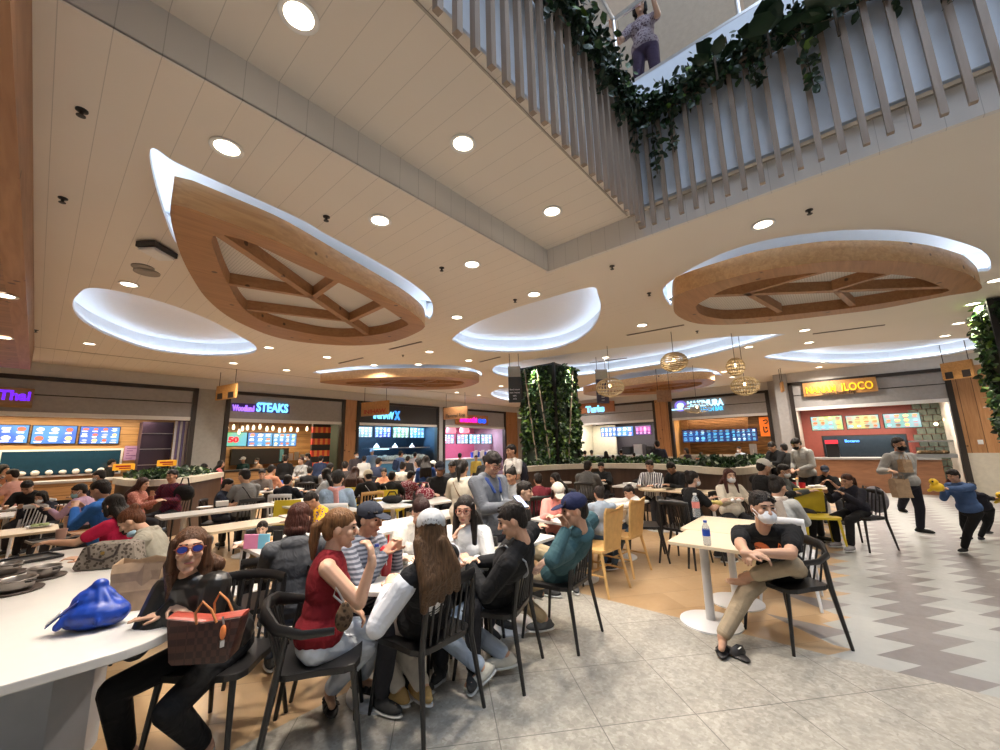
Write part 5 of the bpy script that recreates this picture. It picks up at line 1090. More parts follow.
def seat(px, py, deg, label, t_=None, hz=1.11, lean=.10, pose='table', chair='black', ldeg=None, pitch=-.25, s=.94, **kw):
    hd = PT(px, py, t_) if t_ else P(px, py, hz); td = hv(deg); s_ = s
    dz = hd.z; s_ = s*min(1.12, max(.72, (dz-.50)/(1.11-.50)*.5+.5))
    pel = Vector((hd.x, hd.y, 0))-td*lean; pel.z = .53; rt = td.cross(Z); tz = .80
    fr = pel+td*.38
    hands = {'table':(fr-rt*.13+Z*(tz-.53), fr+rt*.13+Z*(tz-.53)), 'phone':(pel+td*.34-rt*.05+Z*.36, pel+td*.34+rt*.05+Z*.36), 'lap':(pel+td*.22-rt*.08+Z*.17, pel+td*.22+rt*.08+Z*.17),
             'eat':(fr-rt*.15+Z*(tz-.53), hd+td*.13+rt*.06-Z*.20), 'chin':(hd+td*.12-rt*.06-Z*.22, fr+rt*.15+Z*(tz-.53)), 'both':(hd+td*.19-rt*.07-Z*.21, hd+td*.19+rt*.07-Z*.21), 'reach':(fr+td*.12-rt*.2+Z*(tz-.53), fr+td*.10+rt*.16+Z*(tz-.53))}[pose]
    feet = (pel+td*.40-rt*.12-Z*.445, pel+td*.34+rt*.12-Z*.445)
    lk = hv(ldeg if ldeg is not None else deg)+Z*pitch
    r = person(label, pel, hd, td, lk, hands, feet, s=s_, **kw)
    SEATED.append((pel, td, chair, label)); return r
def stand(px, py, deg, label, t_, pose='down', ldeg=None, pitch=-.1, lean=.03, **kw):
    hd = PT(px, py, t_); s_ = hd.z/1.555; td = hv(deg); rt = td.cross(Z); pel = Vector((hd.x, hd.y, 0))-td*lean; pel.z = .90*s_
    hands = {'down':(pel-rt*.22*s_-Z*.05+td*.05, pel+rt*.22*s_-Z*.05+td*.05), 'phone':(pel+td*.32*s_-rt*.05+Z*.28*s_, pel+td*.30*s_+rt*.05+Z*.27*s_), 'front':(pel+td*.25*s_-rt*.08+Z*.13, pel+td*.25*s_+rt*.08+Z*.13), 'eat':(pel+td*.25-rt*.1+Z*.2, hd+td*.14-Z*.2)}[pose]
    feet = (pel*1-rt*.10*s_, pel+rt*.10*s_+td*.05); feet = tuple(Vector((f.x, f.y, .085*s_)) for f in feet)
    return person(label, pel, hd, td, hv(ldeg if ldeg is not None else deg)+Z*pitch, hands, feet, s=s_*1.0, **kw)
# ------------------------------------------------------------------ chairs and tables
def black_chair(kind='plain'):
    nm = {'plain':'spindle_chair','arm':'armchair','white':'spindle_chair','pine':'panel_back_chair','yellow':'block_chair','pinespindle':'spindle_chair'}[kind]
    mt = {'plain':m_black,'arm':m_black,'white':m_white_metal,'pine':plain('pine_chair_wood', (.55,.33,.12), .4, noise=.12),'pinespindle':plain('pine_chair_wood', (.55,.33,.12), .4, noise=.12),'yellow':plain('yellow_laminate', (.62,.48,.03), .4)}[kind]
    t = thing(nm, 'x', 'chair', (0,0,-50))
    sp = [(-.22,-.20),(.22,-.20),(.235,.21),(-.235,.21)]
    z0 = .43; outl_ = spline([Vector((x, y, 0)) for x, y in [(-.21,-.20),(0,-.225),(.21,-.20),(.235,0),(.235,.19),(0,.225),(-.235,.19),(-.235,0)]], 3)
    MB().prism([(p.x, p.y) for p in outl_], z0, z0+.035).build('seat', mt, t, local=True, bevel=.006)
    tw = .94 if kind == 'pine' else .80
    rr = .018 if kind in ('plain','arm','white') else .021
    for q in (-1, 1):
        MB().tube([(q*.20,.18,z0+.01),(q*.235,.235,0)], [rr,rr*.65], 8).build('leg', mt, t, local=True)
        if kind == 'arm': MB().tube([(q*.27,-.27,0),(q*.235,-.20,z0),(q*.245,-.16,.66)], [rr*.7,rr*1.1,rr], 8).build('leg', mt, t, local=True)
        elif kind in ('pine','yellow'): MB().tube([(q*.235,-.27,0),(q*.19,-.18,z0+.01)], [rr*.65,rr], 8).build('leg', mt, t, local=True)
        else: MB().tube([(q*.245,-.29,0),(q*.205,-.215,z0),(q*.195,-.255,.80)], [rr*.7,rr*1.05,rr*.9], 8).build('leg', mt, t, local=True)
    if kind in ('plain','white','pinespindle'):
        rail = [(-.205,-.245,.80),(-.11,-.285,.81),(0,-.30,.812),(.11,-.285,.81),(.205,-.245,.80)]
        MB().tube(rail, .03, 8, flat=(.45,1.15)).build('top_rail', mt, t, local=True, smooth=True)
        for i in range(6):
            x = -.14+.056*i; yb = -.285+abs(x)*.18; MB().tube([(x*.95,-.205,z0+.03),(x,yb,.79)], .0085, 6).build('spindle', mt, t, local=True)
    if kind == 'arm':
        arc = [(-.265,.08,.655),(-.27,-.08,.66),(-.235,-.21,.69),(-.13,-.29,.735),(0,-.31,.75),(.13,-.29,.735),(.235,-.21,.69),(.27,-.08,.66),(.265,.08,.655)]
        MB().tube(arc, [.02,.024,.032,.042,.046,.042,.032,.024,.02], 10, flat=(.55,1.0)).build('arm_rail', mt, t, local=True, smooth=True)
        for i in range(6):
            x = -.15+.06*i; MB().tube([(x*.95,-.205,z0+.03),(x,-.305+abs(x)*.2,.72)], .0085, 6).build('spindle', mt, t, local=True)
    if kind == 'pine':
        pts = [(-.17,-.20,z0+.03),(-.20,-.25,.86),(-.19,-.27,.92),(0,-.285,.89),(.19,-.27,.92),(.20,-.25,.86),(.17,-.20,z0+.03)]
        a_ = MB(); f = [Vector(p) for p in pts]; b_ = [p+Vector((0,-.022,0)) for p in f]; a_.add(f+b_, [tuple(range(7)), tuple(range(13,6,-1))]+[(i,(i+1)%7,7+(i+1)%7,7+i) for i in range(7)]); a_.build('back_panel', mt, t, local=True)
        MB().box((0,-.232,.78), (.014,.012,.10)).build('cut_out', plain('dark_slot', (.10,.05,.02), .7), t, local=True)
        MB().tube([(-.215,.2,.2),(-.215,-.23,.2)], .011, 6).tube([(.215,.2,.2),(.215,-.23,.2)], .011, 6).tube([(-.215,0,.2),(.215,0,.2)], .011, 6).build('stretcher', mt, t, local=True)
    if kind == 'yellow': MB().box((0,-.24,.66), (.40,.022,.36), M=Matrix.Rotation(-.12, 3, 'X')).build('back_panel', mt, t, local=True, bevel=.01)
    return t
CHAIRS = {k: black_chair(k) for k in ('plain','arm','white','pine','yellow','pinespindle')}
CHUSED = set()
def place_chair(kind, x, y, fdir, label, group=None):
    rz = math.atan2(fdir.y, fdir.x)-math.pi/2; k = {'black':'plain'}.get(kind, kind); src = CHAIRS[k]
    if k not in CHUSED:
        CHUSED.add(k); src.matrix_basis = Matrix.Translation((x, y, 0))@Matrix.Rotation(rz, 4, 'Z'); src['label'] = label
        if group: src['group'] = group
        KIDS.setdefault(src, [(ch, []) for ch in bpy.data.objects if ch.parent == src]); return src
    return dup(src, (x, y, 0), rz, label, group)
def chair_px(kind, A, B, toward, label):
    """rear feet seen at pixels A and B, front side towards pixel toward (all on the floor)"""
    a = P(*A, 0); b = P(*B, 0); c = (a+b)/2; d = (b-a).normalized(); n = Vector((-d.y, d.x, 0)); w = P(*toward, 0)-c
    if n.dot(w) < 0: n = -n
    o = c+n*.28; place_chair(kind, o.x, o.y, n, label); return o, n
def table(label, cx, cy, w, d, rz, top=None, ped=((0,0),), z=.75, shape='rect', name='dining_table', rad=.04, base=.25, col=.035):
    t = thing(name, label, 'table', (cx, cy, 0), rz); q = Matrix.Translation((cx, cy, 0))@Matrix.Rotation(rz, 4, 'Z')
    if shape == 'round': pts = [(w/2*math.cos(2*math.pi*i/36), w/2*math.sin(2*math.pi*i/36)) for i in range(36)]
    elif isinstance(shape, list): pts = shape
    else:
        pts = []
        for sx, sy, a0 in ((1,1,0),(-1,1,90),(-1,-1,180),(1,-1,270)):
            for k in range(5): a = math.radians(a0+22.5*k); pts.append((sx*(w/2-rad)+rad*math.cos(a), sy*(d/2-rad)+rad*math.sin(a)))
    MB().prism(pts, z-.028, z).build('tabletop', top or m_tablew, t, local=True, bevel=.004)
    for (x, y) in ped:
        MB().cyl((x, y, .02), (x, y, z-.03), col, n=16).build('pedestal', m_white_metal, t, local=True, smooth=True); MB().lathe([(base,0),(base,.012),(base*.8,.022),(col*1.3,.03)], (x, y, 0), 32).build('base_plate', m_white_metal, t, local=True, smooth=True)
        MB().box((x, y, z-.04), (min(w,d)*.6, .06, .02)).build('bracket', m_white_metal, t, local=True)
    return t
# ------------------------------------------------------------------ tables
def tpx(label, px, py, w, d, rz=0, **k):
    p = P(px, py, .75); return table(label, p.x, p.y, w, d, rz, **k)
m_plinth = plain('plinth_pale_blue_grey', (.42,.46,.52), .45, noise=.03)
T1 = thing('counter_table', 'large white rounded counter table with a broad grey-blue plinth at lower left', 'table', (-.3,4,0))
p1 = [(-1.6,2.62)]+[(.0+.02*i, 2.60) for i in range(2)]+[(.33+.31*math.sin(a), 2.90-.31*math.cos(a)) for a in [math.radians(9*i) for i in range(11)]]+[(.70,4.4),(.74,5.7),(-1.6,5.7)]
MB().prism(p1, .708, .75).build('tabletop', m_tablew, T1, bevel=.006)
MB().prism([(-1.5,3.25),(.20,3.25),(.36,3.33),(.43,3.5),(.45,5.5),(-1.5,5.5)], 0, .708).build('plinth', m_plinth, T1)
table('white dining table where the girl in the pale cap eats, nearest in the middle', 1.93, 2.60, .98, .68, 0, ped=((-.18,0),), rad=.16)
table('white dining table with a paper bag mat behind the man in the black sweater', 2.93, 2.60, .96, .68, 0, ped=((.1,0),))
table('long white dining table where two children sit with their backs turned', 4.55, 2.72, 1.15, .62, 0)
table('white dining table joined to the far end of the children\'s table', 5.72, 2.72, 1.10, .62, 0)
table('small white dining table with the boy and his tablet', 1.78, 4.28, .84, .80, 0)
table('small maple dining table nearest the aisle, beside the man in the mask', 4.10, 1.03, .62, .62, 0, top=m_tablel, ped=((.10,.12),), base=.26, col=.038)
table('maple dining table behind the nearest maple one, with a water bottle and food', 4.86, 1.07, .88, .70, 0, top=m_tablel, ped=((0,0),))
tpx('round maple pedestal table beside the man in the striped shirt', 657, 488.5, .68, .68, shape='round', top=m_tablel)
tpx('round maple table between two masked women, right of the striped shirt', 684, 490, .66, .66, shape='round', top=m_tablel)
tpx('maple table in front of the woman in the red shirt and cardigan', 712, 492, .7, .7, shape='round', top=m_tablel)
tpx('maple table with red cups and trays, right of the masked man', 800, 489, 1.15, .72, top=m_tablel, ped=((-.3,0),(.3,0)))
tpx('maple table near the aisle with white plates, right middle ground', 824, 479, .9, .6, top=m_tablel)
tpx('pale round table where the hooded man bends down', 795, 470.5, .7, .7, shape='round', top=m_tablel)
tpx('small round table between the man in grey and the man in the black suit', 596, 482.5, .5, .5, shape='round')
tpx('low white table with trays in front of the booth wall, left of the striped shirt', 632, 484.5, .95, .5)
tpx('small table against the booth wall left of the plant pillar', 562, 482, .45, .45, shape='round')
table('white dining table with bags and trays, upper of two rows at left', 1.98, 7.45, 1.5, .52, 0, ped=((-.45,0),(.45,0)))
table('white dining table with a cream box, continuing the upper row at left', 3.52, 7.5, 1.5, .55, 0, ped=((-.45,0),(.45,0)))
table('maple dining table in the lower row at left, nearest the glasses', 1.80, 5.72, .88, .5, 0, top=m_tablel)
table('white dining table in the lower row at left, before the yellow chair', 2.78, 5.8, 1.0, .5, 0)
table('tan dining table the man in the black t-shirt leans on, far left', -.55, 7.62, 1.7, .62, 0, top=m_tablel, ped=((.3,0),))
table('white table with a lunch tray far left beyond the tan table', -.9, 10.0, 1.6, .8, 0)
table('long pale table before the Thai stall counter', .6, 11.2, 2.6, .55, 0, ped=((-.8,0),(.8,0)))
tpx('round white pedestal table with a black bag in the centre', 393, 503.5, .85, .85, rz=0, shape='round')
tpx('white table between the man in the dark cap and the woman in white', 396, 524, .95, .6)
tpx('white table with a red handbag right of the round one', 432, 500.5, .9, .6)
tpx('long white table behind the man in the pink scarf', 318, 503, 1.0, .6)
tpx('maple table near the grill stall, in the crowd', 380, 487, 1.4, .6, top=m_tablel, ped=((-.4,0),(.4,0)))
tpx('pale table in the crowd before the drinks stall', 420, 479.5, 1.5, .6, ped=((-.4,0),(.4,0)))
tpx('maple table in the crowd before the steak stall', 306, 480.5, 1.3, .6, top=m_tablel, ped=((-.4,0),(.4,0)))
tpx('pale table with takeaway boxes behind the man in the grey t-shirt', 272, 490, 1.2, .6)
tpx('white table left of the standing man with the phone', 441, 514, .7, .5)
tpx('maple table in front of the pink drinks stall', 462, 478, 1.3, .6, top=m_tablel)
# ------------------------------------------------------------------ people near the camera
def wp(px, py, z): return P(px, py, z)
V3 = 0.0052
# woman with blue-reflecting glasses at the counter table
hd = PT(190,550,2.14); pel = Vector((hd.x, hd.y, 0))+F0*.27+R0*.05; pel.z = .54
H1 = person('woman in blue-reflecting glasses and black leather jacket at the white counter', pel, hd, hv(268), Vector((-hd.x, -hd.y, .35)), (P(168,614,.80), P(176,603,.845)), (P(203,744,.10), P(124,752,.09)),
  s=.97, fem=True, top=('jacket', (.012,.011,.011)), bottom=(.010,.010,.011), hair='longfront', hcol=(.075,.035,.018), sk=1, vox=V3, extras=[('glasses', (.25,.06,.03))], shoekind='shoe', shoe=(.45,.27,.20),
  elb=(R0*1.0-Z*.8+F0*.1, -R0*1.0-Z*.5+F0*.1), hdir=(-R0*.95-F0*.25, R0*.75-Z*.35-F0*.35), hnorm=(Z, Z), curl=(.15,.45), knee=(-F0*.6+Z*1.2, -F0*.6+Z*1.2), topmat=plain('black_leather', (.014,.013,.012), .32, noise=.3), toedir=(-F0, -F0-R0*.3))
place_chair('plain', pel.x, pel.y, hv(268), 'black spindle chair under the woman in blue-reflecting glasses')
# woman in the red sleeveless top
hd = P(341,528,1.145); td = hv(18); pel = P(318,640,.54)
H2 = person('woman in a red sleeveless top and white jeans sitting on a black armchair', pel, hd, td, hv(12)+Z*-.12, (P(352,606,.70), PT(372,562,2.24)), (P(362,676,.14), P(330,690,.10)), s=.96, fem=True, top=('tank_top', (.17,.009,.014)), sleeve='none', bottom=(.52,.56,.62), hair='pony', hcol=(.16,.075,.03), sk=1, vox=V3,
  elb=(-Z, hv(5)*.9-Z*1.1), hdir=(td*.6-Z*.5, Z*.9+hv(150)*.15), curl=(.8,.9), shoekind='sandal', knee=(td+Z*.6, td+Z*.6-F0*.1), toedir=(hv(-20), hv(-60)))
c_, n_ = P(322,652,.45), td; place_chair('arm', c_.x, c_.y, td, 'black armchair under the woman in the red sleeveless top')
# woman in the pale grey cap, seen from behind
o_, n_ = chair_px('plain', (428,750), (479,710), (400,640), 'black spindle chair with the woman in the pale cap, back to the camera')
hd = P(431,531,1.135); pel = Vector((o_.x, o_.y, .535)); H3 = person('woman in a pale grey cap and black jacket with white sleeves, back to the camera', pel, hd, n_, hv(100)+Z*-.12, (P(386,592,.80)+F0*.05, pel+n_*.34+n_.cross(Z)*.17+Z*.25), (P(400,690,.12), P(424,688,.14)), s=.97, fem=True, top=('jacket', (.012,.012,.013)), bottom=(.58,.54,.47), hair='long', hcol=(.10,.055,.028), sk=1, vox=V3, sleevemat=cloth((.62,.63,.66)), elb=(hv(229)*.8-Z, hv(20)*1.0-Z*.8), extras=[('cap_back', (.42,.43,.44))], shoe=(.45,.30,.12), noface=False, curl=(.6,.6))
# man in the black sweater
o_, n_ = chair_px('plain', (525,691), (540,661), (463,660), 'black spindle chair with the man in the black sweater')
hd = P(512,520,1.12); pel = Vector((o_.x, o_.y, .535)); H4 = person('man in a black sweater and pale blue jeans facing left at the table', pel, hd, n_+hv(180)*.4, hv(182)+Z*-.35, (P(470,566,.79), P(478,562,.79)), (P(482,668,.12), P(506,655,.13)), s=.97, top=('sweater', (.012,.012,.016)), bottom=(.42,.50,.62), hair='short', sk=0, vox=V3, extras=[('strap', (.42,.43,.45))], shoe=(.60,.58,.50), toedir=(hv(200)-Z*.5, hv(190)), noface=False)
# man in the teal jacket
o_, n_ = chair_px('plain', (580,653), (599.5,633), (545,600), 'black spindle chair with the man in the teal jacket')
hd = P(574,510,1.13); pel = Vector((o_.x, o_.y, .535)); H5 = person('man in a teal jacket and navy cap holding his hand to his mouth', pel, hd, n_+hv(180)*.6, hv(186)+Z*-.15, (PT(566,530,2.86), P(541,566,.78)), (P(545,620,.12), P(538,588,.36)), s=.98, top=('jacket', (.042,.095,.11)), bottom=(.42,.32,.19), hair='short', sk=0, vox=V3, extras=[('cap', (.015,.02,.06))], shoe=(.10,.10,.10), elb=(-Z*1.2-F0*.2+hv(180)*.5, None), hdir=(Z*.9+hv(180)*.2, None), curl=(1.0,.4), toedir=(hv(190), hv(200)+Z*.5), knee=(None, hv(170)+Z*.8))
# man in the black t-shirt with the white mask
hd = PT(763,508,2.98); fd = hv(191); c0 = Vector((4.28,.56,0)); place_chair('arm', c0.x, c0.y, fd, 'black armchair under the masked man in the black t-shirt near the aisle')
pel = Vector((c0.x, c0.y, .535))-fd*.02+F0*.03
H6 = person('man in a black t-shirt and white mask sitting with one bare foot across his knee', pel, hd, hv(243), hv(262)+Z*-.03, (P(759,553,.86), P(748,557,.86)), (P(739,576,.50)-F0*.05, P(722,637,.10)), s=1.0, top=('t_shirt', (.010,.010,.011)), sleeve='short', bottom=(.40,.32,.22), hair='short', sk=0, vox=V3, extras=['mask'], shoekind='slide', bare=(True, False),
  elb=(R0*2.2-Z*.5-F0*.1, -R0*1.0-Z*.7), hdir=(-R0*.8-F0*.3, R0*.75-F0*.35), curl=(.9,.8), knee=(R0*1.3-F0*.4+Z*.4, -F0*.6-R0*.5+Z*.6), toedir=(-R0*1.0+Z*.15-F0*.1, -R0*.5-F0*.8))
# standing man with the phone
H7 = stand(493,464,312, 'standing man in a grey hoodie with blue lining looking at his phone', 3.75, pose='phone', ldeg=305, pitch=-.55, s=1, vox=.007, top=('hoodie', (.13,.14,.16)), bottom=(.02,.02,.03), sk=1) if False else stand(493,464,312, 'standing man in a grey hoodie with blue lining looking at his phone', 3.75, pose='phone', ldeg=305, pitch=-.55, vox=.007, top=('hoodie', (.13,.14,.16)), bottom=(.02,.02,.03), sk=1, extras=['glasses'], elb=(-Z-hv(200)*-.3, -Z+hv(200)*.3))
# walker with the paper bags
hd = PT(899,444.5,6.55); pel = Vector((hd.x, hd.y, .86))
H8 = person('man in a grey hoodie and black mask walking with brown paper bags', pel, hd, hv(262), hv(262)+Z*-.1, (P(897,462,1.2) if False else PT(905,470,6.35), PT(890,471,6.35)), (P(921,531,.08), P(901,522,.10)), s=.97, top=('hoodie', (.33,.33,.32)), bottom=(.02,.02,.022), hair='short', sk=0, vox=.009, extras=[('mask', (.015,.015,.015))], shoe=(.03,.03,.03), knee=(-F0+Z*.1, -F0+Z*.1), toedir=(R0*.5-F0, -R0*.4-F0))
# boy and smaller child with yellow toys
hd = PT(953,476,5.5); pel = Vector((hd.x, hd.y, .60))+R0*.14; H9 = person('boy in a blue denim-look jacket leaning forward with a yellow toy', pel, hd, hv(186), hv(184)+Z*-.3, (PT(939,489,5.3), PT(943,491,5.5)), (P(964,548,.07), P(969,543,.07)), s=.72, top=('jacket', (.06,.11,.24)), bottom=(.02,.02,.02), hair='short', sk=0, vox=.008, shoe=(.03,.03,.03), knee=(-R0,-R0), elb=(None, None))
hd = PT(972,487,6.1); pel = Vector((hd.x, hd.y, .52))+R0*.12; H10 = person('small child in a dark jacket behind the boy in blue', pel, hd, hv(10), hv(20)+Z*-.2, (pel+hv(10)*.18+Z*.14-F0*.1, pel+hv(10)*.2+Z*.12-F0*.03), (P(980,537,.07), P(986,535,.07)), s=.60, top=('jacket', (.02,.02,.025)), bottom=(.015,.015,.018), hair='short', sk=0, vox=.009, shoe=(.06,.06,.07), knee=(R0,R0))
# ring around the near table
seat(370,519,338, 'man in a dark cap and striped grey shirt eating beside the woman in red', None, 1.12, .10, 'both', 'black', pitch=-.15, vox=V3, top=('shirt', (.16,.17,.20)), topmat=cloth((.28,.29,.33), (.09,.10,.13), 'hstripe'), hair='short', extras=[('cap', (.03,.035,.05))], sk=0)
seat(421,512,285, 'woman in a white jacket with a red strap, hair tied back, looking down', None, 1.09, .12, 'table', 'black', ldeg=300, pitch=-.5, vox=V3, fem=True, top=('jacket', (.62,.59,.53)), hair='bun', hcol=(.03,.012,.010), extras=[('strap', (.45,.03,.05))], sk=3)
seat(465,510,262, 'laughing woman with glasses and long hair in a white sweater', None, 1.11, .10, 'eat', 'black', pitch=-.1, vox=V3, fem=True, top=('sweater', (.66,.66,.65)), hair='longfront', extras=['glasses'], sk=3)
seat(299,519,118, 'woman with a red-brown bob in a dark grey hoodie, back to the camera', None, 1.12, .06, 'table', 'none', ldeg=100, vox=.007, fem=True, top=('hoodie', (.075,.078,.085)), bottom=(.06,.08,.13), hair='bob', hcol=(.055,.018,.012), sk=1, curl=(.3,.3))
place_chair('plain', P(268,600,.45).x+.02, P(268,600,.45).y, hv(118), 'black spindle chair under the woman in the dark grey hoodie')
seat(262,529,288, 'boy peeking over a pink and blue tablet on the white table', 3.85, 1, .05, 'table', 'black', pitch=-.1, vox=.007, s=.74, top=('t_shirt', (.45,.30,.12)), sleeve='short', hair='short', sk=3)
seat(311,500,228, 'child in a yellow printed shirt bending over the table', 4.7, 1, .2, 'table', 'black', pitch=-.7, vox=.009, s=.85, top=('t_shirt', (.85,.50,.02)), sleeve='short', sk=2, topmat=cloth((.85,.50,.02), (.12,.05,.25), 'print'))
# left group
seat(131,521,205, 'woman in a grey vest with a hair bun and lowered mask leaning over the counter', 3.45, 1, .30, 'reach', 'black', pitch=-.8, vox=.006, fem=True, top=('jacket', (.36,.34,.28)), bottom=(.02,.02,.02), hair='bun', hcol=(.10,.035,.015), sk=1, extras=['chin_mask'])
seat(113,506,186, 'woman with long dark hair in a crimson top reaching across the table', 4.1, 1, .15, 'reach', 'black', pitch=-.35, vox=.008, fem=True, top=('t_shirt', (.40,.01,.05)), sleeve='short', hair='long', sk=1)
seat(100,490,190, 'person in a bright blue jacket with short dark hair, facing left', 5.0, 1, .14, 'both', 'black', pitch=-.4, vox=.010, top=('jacket', (.03,.13,.42)), sk=0)
seat(79,491,190, 'man in a lilac shirt and pale blue mask, far left group', 6.3, 1, .14, 'table', 'black', ldeg=230, pitch=-.3, vox=.011, top=('shirt', (.42,.28,.38)), extras=[('mask', (.30,.55,.60))])
seat(27,487,300, 'man in a black t-shirt leaning with both bare arms on the tan table', 6.9, 1, .34, 'reach', 'white', pitch=-.9, vox=.011, top=('t_shirt', (.012,.012,.013)), sleeve='short', sk=0)
seat(41,497,280, 'woman in a white mask leaning beside the man in the black t-shirt', 6.6, 1, .22, 'table', 'black', pitch=-.4, vox=.011, fem=True, top=('t_shirt', (.02,.02,.025)), hair='bob', extras=['mask'], sk=2)
seat(3,470,20, 'person with long dark hair at the left edge before the Thai counter', 9.2, 1, .08, 'table', 'black', vox=.016, fem=True, top=('shirt', (.02,.02,.03)), hair='long')
seat(12,475,200, 'person in a pink shirt eating at the white table, far left edge', 8.7, 1, .1, 'eat', 'white', vox=.016, top=('shirt', (.55,.30,.26)), sleeve='short')
stand(14,463,60, 'customer in dark clothes standing at the Thai counter, leftmost', 11.2, vox=.018, top=('shirt', (.03,.03,.035)))
stand(68,465,120, 'customer in black standing at the middle of the Thai counter', 11.3, vox=.018, fem=True, hair='long', top=('shirt', (.015,.015,.018)))
stand(102,461,95, 'customer in a red cap at the Thai counter', 11.6, vox=.018, extras=[('cap', (.45,.03,.03))], top=('shirt', (.40,.25,.22)))
stand(112,463,60, 'customer in a black hooded coat at the Thai counter, right of the red cap', 11.3, vox=.018, top=('hoodie', (.02,.02,.02)))
seat(99,476,200, 'person with a grey mask and dark coat behind the blue jacket', 8.2, 1, .1, 'table', 'black', vox=.014, top=('jacket', (.02,.02,.022)), extras=[('mask', (.5,.5,.52))])
seat(143,484,15, 'woman in a rust-pink patterned coat by the left planter', 7.0, 1, .08, 'chin', 'black', ldeg=5, vox=.011, fem=True, top=('jacket', (.36,.14,.10)), topmat=cloth((.36,.13,.10), (.50,.24,.18), 'print'), hair='long', hcol=(.05,.02,.015), sk=3)
seat(172,476,272, 'man in a dark maroon checked shirt facing the camera by the left planter', 7.5, 1, .06, 'table', 'black', pitch=-.1, vox=.011, top=('shirt', (.12,.015,.03)), topmat=cloth((.14,.015,.03), (.03,.01,.03), 'check'), sk=0)
seat(228,485,22, 'boy in a dark navy t-shirt with thick black hair, left of the man in grey', 6.9, 1, .08, 'table', 'black', vox=.011, top=('t_shirt', (.025,.03,.05)), sleeve='short', sk=1)
seat(244,476,148, 'man in a grey t-shirt with a bag strap, seen from behind near the planter', 7.0, 1, .10, 'table', 'black', ldeg=165, vox=.011, top=('t_shirt', (.20,.20,.20)), extras=[('strap', (.03,.03,.03))])
stand(221,464,30, 'woman in a pink top standing left of the steak stall counter', 11.0, vox=.018, fem=True, hair='long', top=('shirt', (.55,.15,.16)))
stand(243,460,270, 'steak stall cook in a white cap and dark green apron', 13.4, vox=.018, extras=[('cap', (.75,.75,.72))], top=('shirt', (.02,.05,.045)))
stand(257,461,250, 'steak stall cook in a brown shirt bending over the grill', 13.6, vox=.018, top=('shirt', (.35,.22,.14)), extras=['mask'])
seat(288,481,95, 'broad man in a black t-shirt seen from behind before the steak stall', 7.6, 1, .05, 'table', 'white', vox=.012, top=('t_shirt', (.010,.012,.018)), s=1.0)
stand(286,459,100, 'customer in black at the steak counter, right of the cooks', 11.8, vox=.018, top=('jacket', (.012,.012,.014)))
stand(301,461,262, 'woman in a light grey sweater with a crossbody strap, standing before the steak stall', 11.2, pose='front', vox=.015, fem=True, hair='bun', hcol=(.04,.015,.012), top=('sweater', (.36,.36,.35)), extras=[('strap', (.05,.05,.05))])
stand(307.5,457,200, 'masked customer behind the woman in the light grey sweater', 13.0, vox=.018, extras=['mask'], top=('jacket', (.05,.04,.05)))
stand(321,459,90, 'customer in navy walking past the checked panel', 12.4, vox=.018, top=('jacket', (.03,.045,.10)))
seat(326,474,170, 'woman with long black hair in a white and grey top near the steak stall', 8.0, 1, .1, 'table', 'white', vox=.012, fem=True, hair='long', top=('sweater', (.42,.44,.46)))
seat(338,479,102, 'man in a pale blue shirt, dark cap and pink scarf, seen from behind', 6.2, 1, .05, 'table', 'white', vox=.010, top=('shirt', (.30,.42,.58)), extras=[('beanie', (.05,.045,.05)), ('scarf', (.60,.30,.29))], sk=2, s=1.0)
seat(355,472,85, 'person with a big brown coat seen from behind beside the pink scarf', 8.6, 1, .05, 'table', 'yellow', vox=.014, fem=True, hair='long', hcol=(.05,.022,.015), top=('jacket', (.07,.035,.025)))
seat(368,476,125, 'person in a cream beanie and black jacket with a white strap', 7.7, 1, .08, 'table', 'pinespindle', vox=.012, top=('jacket', (.02,.018,.018)), extras=[('beanie', (.62,.55,.42)), ('strap', (.6,.6,.58))])
seat(392,477,88, 'man in a black jacket with a cream strap seen from behind in the centre', 7.9, 1, .05, 'table', 'yellow', vox=.012, top=('jacket', (.018,.018,.018)), extras=[('strap', (.45,.42,.35))])
seat(403,467,80, 'woman in an ivory top with a dark strap beyond the man in black', 10.0, 1, .05, 'table', 'black', vox=.015, fem=True, hair='bun', top=('sweater', (.58,.53,.45)), extras=[('strap', (.03,.03,.03))])
seat(384,473,275, 'woman in an orange top facing the camera in the crowd', 9.7, 1, .05, 'table', 'black', vox=.015, fem=True, hair='bun', top=('shirt', (.60,.28,.16)))
stand(401,454,50, 'customer in a blue shirt with a navy backpack at the grill stall', 14.2, vox=.018, top=('shirt', (.16,.25,.50)), extras=[('backpack', (.03,.05,.12))])
stand(364.5,459,90, 'customer in a white shirt with dark hair before the grill stall', 12.3, vox=.018, top=('shirt', (.62,.62,.60)))
stand(356.5,455,320, 'customer in a dark coat and mask by the pine pillar', 13.2, vox=.018, extras=['mask'], top=('jacket', (.08,.07,.08)))
stand(372,452,270, 'grill stall cook in a pale blue cap', 16.2, vox=.018, extras=[('cap', (.35,.45,.6))], top=('shirt', (.25,.35,.5)))
seat(426,461,100, 'person with black hair in a blue and black jacket near the drinks stall', 9.6, 1, .05, 'table', 'black', vox=.015, fem=True, hair='long', top=('jacket', (.02,.06,.22)))
seat(418,463,200, 'woman in a white t-shirt bending left of the blue jacket', 10.6, 1, .1, 'table', 'black', vox=.016, fem=True, hair='long', top=('t_shirt', (.60,.60,.60)))
seat(440,469,283, 'man in a black t-shirt and dark cap facing the camera in the centre', 7.4, 1, .05, 'table', 'black', vox=.012, top=('t_shirt', (.015,.015,.018)), sleeve='short', extras=[('cap', (.02,.02,.025)), 'glasses'], sk=2, s=1.0)
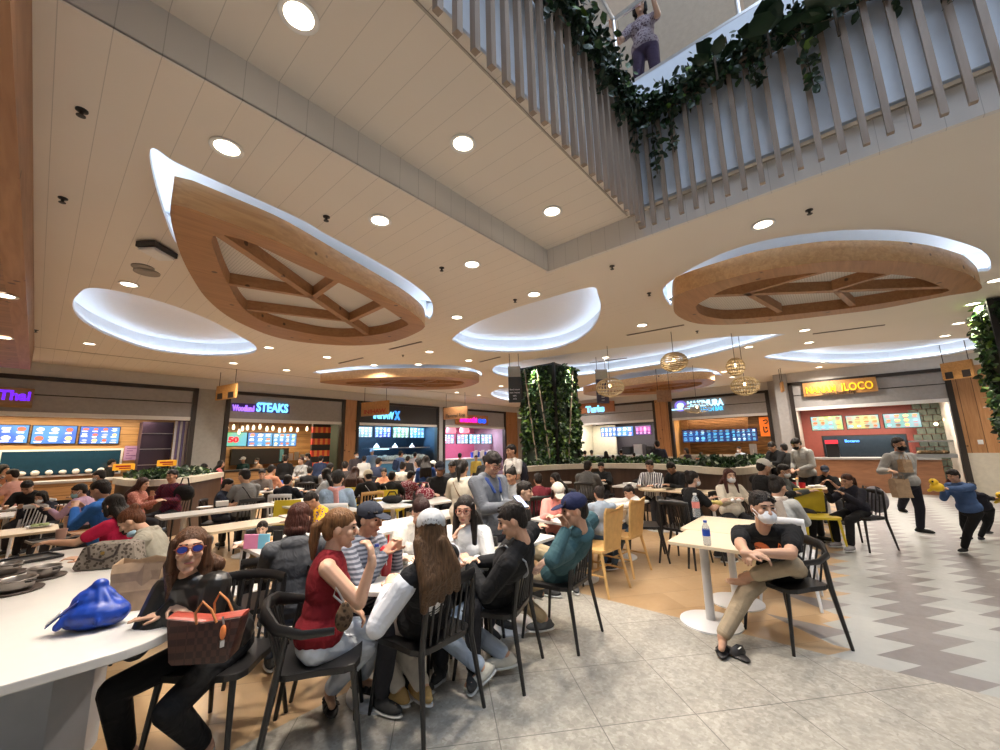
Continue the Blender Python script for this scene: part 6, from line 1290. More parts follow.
seat(433,466,60, 'person in a white cap behind the man in the black t-shirt', 9.9, 1, .05, 'table', 'black', vox=.016, extras=[('cap', (.7,.68,.62))], top=('shirt', (.25,.25,.28)))
seat(452,467,250, 'person with dark hair left of the woman in the cream jacket', 8.6, 1, .05, 'table', 'black', vox=.014, top=('jacket', (.05,.05,.055)))
seat(411,476,60, 'person in a dark red printed shirt near the round table', 8.4, 1, .15, 'table', 'black', vox=.014, top=('shirt', (.16,.02,.03)), topmat=cloth((.16,.02,.03), (.4,.3,.3), 'print'))
for (x_, y_, t_, dg_, cl_, lb_) in [(330,468,9.6,95,(.3,.3,.32),'person in a mid grey shirt before the checked panel'),(345,466,10.5,110,(.05,.04,.04),'person in dark clothes under the pine pillar left of the brown coat'),(408,459,12.6,85,(.03,.03,.04),'person in black queueing at the right end of the grill stall'),(415,455,14.5,95,(.55,.55,.6),'customer in a pale shirt before the grill stall pendants'),(379,462,11.8,70,(.04,.05,.09),'person in navy sitting left of the ivory top'),(460,456,13.4,80,(.05,.05,.06),'customer with dark hair before the drinks counter'),(476,458,14.0,270,(.6,.45,.1),'drinks stall worker with a yellow cap'),(485,460,11.5,100,(.03,.03,.03),'person with black hair left of the standing man with the phone'),(272,470,9.4,80,(.45,.2,.12),'person in a rust shirt beyond the man in grey'),(310,471,10.2,100,(.02,.02,.02),'person in black beyond the white and grey top'),(262,474,9.0,300,(.10,.08,.07),'person in brown beyond the boy in navy'),(204,468,11.2,80,(.12,.10,.10),'person passing behind the left planter')]:
    if y_ < 460: stand(x_, y_, dg_, lb_, t_, vox=.019, top=('shirt', cl_))
    else: seat(x_, y_, dg_, lb_, t_, 1, .05, 'table', 'black', vox=.018, top=('shirt', cl_))
# centre
stand(463,468,72, 'woman in a cream jacket with a brown crossbody strap, seen from behind', 5.0, pose='front', vox=.009, fem=True, hair='pony', top=('jacket', (.60,.55,.45)), bottom=(.5,.47,.4), extras=[('strap', (.12,.06,.03))], elb=(-hv(340)*1.2, hv(340)*1.2))
stand(511,451,215, 'man in a white t-shirt with black backpack straps standing behind the phone user', 7.3, pose='front', vox=.011, top=('t_shirt', (.62,.60,.57)), sleeve='short', extras=[('backpack', (.02,.02,.022))], sk=2)
seat(511,476,235, 'girl in a grey top eating behind the standing man', 6.1, 1, .08, 'eat', 'black', vox=.011, fem=True, hair='bun', top=('shirt', (.30,.32,.34)))
seat(525,491,338, 'boy in a dark jacket over a printed t-shirt facing right', 4.7, 1, .08, 'lap', 'black', pitch=-.2, vox=.008, top=('jacket', (.02,.022,.022)), sk=3)
seat(538,480,95, 'person in a maroon shirt seen from behind', 6.5, 1, .04, 'table', 'black', vox=.011, top=('shirt', (.15,.02,.03)))
seat(555,479,195, 'woman with long hair and a white top facing left, left of the booth', 6.9, 1, .05, 'table', 'black', vox=.011, fem=True, hair='long', top=('sweater', (.55,.55,.55)))
seat(558,492,265, 'woman in a salmon-pink jacket and cream cap looking down at her hands', 4.9, 1, .10, 'table', 'black', ldeg=275, pitch=-.75, vox=.008, fem=True, hair='bob', top=('jacket', (.72,.28,.24)), extras=[('cap', (.60,.54,.46))], sk=3)
seat(588,467,60, 'man in a charcoal coat seen from behind at the booth', 8.6, 1, .10, 'table', 'black', vox=.012, top=('jacket', (.10,.095,.10)), s=1.08)
seat(601,467,245, 'man in a black suit facing the man in the charcoal coat', 9.3, 1, .05, 'table', 'black', vox=.012, top=('jacket', (.012,.013,.02)))
seat(599,494,96, 'boy in a grey-blue shirt seen from behind on a pine chair', 5.0, 1, .02, 'table', 'none', pitch=-.3, vox=.009, s=.88, top=('shirt', (.26,.31,.37)), bottom=(.05,.10,.2))
seat(629,492,192, 'child in a white hooded top on the black chair facing left', 5.45, 1, .04, 'table', 'none', pitch=-.5, vox=.009, s=.86, top=('hoodie', (.66,.65,.62)), bottom=(.06,.09,.13))
seat(649.5,466,232, 'man in a black and white striped shirt at the booth wall', 8.0, 1, .06, 'table', 'black', vox=.012, top=('shirt', (.6,.6,.6)), topmat=cloth((.75,.75,.75), (.03,.03,.05), 'vstripe'))
seat(671,468,205, 'man in a black jacket bowed over the table right of the striped shirt', 7.9, 1, .16, 'table', 'black', pitch=-.7, vox=.012, top=('jacket', (.012,.012,.014)))
seat(693,479,8, 'woman in a black t-shirt and mask in profile facing right', 5.6, 1, .06, 'table', 'black', pitch=-.05, vox=.009, fem=True, hair='bun', top=('t_shirt', (.012,.012,.012)), sleeve='short', extras=['mask'], sk=3)
seat(729.5,476,268, 'woman in a cream cardigan over a red shirt wearing a mask', 6.0, 1, .05, 'table', 'black', pitch=-.05, vox=.009, fem=True, hair='longfront', hcol=(.06,.02,.015), top=('jacket', (.60,.54,.44)), extras=['mask'], sk=3)
seat(764,467,5, 'man in a white cap and black sweater in profile, right of the cardigan', 6.3, 1, .05, 'table', 'black', vox=.010, top=('sweater', (.012,.012,.013)), extras=[('cap', (.72,.70,.66))], sk=0)
seat(784,471,310, 'man in a grey jacket and mask behind the table with red cups', 6.7, 1, .05, 'table', 'black', vox=.011, top=('jacket', (.10,.11,.11)), extras=['mask'])
seat(778,487,50, 'woman in a pale grey sweater and patterned scarf, back turned, on the white chair', 4.35, 1, .06, 'table', 'white', ldeg=25, vox=.008, fem=True, hair='bun', top=('sweater', (.42,.42,.40)), extras=[('scarf', (.30,.25,.21))])
seat(825,471,235, 'man in a black t-shirt and cap leaning on his arms before the Iloco stall', 7.9, 1, .12, 'both', 'black', vox=.012, top=('t_shirt', (.015,.015,.015)), sleeve='short', extras=[('cap', (.03,.035,.05))], sk=2)
rB = seat(847,481,192, 'woman in black with a brown ponytail on a black chair by the aisle', 6.05, 1, .12, 'table', 'black', pitch=-.25, vox=.009, fem=True, hair='pony', hcol=(.06,.025,.015), top=('jacket', (.02,.018,.028)), bottom=(.012,.012,.015), shoe=(.28,.27,.28), s=.98)
stand(796,444,190, 'man in a light grey hoodie and mask bending over a table', 8.3, pose='front', lean=.16, vox=.012, top=('hoodie', (.38,.38,.36)), extras=[('mask', (.03,.03,.03))], pitch=-.6)
stand(772,447,198, 'man in a black jacket looking down, left of the bending man', 9.2, pose='phone', vox=.013, top=('jacket', (.018,.02,.02)), pitch=-.7)
stand(784,448,80, 'person in a dark green jacket turned away beside the man in black', 9.8, vox=.014, top=('jacket', (.022,.03,.028)))
stand(657,444.5,85, 'man in a dark jacket standing behind the planter, seen from behind', 12.4, vox=.015, top=('jacket', (.02,.022,.035)))
stand(686,451,190, 'person in a dark top at the left of the ramen counter', 13.6, vox=.018, fem=True, hair='bob', top=('shirt', (.04,.03,.035)))
stand(739,449.5,200, 'ramen bar worker in a pale blue shirt and mask', 14.2, vox=.016, extras=['mask'], top=('shirt', (.45,.52,.62)), sk=3)
stand(701,455,250, 'person in a bright orange outfit behind the planter', 13.2, vox=.018, top=('hoodie', (.85,.16,.02)), hair='short')
for i, (x_, y_, c_, l_) in enumerate([(585,453,(.6,.6,.58),'leftmost customer in white queueing at the shawarma stall'),(591.5,452.5,(.5,.5,.5),'second customer in light grey queueing at the shawarma stall'),(606,453.5,(.03,.03,.03),'customer in black with long hair at the shawarma stall'),(613,457,(.7,.25,.25),'small customer in pink at the shawarma stall'),(621,452,(.08,.1,.08),'customer in dark green right of the small one in pink'),(634,455,(.2,.2,.22),'customer in grey at the right of the shawarma stall')]): stand(x_, y_, 80, l_, 15.4, vox=.02, top=('shirt', c_), fem=i in (2,3), hair='long' if i == 2 else 'short')
# upstairs
q = PX(644,38,4.55); up_ = person('woman in a patterned blouse and dark skirt at the upper floor balustrade', (4.55, q.y, 6.62), (4.5, q.y, 7.25), Vector((-1,-.2,0)), Vector((-1,-.25,-.2)), (Vector((4.2,q.y-.25,6.85)), Vector((4.18,q.y+.25,6.85))), (Vector((4.55,q.y-.1,5.83)), Vector((4.55,q.y+.12,5.83))), s=.95, fem=True, top=('shirt', (.25,.2,.2)), topmat=cloth((.30,.24,.26), (.10,.06,.08), 'print'), bottom=(.05,.03,.06), hair='bob', vox=.011, sleeve='short')
up_['root'].location.z = 0
# ------------------------------------------------------------------ chairs seen on their own or under the seated
for pel_, td_, kind, lab in SEATED:
    if kind == 'none': continue
    nm_ = {'black':'black spindle chair','white':'white spindle chair','yellow':'yellow-backed chair','pinespindle':'pine spindle-back chair'}[kind]
    sh = lab.split(',')[0]; w_ = sh.split(); sh = ' '.join(w_[:11])
    place_chair(kind, pel_.x, pel_.y, td_, nm_+' under the '+sh)
o_ = P(596,545,.46); place_chair('pine', o_.x, o_.y, hv(135), 'empty pine panel-back chair just behind the man in the teal jacket')
o_ = P(620,533,.46); place_chair('pine', o_.x+.02, o_.y, hv(135), 'pine panel-back chair under the boy in the grey-blue shirt')
o_ = P(643,524,.46); place_chair('plain', o_.x, o_.y, hv(165), 'black spindle chair under the child in the white hooded top')
o_ = P(291,522,.46); place_chair('yellow', o_.x, o_.y, hv(100), 'empty yellow-backed chair before the man in the black t-shirt, centre left')
o_ = P(12,537,.46); place_chair('white', o_.x, o_.y+.6, hv(270), 'white spindle chair by the tan table at the left edge')
o_ = PT(816,507,6.1); place_chair('yellow', o_.x, o_.y, hv(250), 'yellow-backed chair standing beyond the masked man in black')
o_ = P(684,527,.46); place_chair('plain', o_.x, o_.y, hv(40), 'empty black spindle chair left of the maple tables')
for k in CHAIRS:
    if k not in CHUSED:
        for ch in [x for x in bpy.data.objects if x.parent == CHAIRS[k]]: bpy.data.objects.remove(ch)
        bpy.data.objects.remove(CHAIRS[k])
# ------------------------------------------------------------------ marks on clothing
def decal(par, garment, polys, c, xd, yd, look, mt, name, off=.004, lab=None):
    """flat outlines laid onto the cloth of a garment; c, xd, yd in world space, look = direction of projection"""
    im = garment.parent.matrix_basis.inverted(); R_ = im.to_3x3(); bm = bmesh.new(); bm.from_mesh(garment.data); bvh = BVHTree.FromBMesh(bm); bm.free(); mb = MB(); c = Vector(c); dl_ = (R_@Vector(look)).normalized()
    for vs, fs in polys:
        out = []
        for (x, y) in vs:
            p = im@(c+xd*x+yd*y); hit = bvh.ray_cast(p-dl_*.5, dl_); out.append((hit[0]-dl_*off) if hit[0] is not None else p)
        mb.add(out, fs)
    me = mb.mesh(name, mt); o = bpy.data.objects.new(name, me); COL.objects.link(o); o.parent = garment
    if lab: o['label'] = lab
    return o
def strip(x0, y0, x1, y1, w, n=6):
    vs = []; d = Vector((x1-x0, y1-y0)); nn = Vector((-d.y, d.x)).normalized()*w/2
    for i in range(n+1): q = Vector((x0, y0))+d*i/n; vs += [(q.x+nn.x, q.y+nn.y), (q.x-nn.x, q.y-nn.y)]
    return vs, [(2*i, 2*i+1, 2*i+3, 2*i+2) for i in range(n)]
def blob2(cx, cy, rx, ry, rot=0, n=14):
    vs = [(cx, cy)]+[(cx+rx*math.cos(t)*math.cos(rot)-ry*math.sin(t)*math.sin(rot), cy+rx*math.cos(t)*math.sin(rot)+ry*math.sin(t)*math.cos(rot)) for t in [2*math.pi*i/n for i in range(n)]]
    return vs, [(0, i+1, (i+1) % n+1) for i in range(n)]
def text2(s_, size, ox=0, oy=0):
    cu = bpy.data.curves.new('t', 'FONT'); cu.body = s_; cu.size = size; cu.align_x = 'CENTER'; cu.align_y = 'CENTER'; cu.resolution_u = 2; t = bpy.data.objects.new('t', cu); BUILD.objects.link(t)
    dg = bpy.context.evaluated_depsgraph_get(); me = bpy.data.meshes.new_from_object(t.evaluated_get(dg)); bpy.data.objects.remove(t)
    r_ = ([(v.co.x+ox, v.co.y+oy) for v in me.vertices], [tuple(p.vertices) for p in me.polygons]); return r_
# three-leaf emblem crossed by three bars on the black jacket back
q = H3; bc = q['pel']+q['a']*q['TL']*.46-q['fw']*.15; m_wp = plain('white_print', (.75,.75,.75), .6)
em = [blob2(0, .035, .021, .042), blob2(-.042, .022, .020, .042, .62), blob2(.042, .022, .020, .042, -.62)]+[strip(-.055+.006*i, -.008-.019*i, .055-.006*i, -.008-.019*i, .011) for i in range(3)]
decal(None, q['top'], em, bc, q['rt'], q['a'], q['fw'], m_wp, 'chest_emblem')
# orange print on the black t-shirt
q = H6; cc = q['pel']+q['a']*q['TL']*.80+q['fw']*.12; yl = q['rt']*-1; m_op = plain('orange_print', (.80,.16,.03), .6)
decal(None, q['top'], [blob2(-.045, .01, .052, .05), blob2(.01, -.035, .04, .02)], cc, yl, q['a'], -q['fw'], m_op, 'orange_print', off=.005)
decal(None, q['top'], [text2('GUMA', .062, -.02, .0)], cc, yl, q['a'], -q['fw'], plain('black_print', (.02,.015,.012), .6), 'print_lettering', off=.009)
decal(None, q['top'], [text2('A', .07, .07, .02)], cc, yl, q['a'], -q['fw'], m_op, 'print_lettering', off=.006)
# strap opening and arched lettering on the back of the pale cap
q = H3; hc = q['H']; HMx = q['HM']; capo = [o for o in bpy.data.objects if o.parent == q['root'] and o.name.startswith('cap')][0]
ux = HMx@Vector((1,0,0)); uz = HMx@Vector((0,0,1)); uy = HMx@Vector((0,1,0))
decal(None, capo, [blob2(0, .028, .030, .020)], hc-uy*.1, ux, uz, uy, plain('hair_gap', (.03,.018,.01), .8), 'strap_opening')
for i, ch in enumerate('CAPTURE'):
    a_ = (i-3)*.27; decal(None, capo, [text2(ch, .020, math.sin(a_)*.062, .012+math.cos(a_)*.058)], hc-uy*.1, ux, uz, uy, plain('black_print', (.02,.015,.012), .6), 'cap_letter')
# blue lining of the standing man's hoodie
q = H7; m_bl = cloth((.03,.06,.22)); mb = MB()
mb.tube([q['c7']+q['rt']*.075-q['fw']*.02, q['c7']+q['rt']*.07+q['fw']*.07-q['a']*.05, q['pel']+q['a']*q['TL']*.66+q['fw']*.135+q['rt']*.035], [.020,.022,.014], 8); mb.tube([q['c7']-q['rt']*.075-q['fw']*.02, q['c7']-q['rt']*.07+q['fw']*.07-q['a']*.05, q['pel']+q['a']*q['TL']*.66+q['fw']*.135-q['rt']*.035], [.020,.022,.014], 8)
put(grow(mb, .008, 2), 'blue_lining', m_bl, q['root'])
put(MB().tube([q['c7']-q['rt']*.03+q['fw']*.09-q['a']*.1, q['pel']+q['a']*q['TL']*.5+q['fw']*.13-q['rt']*.05, q['pel']+q['a']*.05+q['fw']*.13-q['rt']*.02], .006, 6).mesh('zip', None), 'zip_cord', m_white, q['root'])
# watch of the woman in glasses
A_, E_, W_ = H1['arms'][0]; d_ = (W_-E_).normalized(); put(MB().cyl(W_-d_*.035, W_-d_*.012, .036, .035, 16).mesh('w', None), 'watch_strap', m_dark, H1['root']); put(MB().box(W_-d_*.023+Z*.036, (.026,.026,.008)).mesh('w', None), 'watch_face', m_steel, H1['root'])
# ------------------------------------------------------------------ bags and things on tables
def checker(name, c1, c2, sc, src='Object'):
    m, nt, b = _new(name); v = coords(nt, (1,1,1), (0,0,0)); w_ = N(nt, 'ShaderNodeTexChecker', Scale=sc); w_.inputs['Color1'].default_value = (*c1, 1); w_.inputs['Color2'].default_value = (*c2, 1); L(nt, v, w_.inputs['Vector']); L(nt, w_.outputs['Color'], b.inputs['Base Color']); b.inputs['Roughness'].default_value = .45; return m
def slab(mb, c, ux, uy, pts, th, nseg=1):
    """outline in the (ux, uy) plane given thickness along ux x uy"""
    c = Vector(c); nn = ux.cross(uy).normalized(); n = len(pts); A = [c+ux*x+uy*y-nn*th/2 for x, y in pts]; B = [c+ux*x+uy*y+nn*th/2 for x, y in pts]
    return mb.add(A+B, [tuple(reversed(range(n))), tuple(range(n, 2*n))]+[(i, (i+1) % n, n+(i+1) % n, n+i) for i in range(n)])
c = PT(208, 634, 1.97); B_S = .84; ux = (R0*.98+F0*.15).normalized(); t = thing('tote_bag', 'brown checked leather tote with tan handles on the lap of the woman in glasses', 'handbag', (c.x, c.y, c.z-.14))
ux = ux*B_S; mb = MB(); slab(mb, c, ux, Z*.84, [(-.15,-.13),(.13,-.14),(.155,-.12),(.20,.10),(.0,.085),(-.20,.12),(-.165,-.11)], .11); mb.build('bag_body', checker('brown_check', (.075,.030,.022), (.035,.014,.012), 34), t, bevel=.012, smooth=True)
for sg_ in (-1, 1):
    o_ = F0*sg_*.06; MB().tube([c+ux*-.02+Z*.07+o_, c+ux*-.03+Z*.12+o_*1.1, c+ux*.0+Z*.17+o_, c+ux*.05+Z*.13+o_, c+ux*.085+Z*.07+o_], .006, 8).build('handle', plain('tan_leather', (.45,.17,.05), .4), t, smooth=True)
MB().tube([c+ux*-.20+Z*.100, c+ux*0+Z*.073, c+ux*.20+Z*.086], .009, 8, flat=(5,1)).build('trim_band', plain('red_brown_trim', (.30,.05,.03), .4), t)
q = c+ux*.135-F0*.075+Z*.03; MB().ell(q, (.014,.012,.034)).build('charm', plain('orange_charm', (.75,.22,.06), .4), t, smooth=True); MB().tube([q+Z*.035, q+Z*.07+ux*-.01], .004, 6).build('charm_ring', m_steel, t); MB().box(q-Z*.05, (.018,.008,.03)).build('charm_tag', m_steel, t)
# bright blue bag
c = P(80, 633, .75); c.z = .752; t = thing('folded_shopping_bag', 'bright blue nylon bag slumped on the counter table beside the brown paper bag', 'bag', c)
m_nb = plain('blue_nylon', (.006,.04,.30), .38, noise=.25, nscale=30); mb = MB(); rb = random.Random(4)
mb.ell(c+Z*.07+F0*.06, (.13,.10,.075), Matrix.Rotation(AZ-1.2, 3, 'Z'), 16, 10).ell(c+Z*.12+F0*.07-R0*.02, (.09,.075,.075)).ell(c+R0*.07+Z*.06+F0*.07, (.085,.07,.06)).ell(c-R0*.07+Z*.05+F0*.04, (.06,.06,.05))
for i in range(11):
    a_ = rb.uniform(0, 6.28); p0 = c+F0*.07+Z*.19-R0*.01; p1 = c+F0*.06+Vector((math.cos(a_)*.13, math.sin(a_)*.10, .03+rb.random()*.06)); mb.cap(p0+Vector((math.cos(a_)*.03, math.sin(a_)*.03, 0)), p1, .012, .020, 8)
mb.ell(c+F0*.07+Z*.20, (.035,.03,.03)); me = grow(mb, .006, 3); put(me, 'bag_body', m_nb, t)
MB().bar(c-R0*.03+F0*.0+Z*.15, c-R0*.14-F0*.03+Z*.045, .045, .004, up=(0,-.3,1)).build('side_strap', m_nb, t); MB().bar(c-R0*.088-F0*.021+Z*.104, c-R0*.138-F0*.036+Z*.053, .028, .006, up=(0,-.3,1)).build('label_tag', m_white, t)
# brown paper bag
def paperbag(c, ux, w_, h, d_, label, handles=False, col=(.42,.29,.18)):
    t = thing('paper_bag', label, 'paper bag', c); uy = ux.cross(Z)*-1; nm_ = plain('kraft_paper', col, .8, noise=.12, nscale=25); mb = MB(); rr_ = random.Random(int(c.x*100)); ring = [(-1,-1),(-.3,-1),(.3,-1),(1,-1),(1,0),(1,1),(.3,1),(-.3,1),(-1,1),(-1,0)]
    lv = []
    for k in range(6):
        f = k/5; lv.append([c+ux*(x*w_/2*(1+.05*f)+rr_.uniform(-1,1)*.008)+uy*(y*d_/2*(1-.25*f)+rr_.uniform(-1,1)*.010)+Z*(h*f+(rr_.uniform(-.012,.012) if k == 5 else 0)) for x, y in ring])
    for k in range(5): mb.band(lv[k], lv[k+1])
    mb.add(lv[0], [tuple(range(10))]); inner = [p-(p-c).normalized()*.006 for p in lv[5]]; mb.band(lv[5], [Vector((p.x, p.y, p.z-.002)) for p in inner]); mb.band(inner, [Vector((p.x, p.y, p.z-h*.6)) for p in inner])
    mb.build('bag_body', nm_, t, smooth=True, ang=20)
    if handles:
        for sg_ in (-1, 1): MB().tube([c+ux*-.05+uy*sg_*d_*.3+Z*h, c+ux*-.03+uy*sg_*d_*.3+Z*(h+.07), c+ux*.03+uy*sg_*d_*.3+Z*(h+.07), c+ux*.05+uy*sg_*d_*.3+Z*h], .004, 6).build('handle', plain('paper_cord', (.34,.22,.13), .8), t)
    return t
c = P(124, 613, .75); c += F0*.08; paperbag(Vector((c.x, c.y, .752)), (R0*.95+F0*.3).normalized(), .23, .255, .12, 'open brown paper bag standing on the counter table, behind the blue bag')
# monogram handbag
c = P(98, 571, .75); c += F0*.10; ux = (R0*.95+F0*.25).normalized(); t = thing('handbag', 'beige patterned handbag with dark handles on the counter table, behind the paper bag', 'handbag', (c.x, c.y, .75)); mb = MB(); cz = Vector((c.x, c.y, .755))
slab(mb, cz, ux, Z, [(-.19,0),(.17,0),(.20,.03),(.17,.17),(.10,.185),(-.12,.185),(-.16,.16),(-.21,.02)], .15); mb.build('bag_body', cloth((.22,.19,.16), (.07,.055,.045), 'print'), t, bevel=.02, smooth=True)
for sg_ in (-1, 1): MB().tube([cz+ux*-.10+Z*.17+F0*sg_*.078, cz+ux*-.08+Z*.09+F0*sg_*.085, cz+ux*0+Z*.065+F0*sg_*.085, cz+ux*.08+Z*.10+F0*sg_*.085, cz+ux*.10+Z*.18+F0*sg_*.078], .009, 8).build('handle', plain('dark_leather', (.035,.025,.022), .4), t)
MB().box(cz+Z*.12-F0*.08, (.03,.012,.02), AZ).build('clasp', plain('brass', (.5,.33,.1), .3, .8), t)
# sizzling pots on trays
def pot(px, py, r, label, lift=0):
    c = P(px, py, .75+lift); t = thing('hot_pot', label, 'pot', c); MB().lathe([(r*1.35,0),(r*1.45,.012),(r*1.4,.016),(r*1.2,.008)], c, 28, closed=False).build('wooden_base', plain('base_board', (.05,.035,.028), .5), t, smooth=True)
    MB().lathe([(r*.75,.012),(r*.95,.03),(r,.075),(r*1.08,.08),(r*1.0,.082),(r*.94,.076),(r*.88,.04),(.001,.035)], c, 28).build('bowl', plain('dull_steel', (.30,.27,.25), .3, .8), t, smooth=True)
    for sg_ in (-1, 1): MB().tube([c+R0*sg_*r*1.0+F0*.02+Z*.065, c+R0*sg_*r*1.3+F0*.015+Z*.068, c+R0*sg_*r*1.3-F0*.015+Z*.068, c+R0*sg_*r*1.0-F0*.02+Z*.065], .006, 6).build('handle', m_black, t)
pot(12, 592, .10, 'steel hot pot nearest on the counter table at the left edge'); pot(43, 578, .085, 'steel hot pot just behind the nearest one on the counter table'); pot(4, 575, .085, 'steel hot pot at the far left edge of the counter table')
def tray(px, py, w_, d_, label, col=(.02,.02,.022), stuff=(), rz=0, z=.752):
    c = P(px, py, z); t = thing('serving_tray', label, 'tray', c, rz); MB().box((0,0,.006), (w_,d_,.008)).build('tray_base', plain('tray_%d' % int(col[0]*99), col, .4), t, local=True, bevel=.003)
    rim = MB(); [rim.box((x*w_/2, 0, .014), (.012,d_,.02)) for x in (-1,1)]; [rim.box((0, y*d_/2, .014), (w_,.012,.02)) for y in (-1,1)]; rim.build('tray_rim', plain('tray_%d' % int(col[0]*99), col, .4), t, local=True); return t
tray(20, 562, .42, .28, 'black serving tray with a crumpled napkin on the counter table', rz=.3); tray(58, 540, .40, .28, 'dark tray at the far end of the counter table', rz=.2); tray(92, 532, .36, .26, 'tan tray by the woman in the grey vest', (.38,.22,.12), rz=.1)
def cup(px, py, r, h, label, col, lid=None, straw=None, z=.752, name='cup', tt=None):
    c = P(px, py, z) if not tt else PT(px, py, tt); t = thing(name, label, 'cup', c); MB().lathe([(r*.78,0),(r,h),(r*.93,h),(r*.72,.006),(.001,.006)], c, 18).build('cup_body', col, t, smooth=True)
    if lid: MB().lathe([(r*1.08,h-.005),(r*1.08,h+.012),(r*.7,h+.028),(.001,h+.03)], c, 18).build('lid', lid, t, smooth=True)
    if straw: MB().cyl(c+Z*h*.4, c+Z*(h+.10)+R0*.012, .005, n=8).build('straw', straw, t)
    return t
def bottle(px, py, h, label, liq, capc, band=None, z=.752):
    c = P(px, py, z); t = thing('water_bottle', label, 'bottle', c); r = h*.155; m_, nt_, b_ = _new('clear_bottle') if 'clear_bottle' not in MATS else (MATS['clear_bottle'], None, None)
    if b_: b_.inputs['Base Color'].default_value = (.82,.88,.92,1); b_.inputs['Roughness'].default_value = .08; b_.inputs['Transmission Weight'].default_value = .75; b_.inputs['IOR'].default_value = 1.2; MATS['clear_bottle'] = m_
    MB().lathe([(r*.9,0),(r,.01),(r,h*.6),(r*.92,h*.72),(r*.45,h*.88),(r*.42,h*.94),(.001,h*.94)], c, 18).build('bottle_body', MATS['clear_bottle'], t, smooth=True); MB().lathe([(r*.48,h*.92),(r*.48,h),(.001,h)], c, 14).build('cap', capc, t)
    if band: MB().lathe([(r*1.02,h*.38),(r*1.02,h*.64)], c, 18, closed=True).build('label_band', band, t)
m_rc = plain('red_plastic', (.42,.02,.025), .3); m_rl = plain('bright_red_plastic', (.70,.03,.04), .3); m_bb = plain('blue_plastic', (.02,.07,.42), .35)
tb = cup(386, 575, .042, .165, 'dark red tumbler with a red lid and straw beside the woman in red', m_rc, m_rl, m_rl, name='tumbler')
textobj('lettering', 'H', .05, frameM(P(386,575,.752)-F0*.043+Z*.09+R0*.002, R0, Z), m_white, tb, .001)
bottle(376, 576, .21, 'water bottle with a blue label left of the red tumbler', None, m_bb, m_bb)
cup(459, 549, .045, .05, 'low cup with a bright red rim in front of the laughing woman', m_rl)
for (x, y, rz_, lab) in [(492,552,.5,'kraft paper mat lying before the man in the black sweater'),(476,545,.2,'folded kraft paper in front of the laughing woman')]:
    c = P(x, y, .752); o = MB().box((0,0,.004), (.26,.17,.006)).build('paper_mat', plain('kraft_pale', (.56,.42,.25), .8), None, local=True); o.location = c; o.rotation_euler = (0,0,rz_); tag(o, lab, 'paper')
# phones and tablet
def slabphone(c, w_, h, M_, label, scr, name='phone', cat='phone'):
    t = thing(name, label, cat, c); MB().box(c, (w_, .009, h), M=M_).build('case', m_black, t, bevel=.002); MB().box(Vector(c)+M_@Vector((0,-.006,0)), (w_*.9,.002,h*.9), M=M_).build('screen', scr, t); return t
hp_ = (H7['arms'][0][2]+H7['arms'][1][2])/2+hv(312)*.10+Z*.04; M_ = Matrix((hv(222), Z, hv(312))).transposed(); slabphone(hp_, .075, .155, Matrix((hv(222), -Z*.8-hv(312)*.6, (hv(312)*.8-Z*.6))).transposed(), 'phone in the hands of the standing man in the grey hoodie', emis('phone_glow', (.5,.65,1), .8))
c = P(254, 549, .752); M2 = Matrix((R0, -F0, Z)).transposed()
t = thing('tablet_stand', 'tablet with a pink and pale blue back propped up before the peeking boy', 'tablet', c); MB().box(c+Z*.065-R0*.03, (.13,.02,.125), AZ-math.pi/2).build('pink_half', plain('pink_case', (.72,.25,.45), .5), t, bevel=.004); MB().box(c+Z*.065+R0*.085, (.10,.02,.125), AZ-math.pi/2).build('blue_half', plain('sky_case', (.20,.52,.72), .5), t, bevel=.004)
c = P(277, 549, .752); slabphone(c+Z*.085, .085, .15, M2, 'blue phone box standing beside the pink and blue tablet', plain('blue_box', (.08,.2,.62), .4), 'phone_box', 'box')
# pouch on the lap of the woman in red
c = PT(344, 618, 2.08); t = thing('coin_pouch', 'small dark brown patterned pouch with a silver ring held by the woman in red', 'pouch', c); mb = MB().ell(c, (.05,.03,.065), None, 14, 8).ell(c+Z*.03, (.035,.025,.05)); put(grow(mb, .006, 2), 'pouch_body', cloth((.09,.055,.03), (.03,.018,.01), 'print'), t); MB().tube([c+Z*.07, c+Z*.12-R0*.03, c+Z*.15-R0*.05, c+Z*.11-R0*.06, c+Z*.07-R0*.01], .005, 6).build('wrist_ring', m_steel, t)
# grey pouch of the masked man and his spare slide
c = H6['pel']+R0*-.12-F0*.16+Z*.18; t = thing('sling_pouch', 'black and grey striped pouch in the lap of the masked man', 'pouch', c); put(grow(MB().ell(c, (.08,.05,.045), Matrix.Rotation(AZ-1.5, 3, 'Z'), 14, 8), .006, 2), 'pouch_body', cloth((.32,.34,.38), (.02,.02,.02), 'hstripe'), t); MB().tube([c+R0*.06, c+R0*.07+Z*.08-F0*.02, c+R0*.05+Z*.15], .008, 6).build('strap', m_black, t)
c = P(735, 655, 0); d_ = (-F0+R0*.25).normalized(); x_ = d_.cross(Z); M_ = Matrix((x_, d_, Z)).transposed(); t = thing('slide_sandal', 'empty black slide sandal on the floor beside the masked man', 'sandal', c)
MB().ell(c+Z*.016, (.05,.14,.016), M_, 16, 6).build('sole', plain('sandal_black', (.02,.018,.018), .5), t, smooth=True); MB().tube([c+x_*.05+d_*.04+Z*.015, c+x_*.035+d_*.045+Z*.05, c+d_*.045+Z*.062, c-x_*.035+d_*.045+Z*.05, c-x_*.05+d_*.04+Z*.015], .03, 8, flat=(1.1,.25)).build('strap', plain('sandal_black', (.02,.018,.018), .5), t, smooth=True); MB().box(c+d_*.055+Z*.072, (.04,.008,.004), M=M_@Matrix.Rotation(.4, 3, 'Z')).build('white_mark', m_white, t)
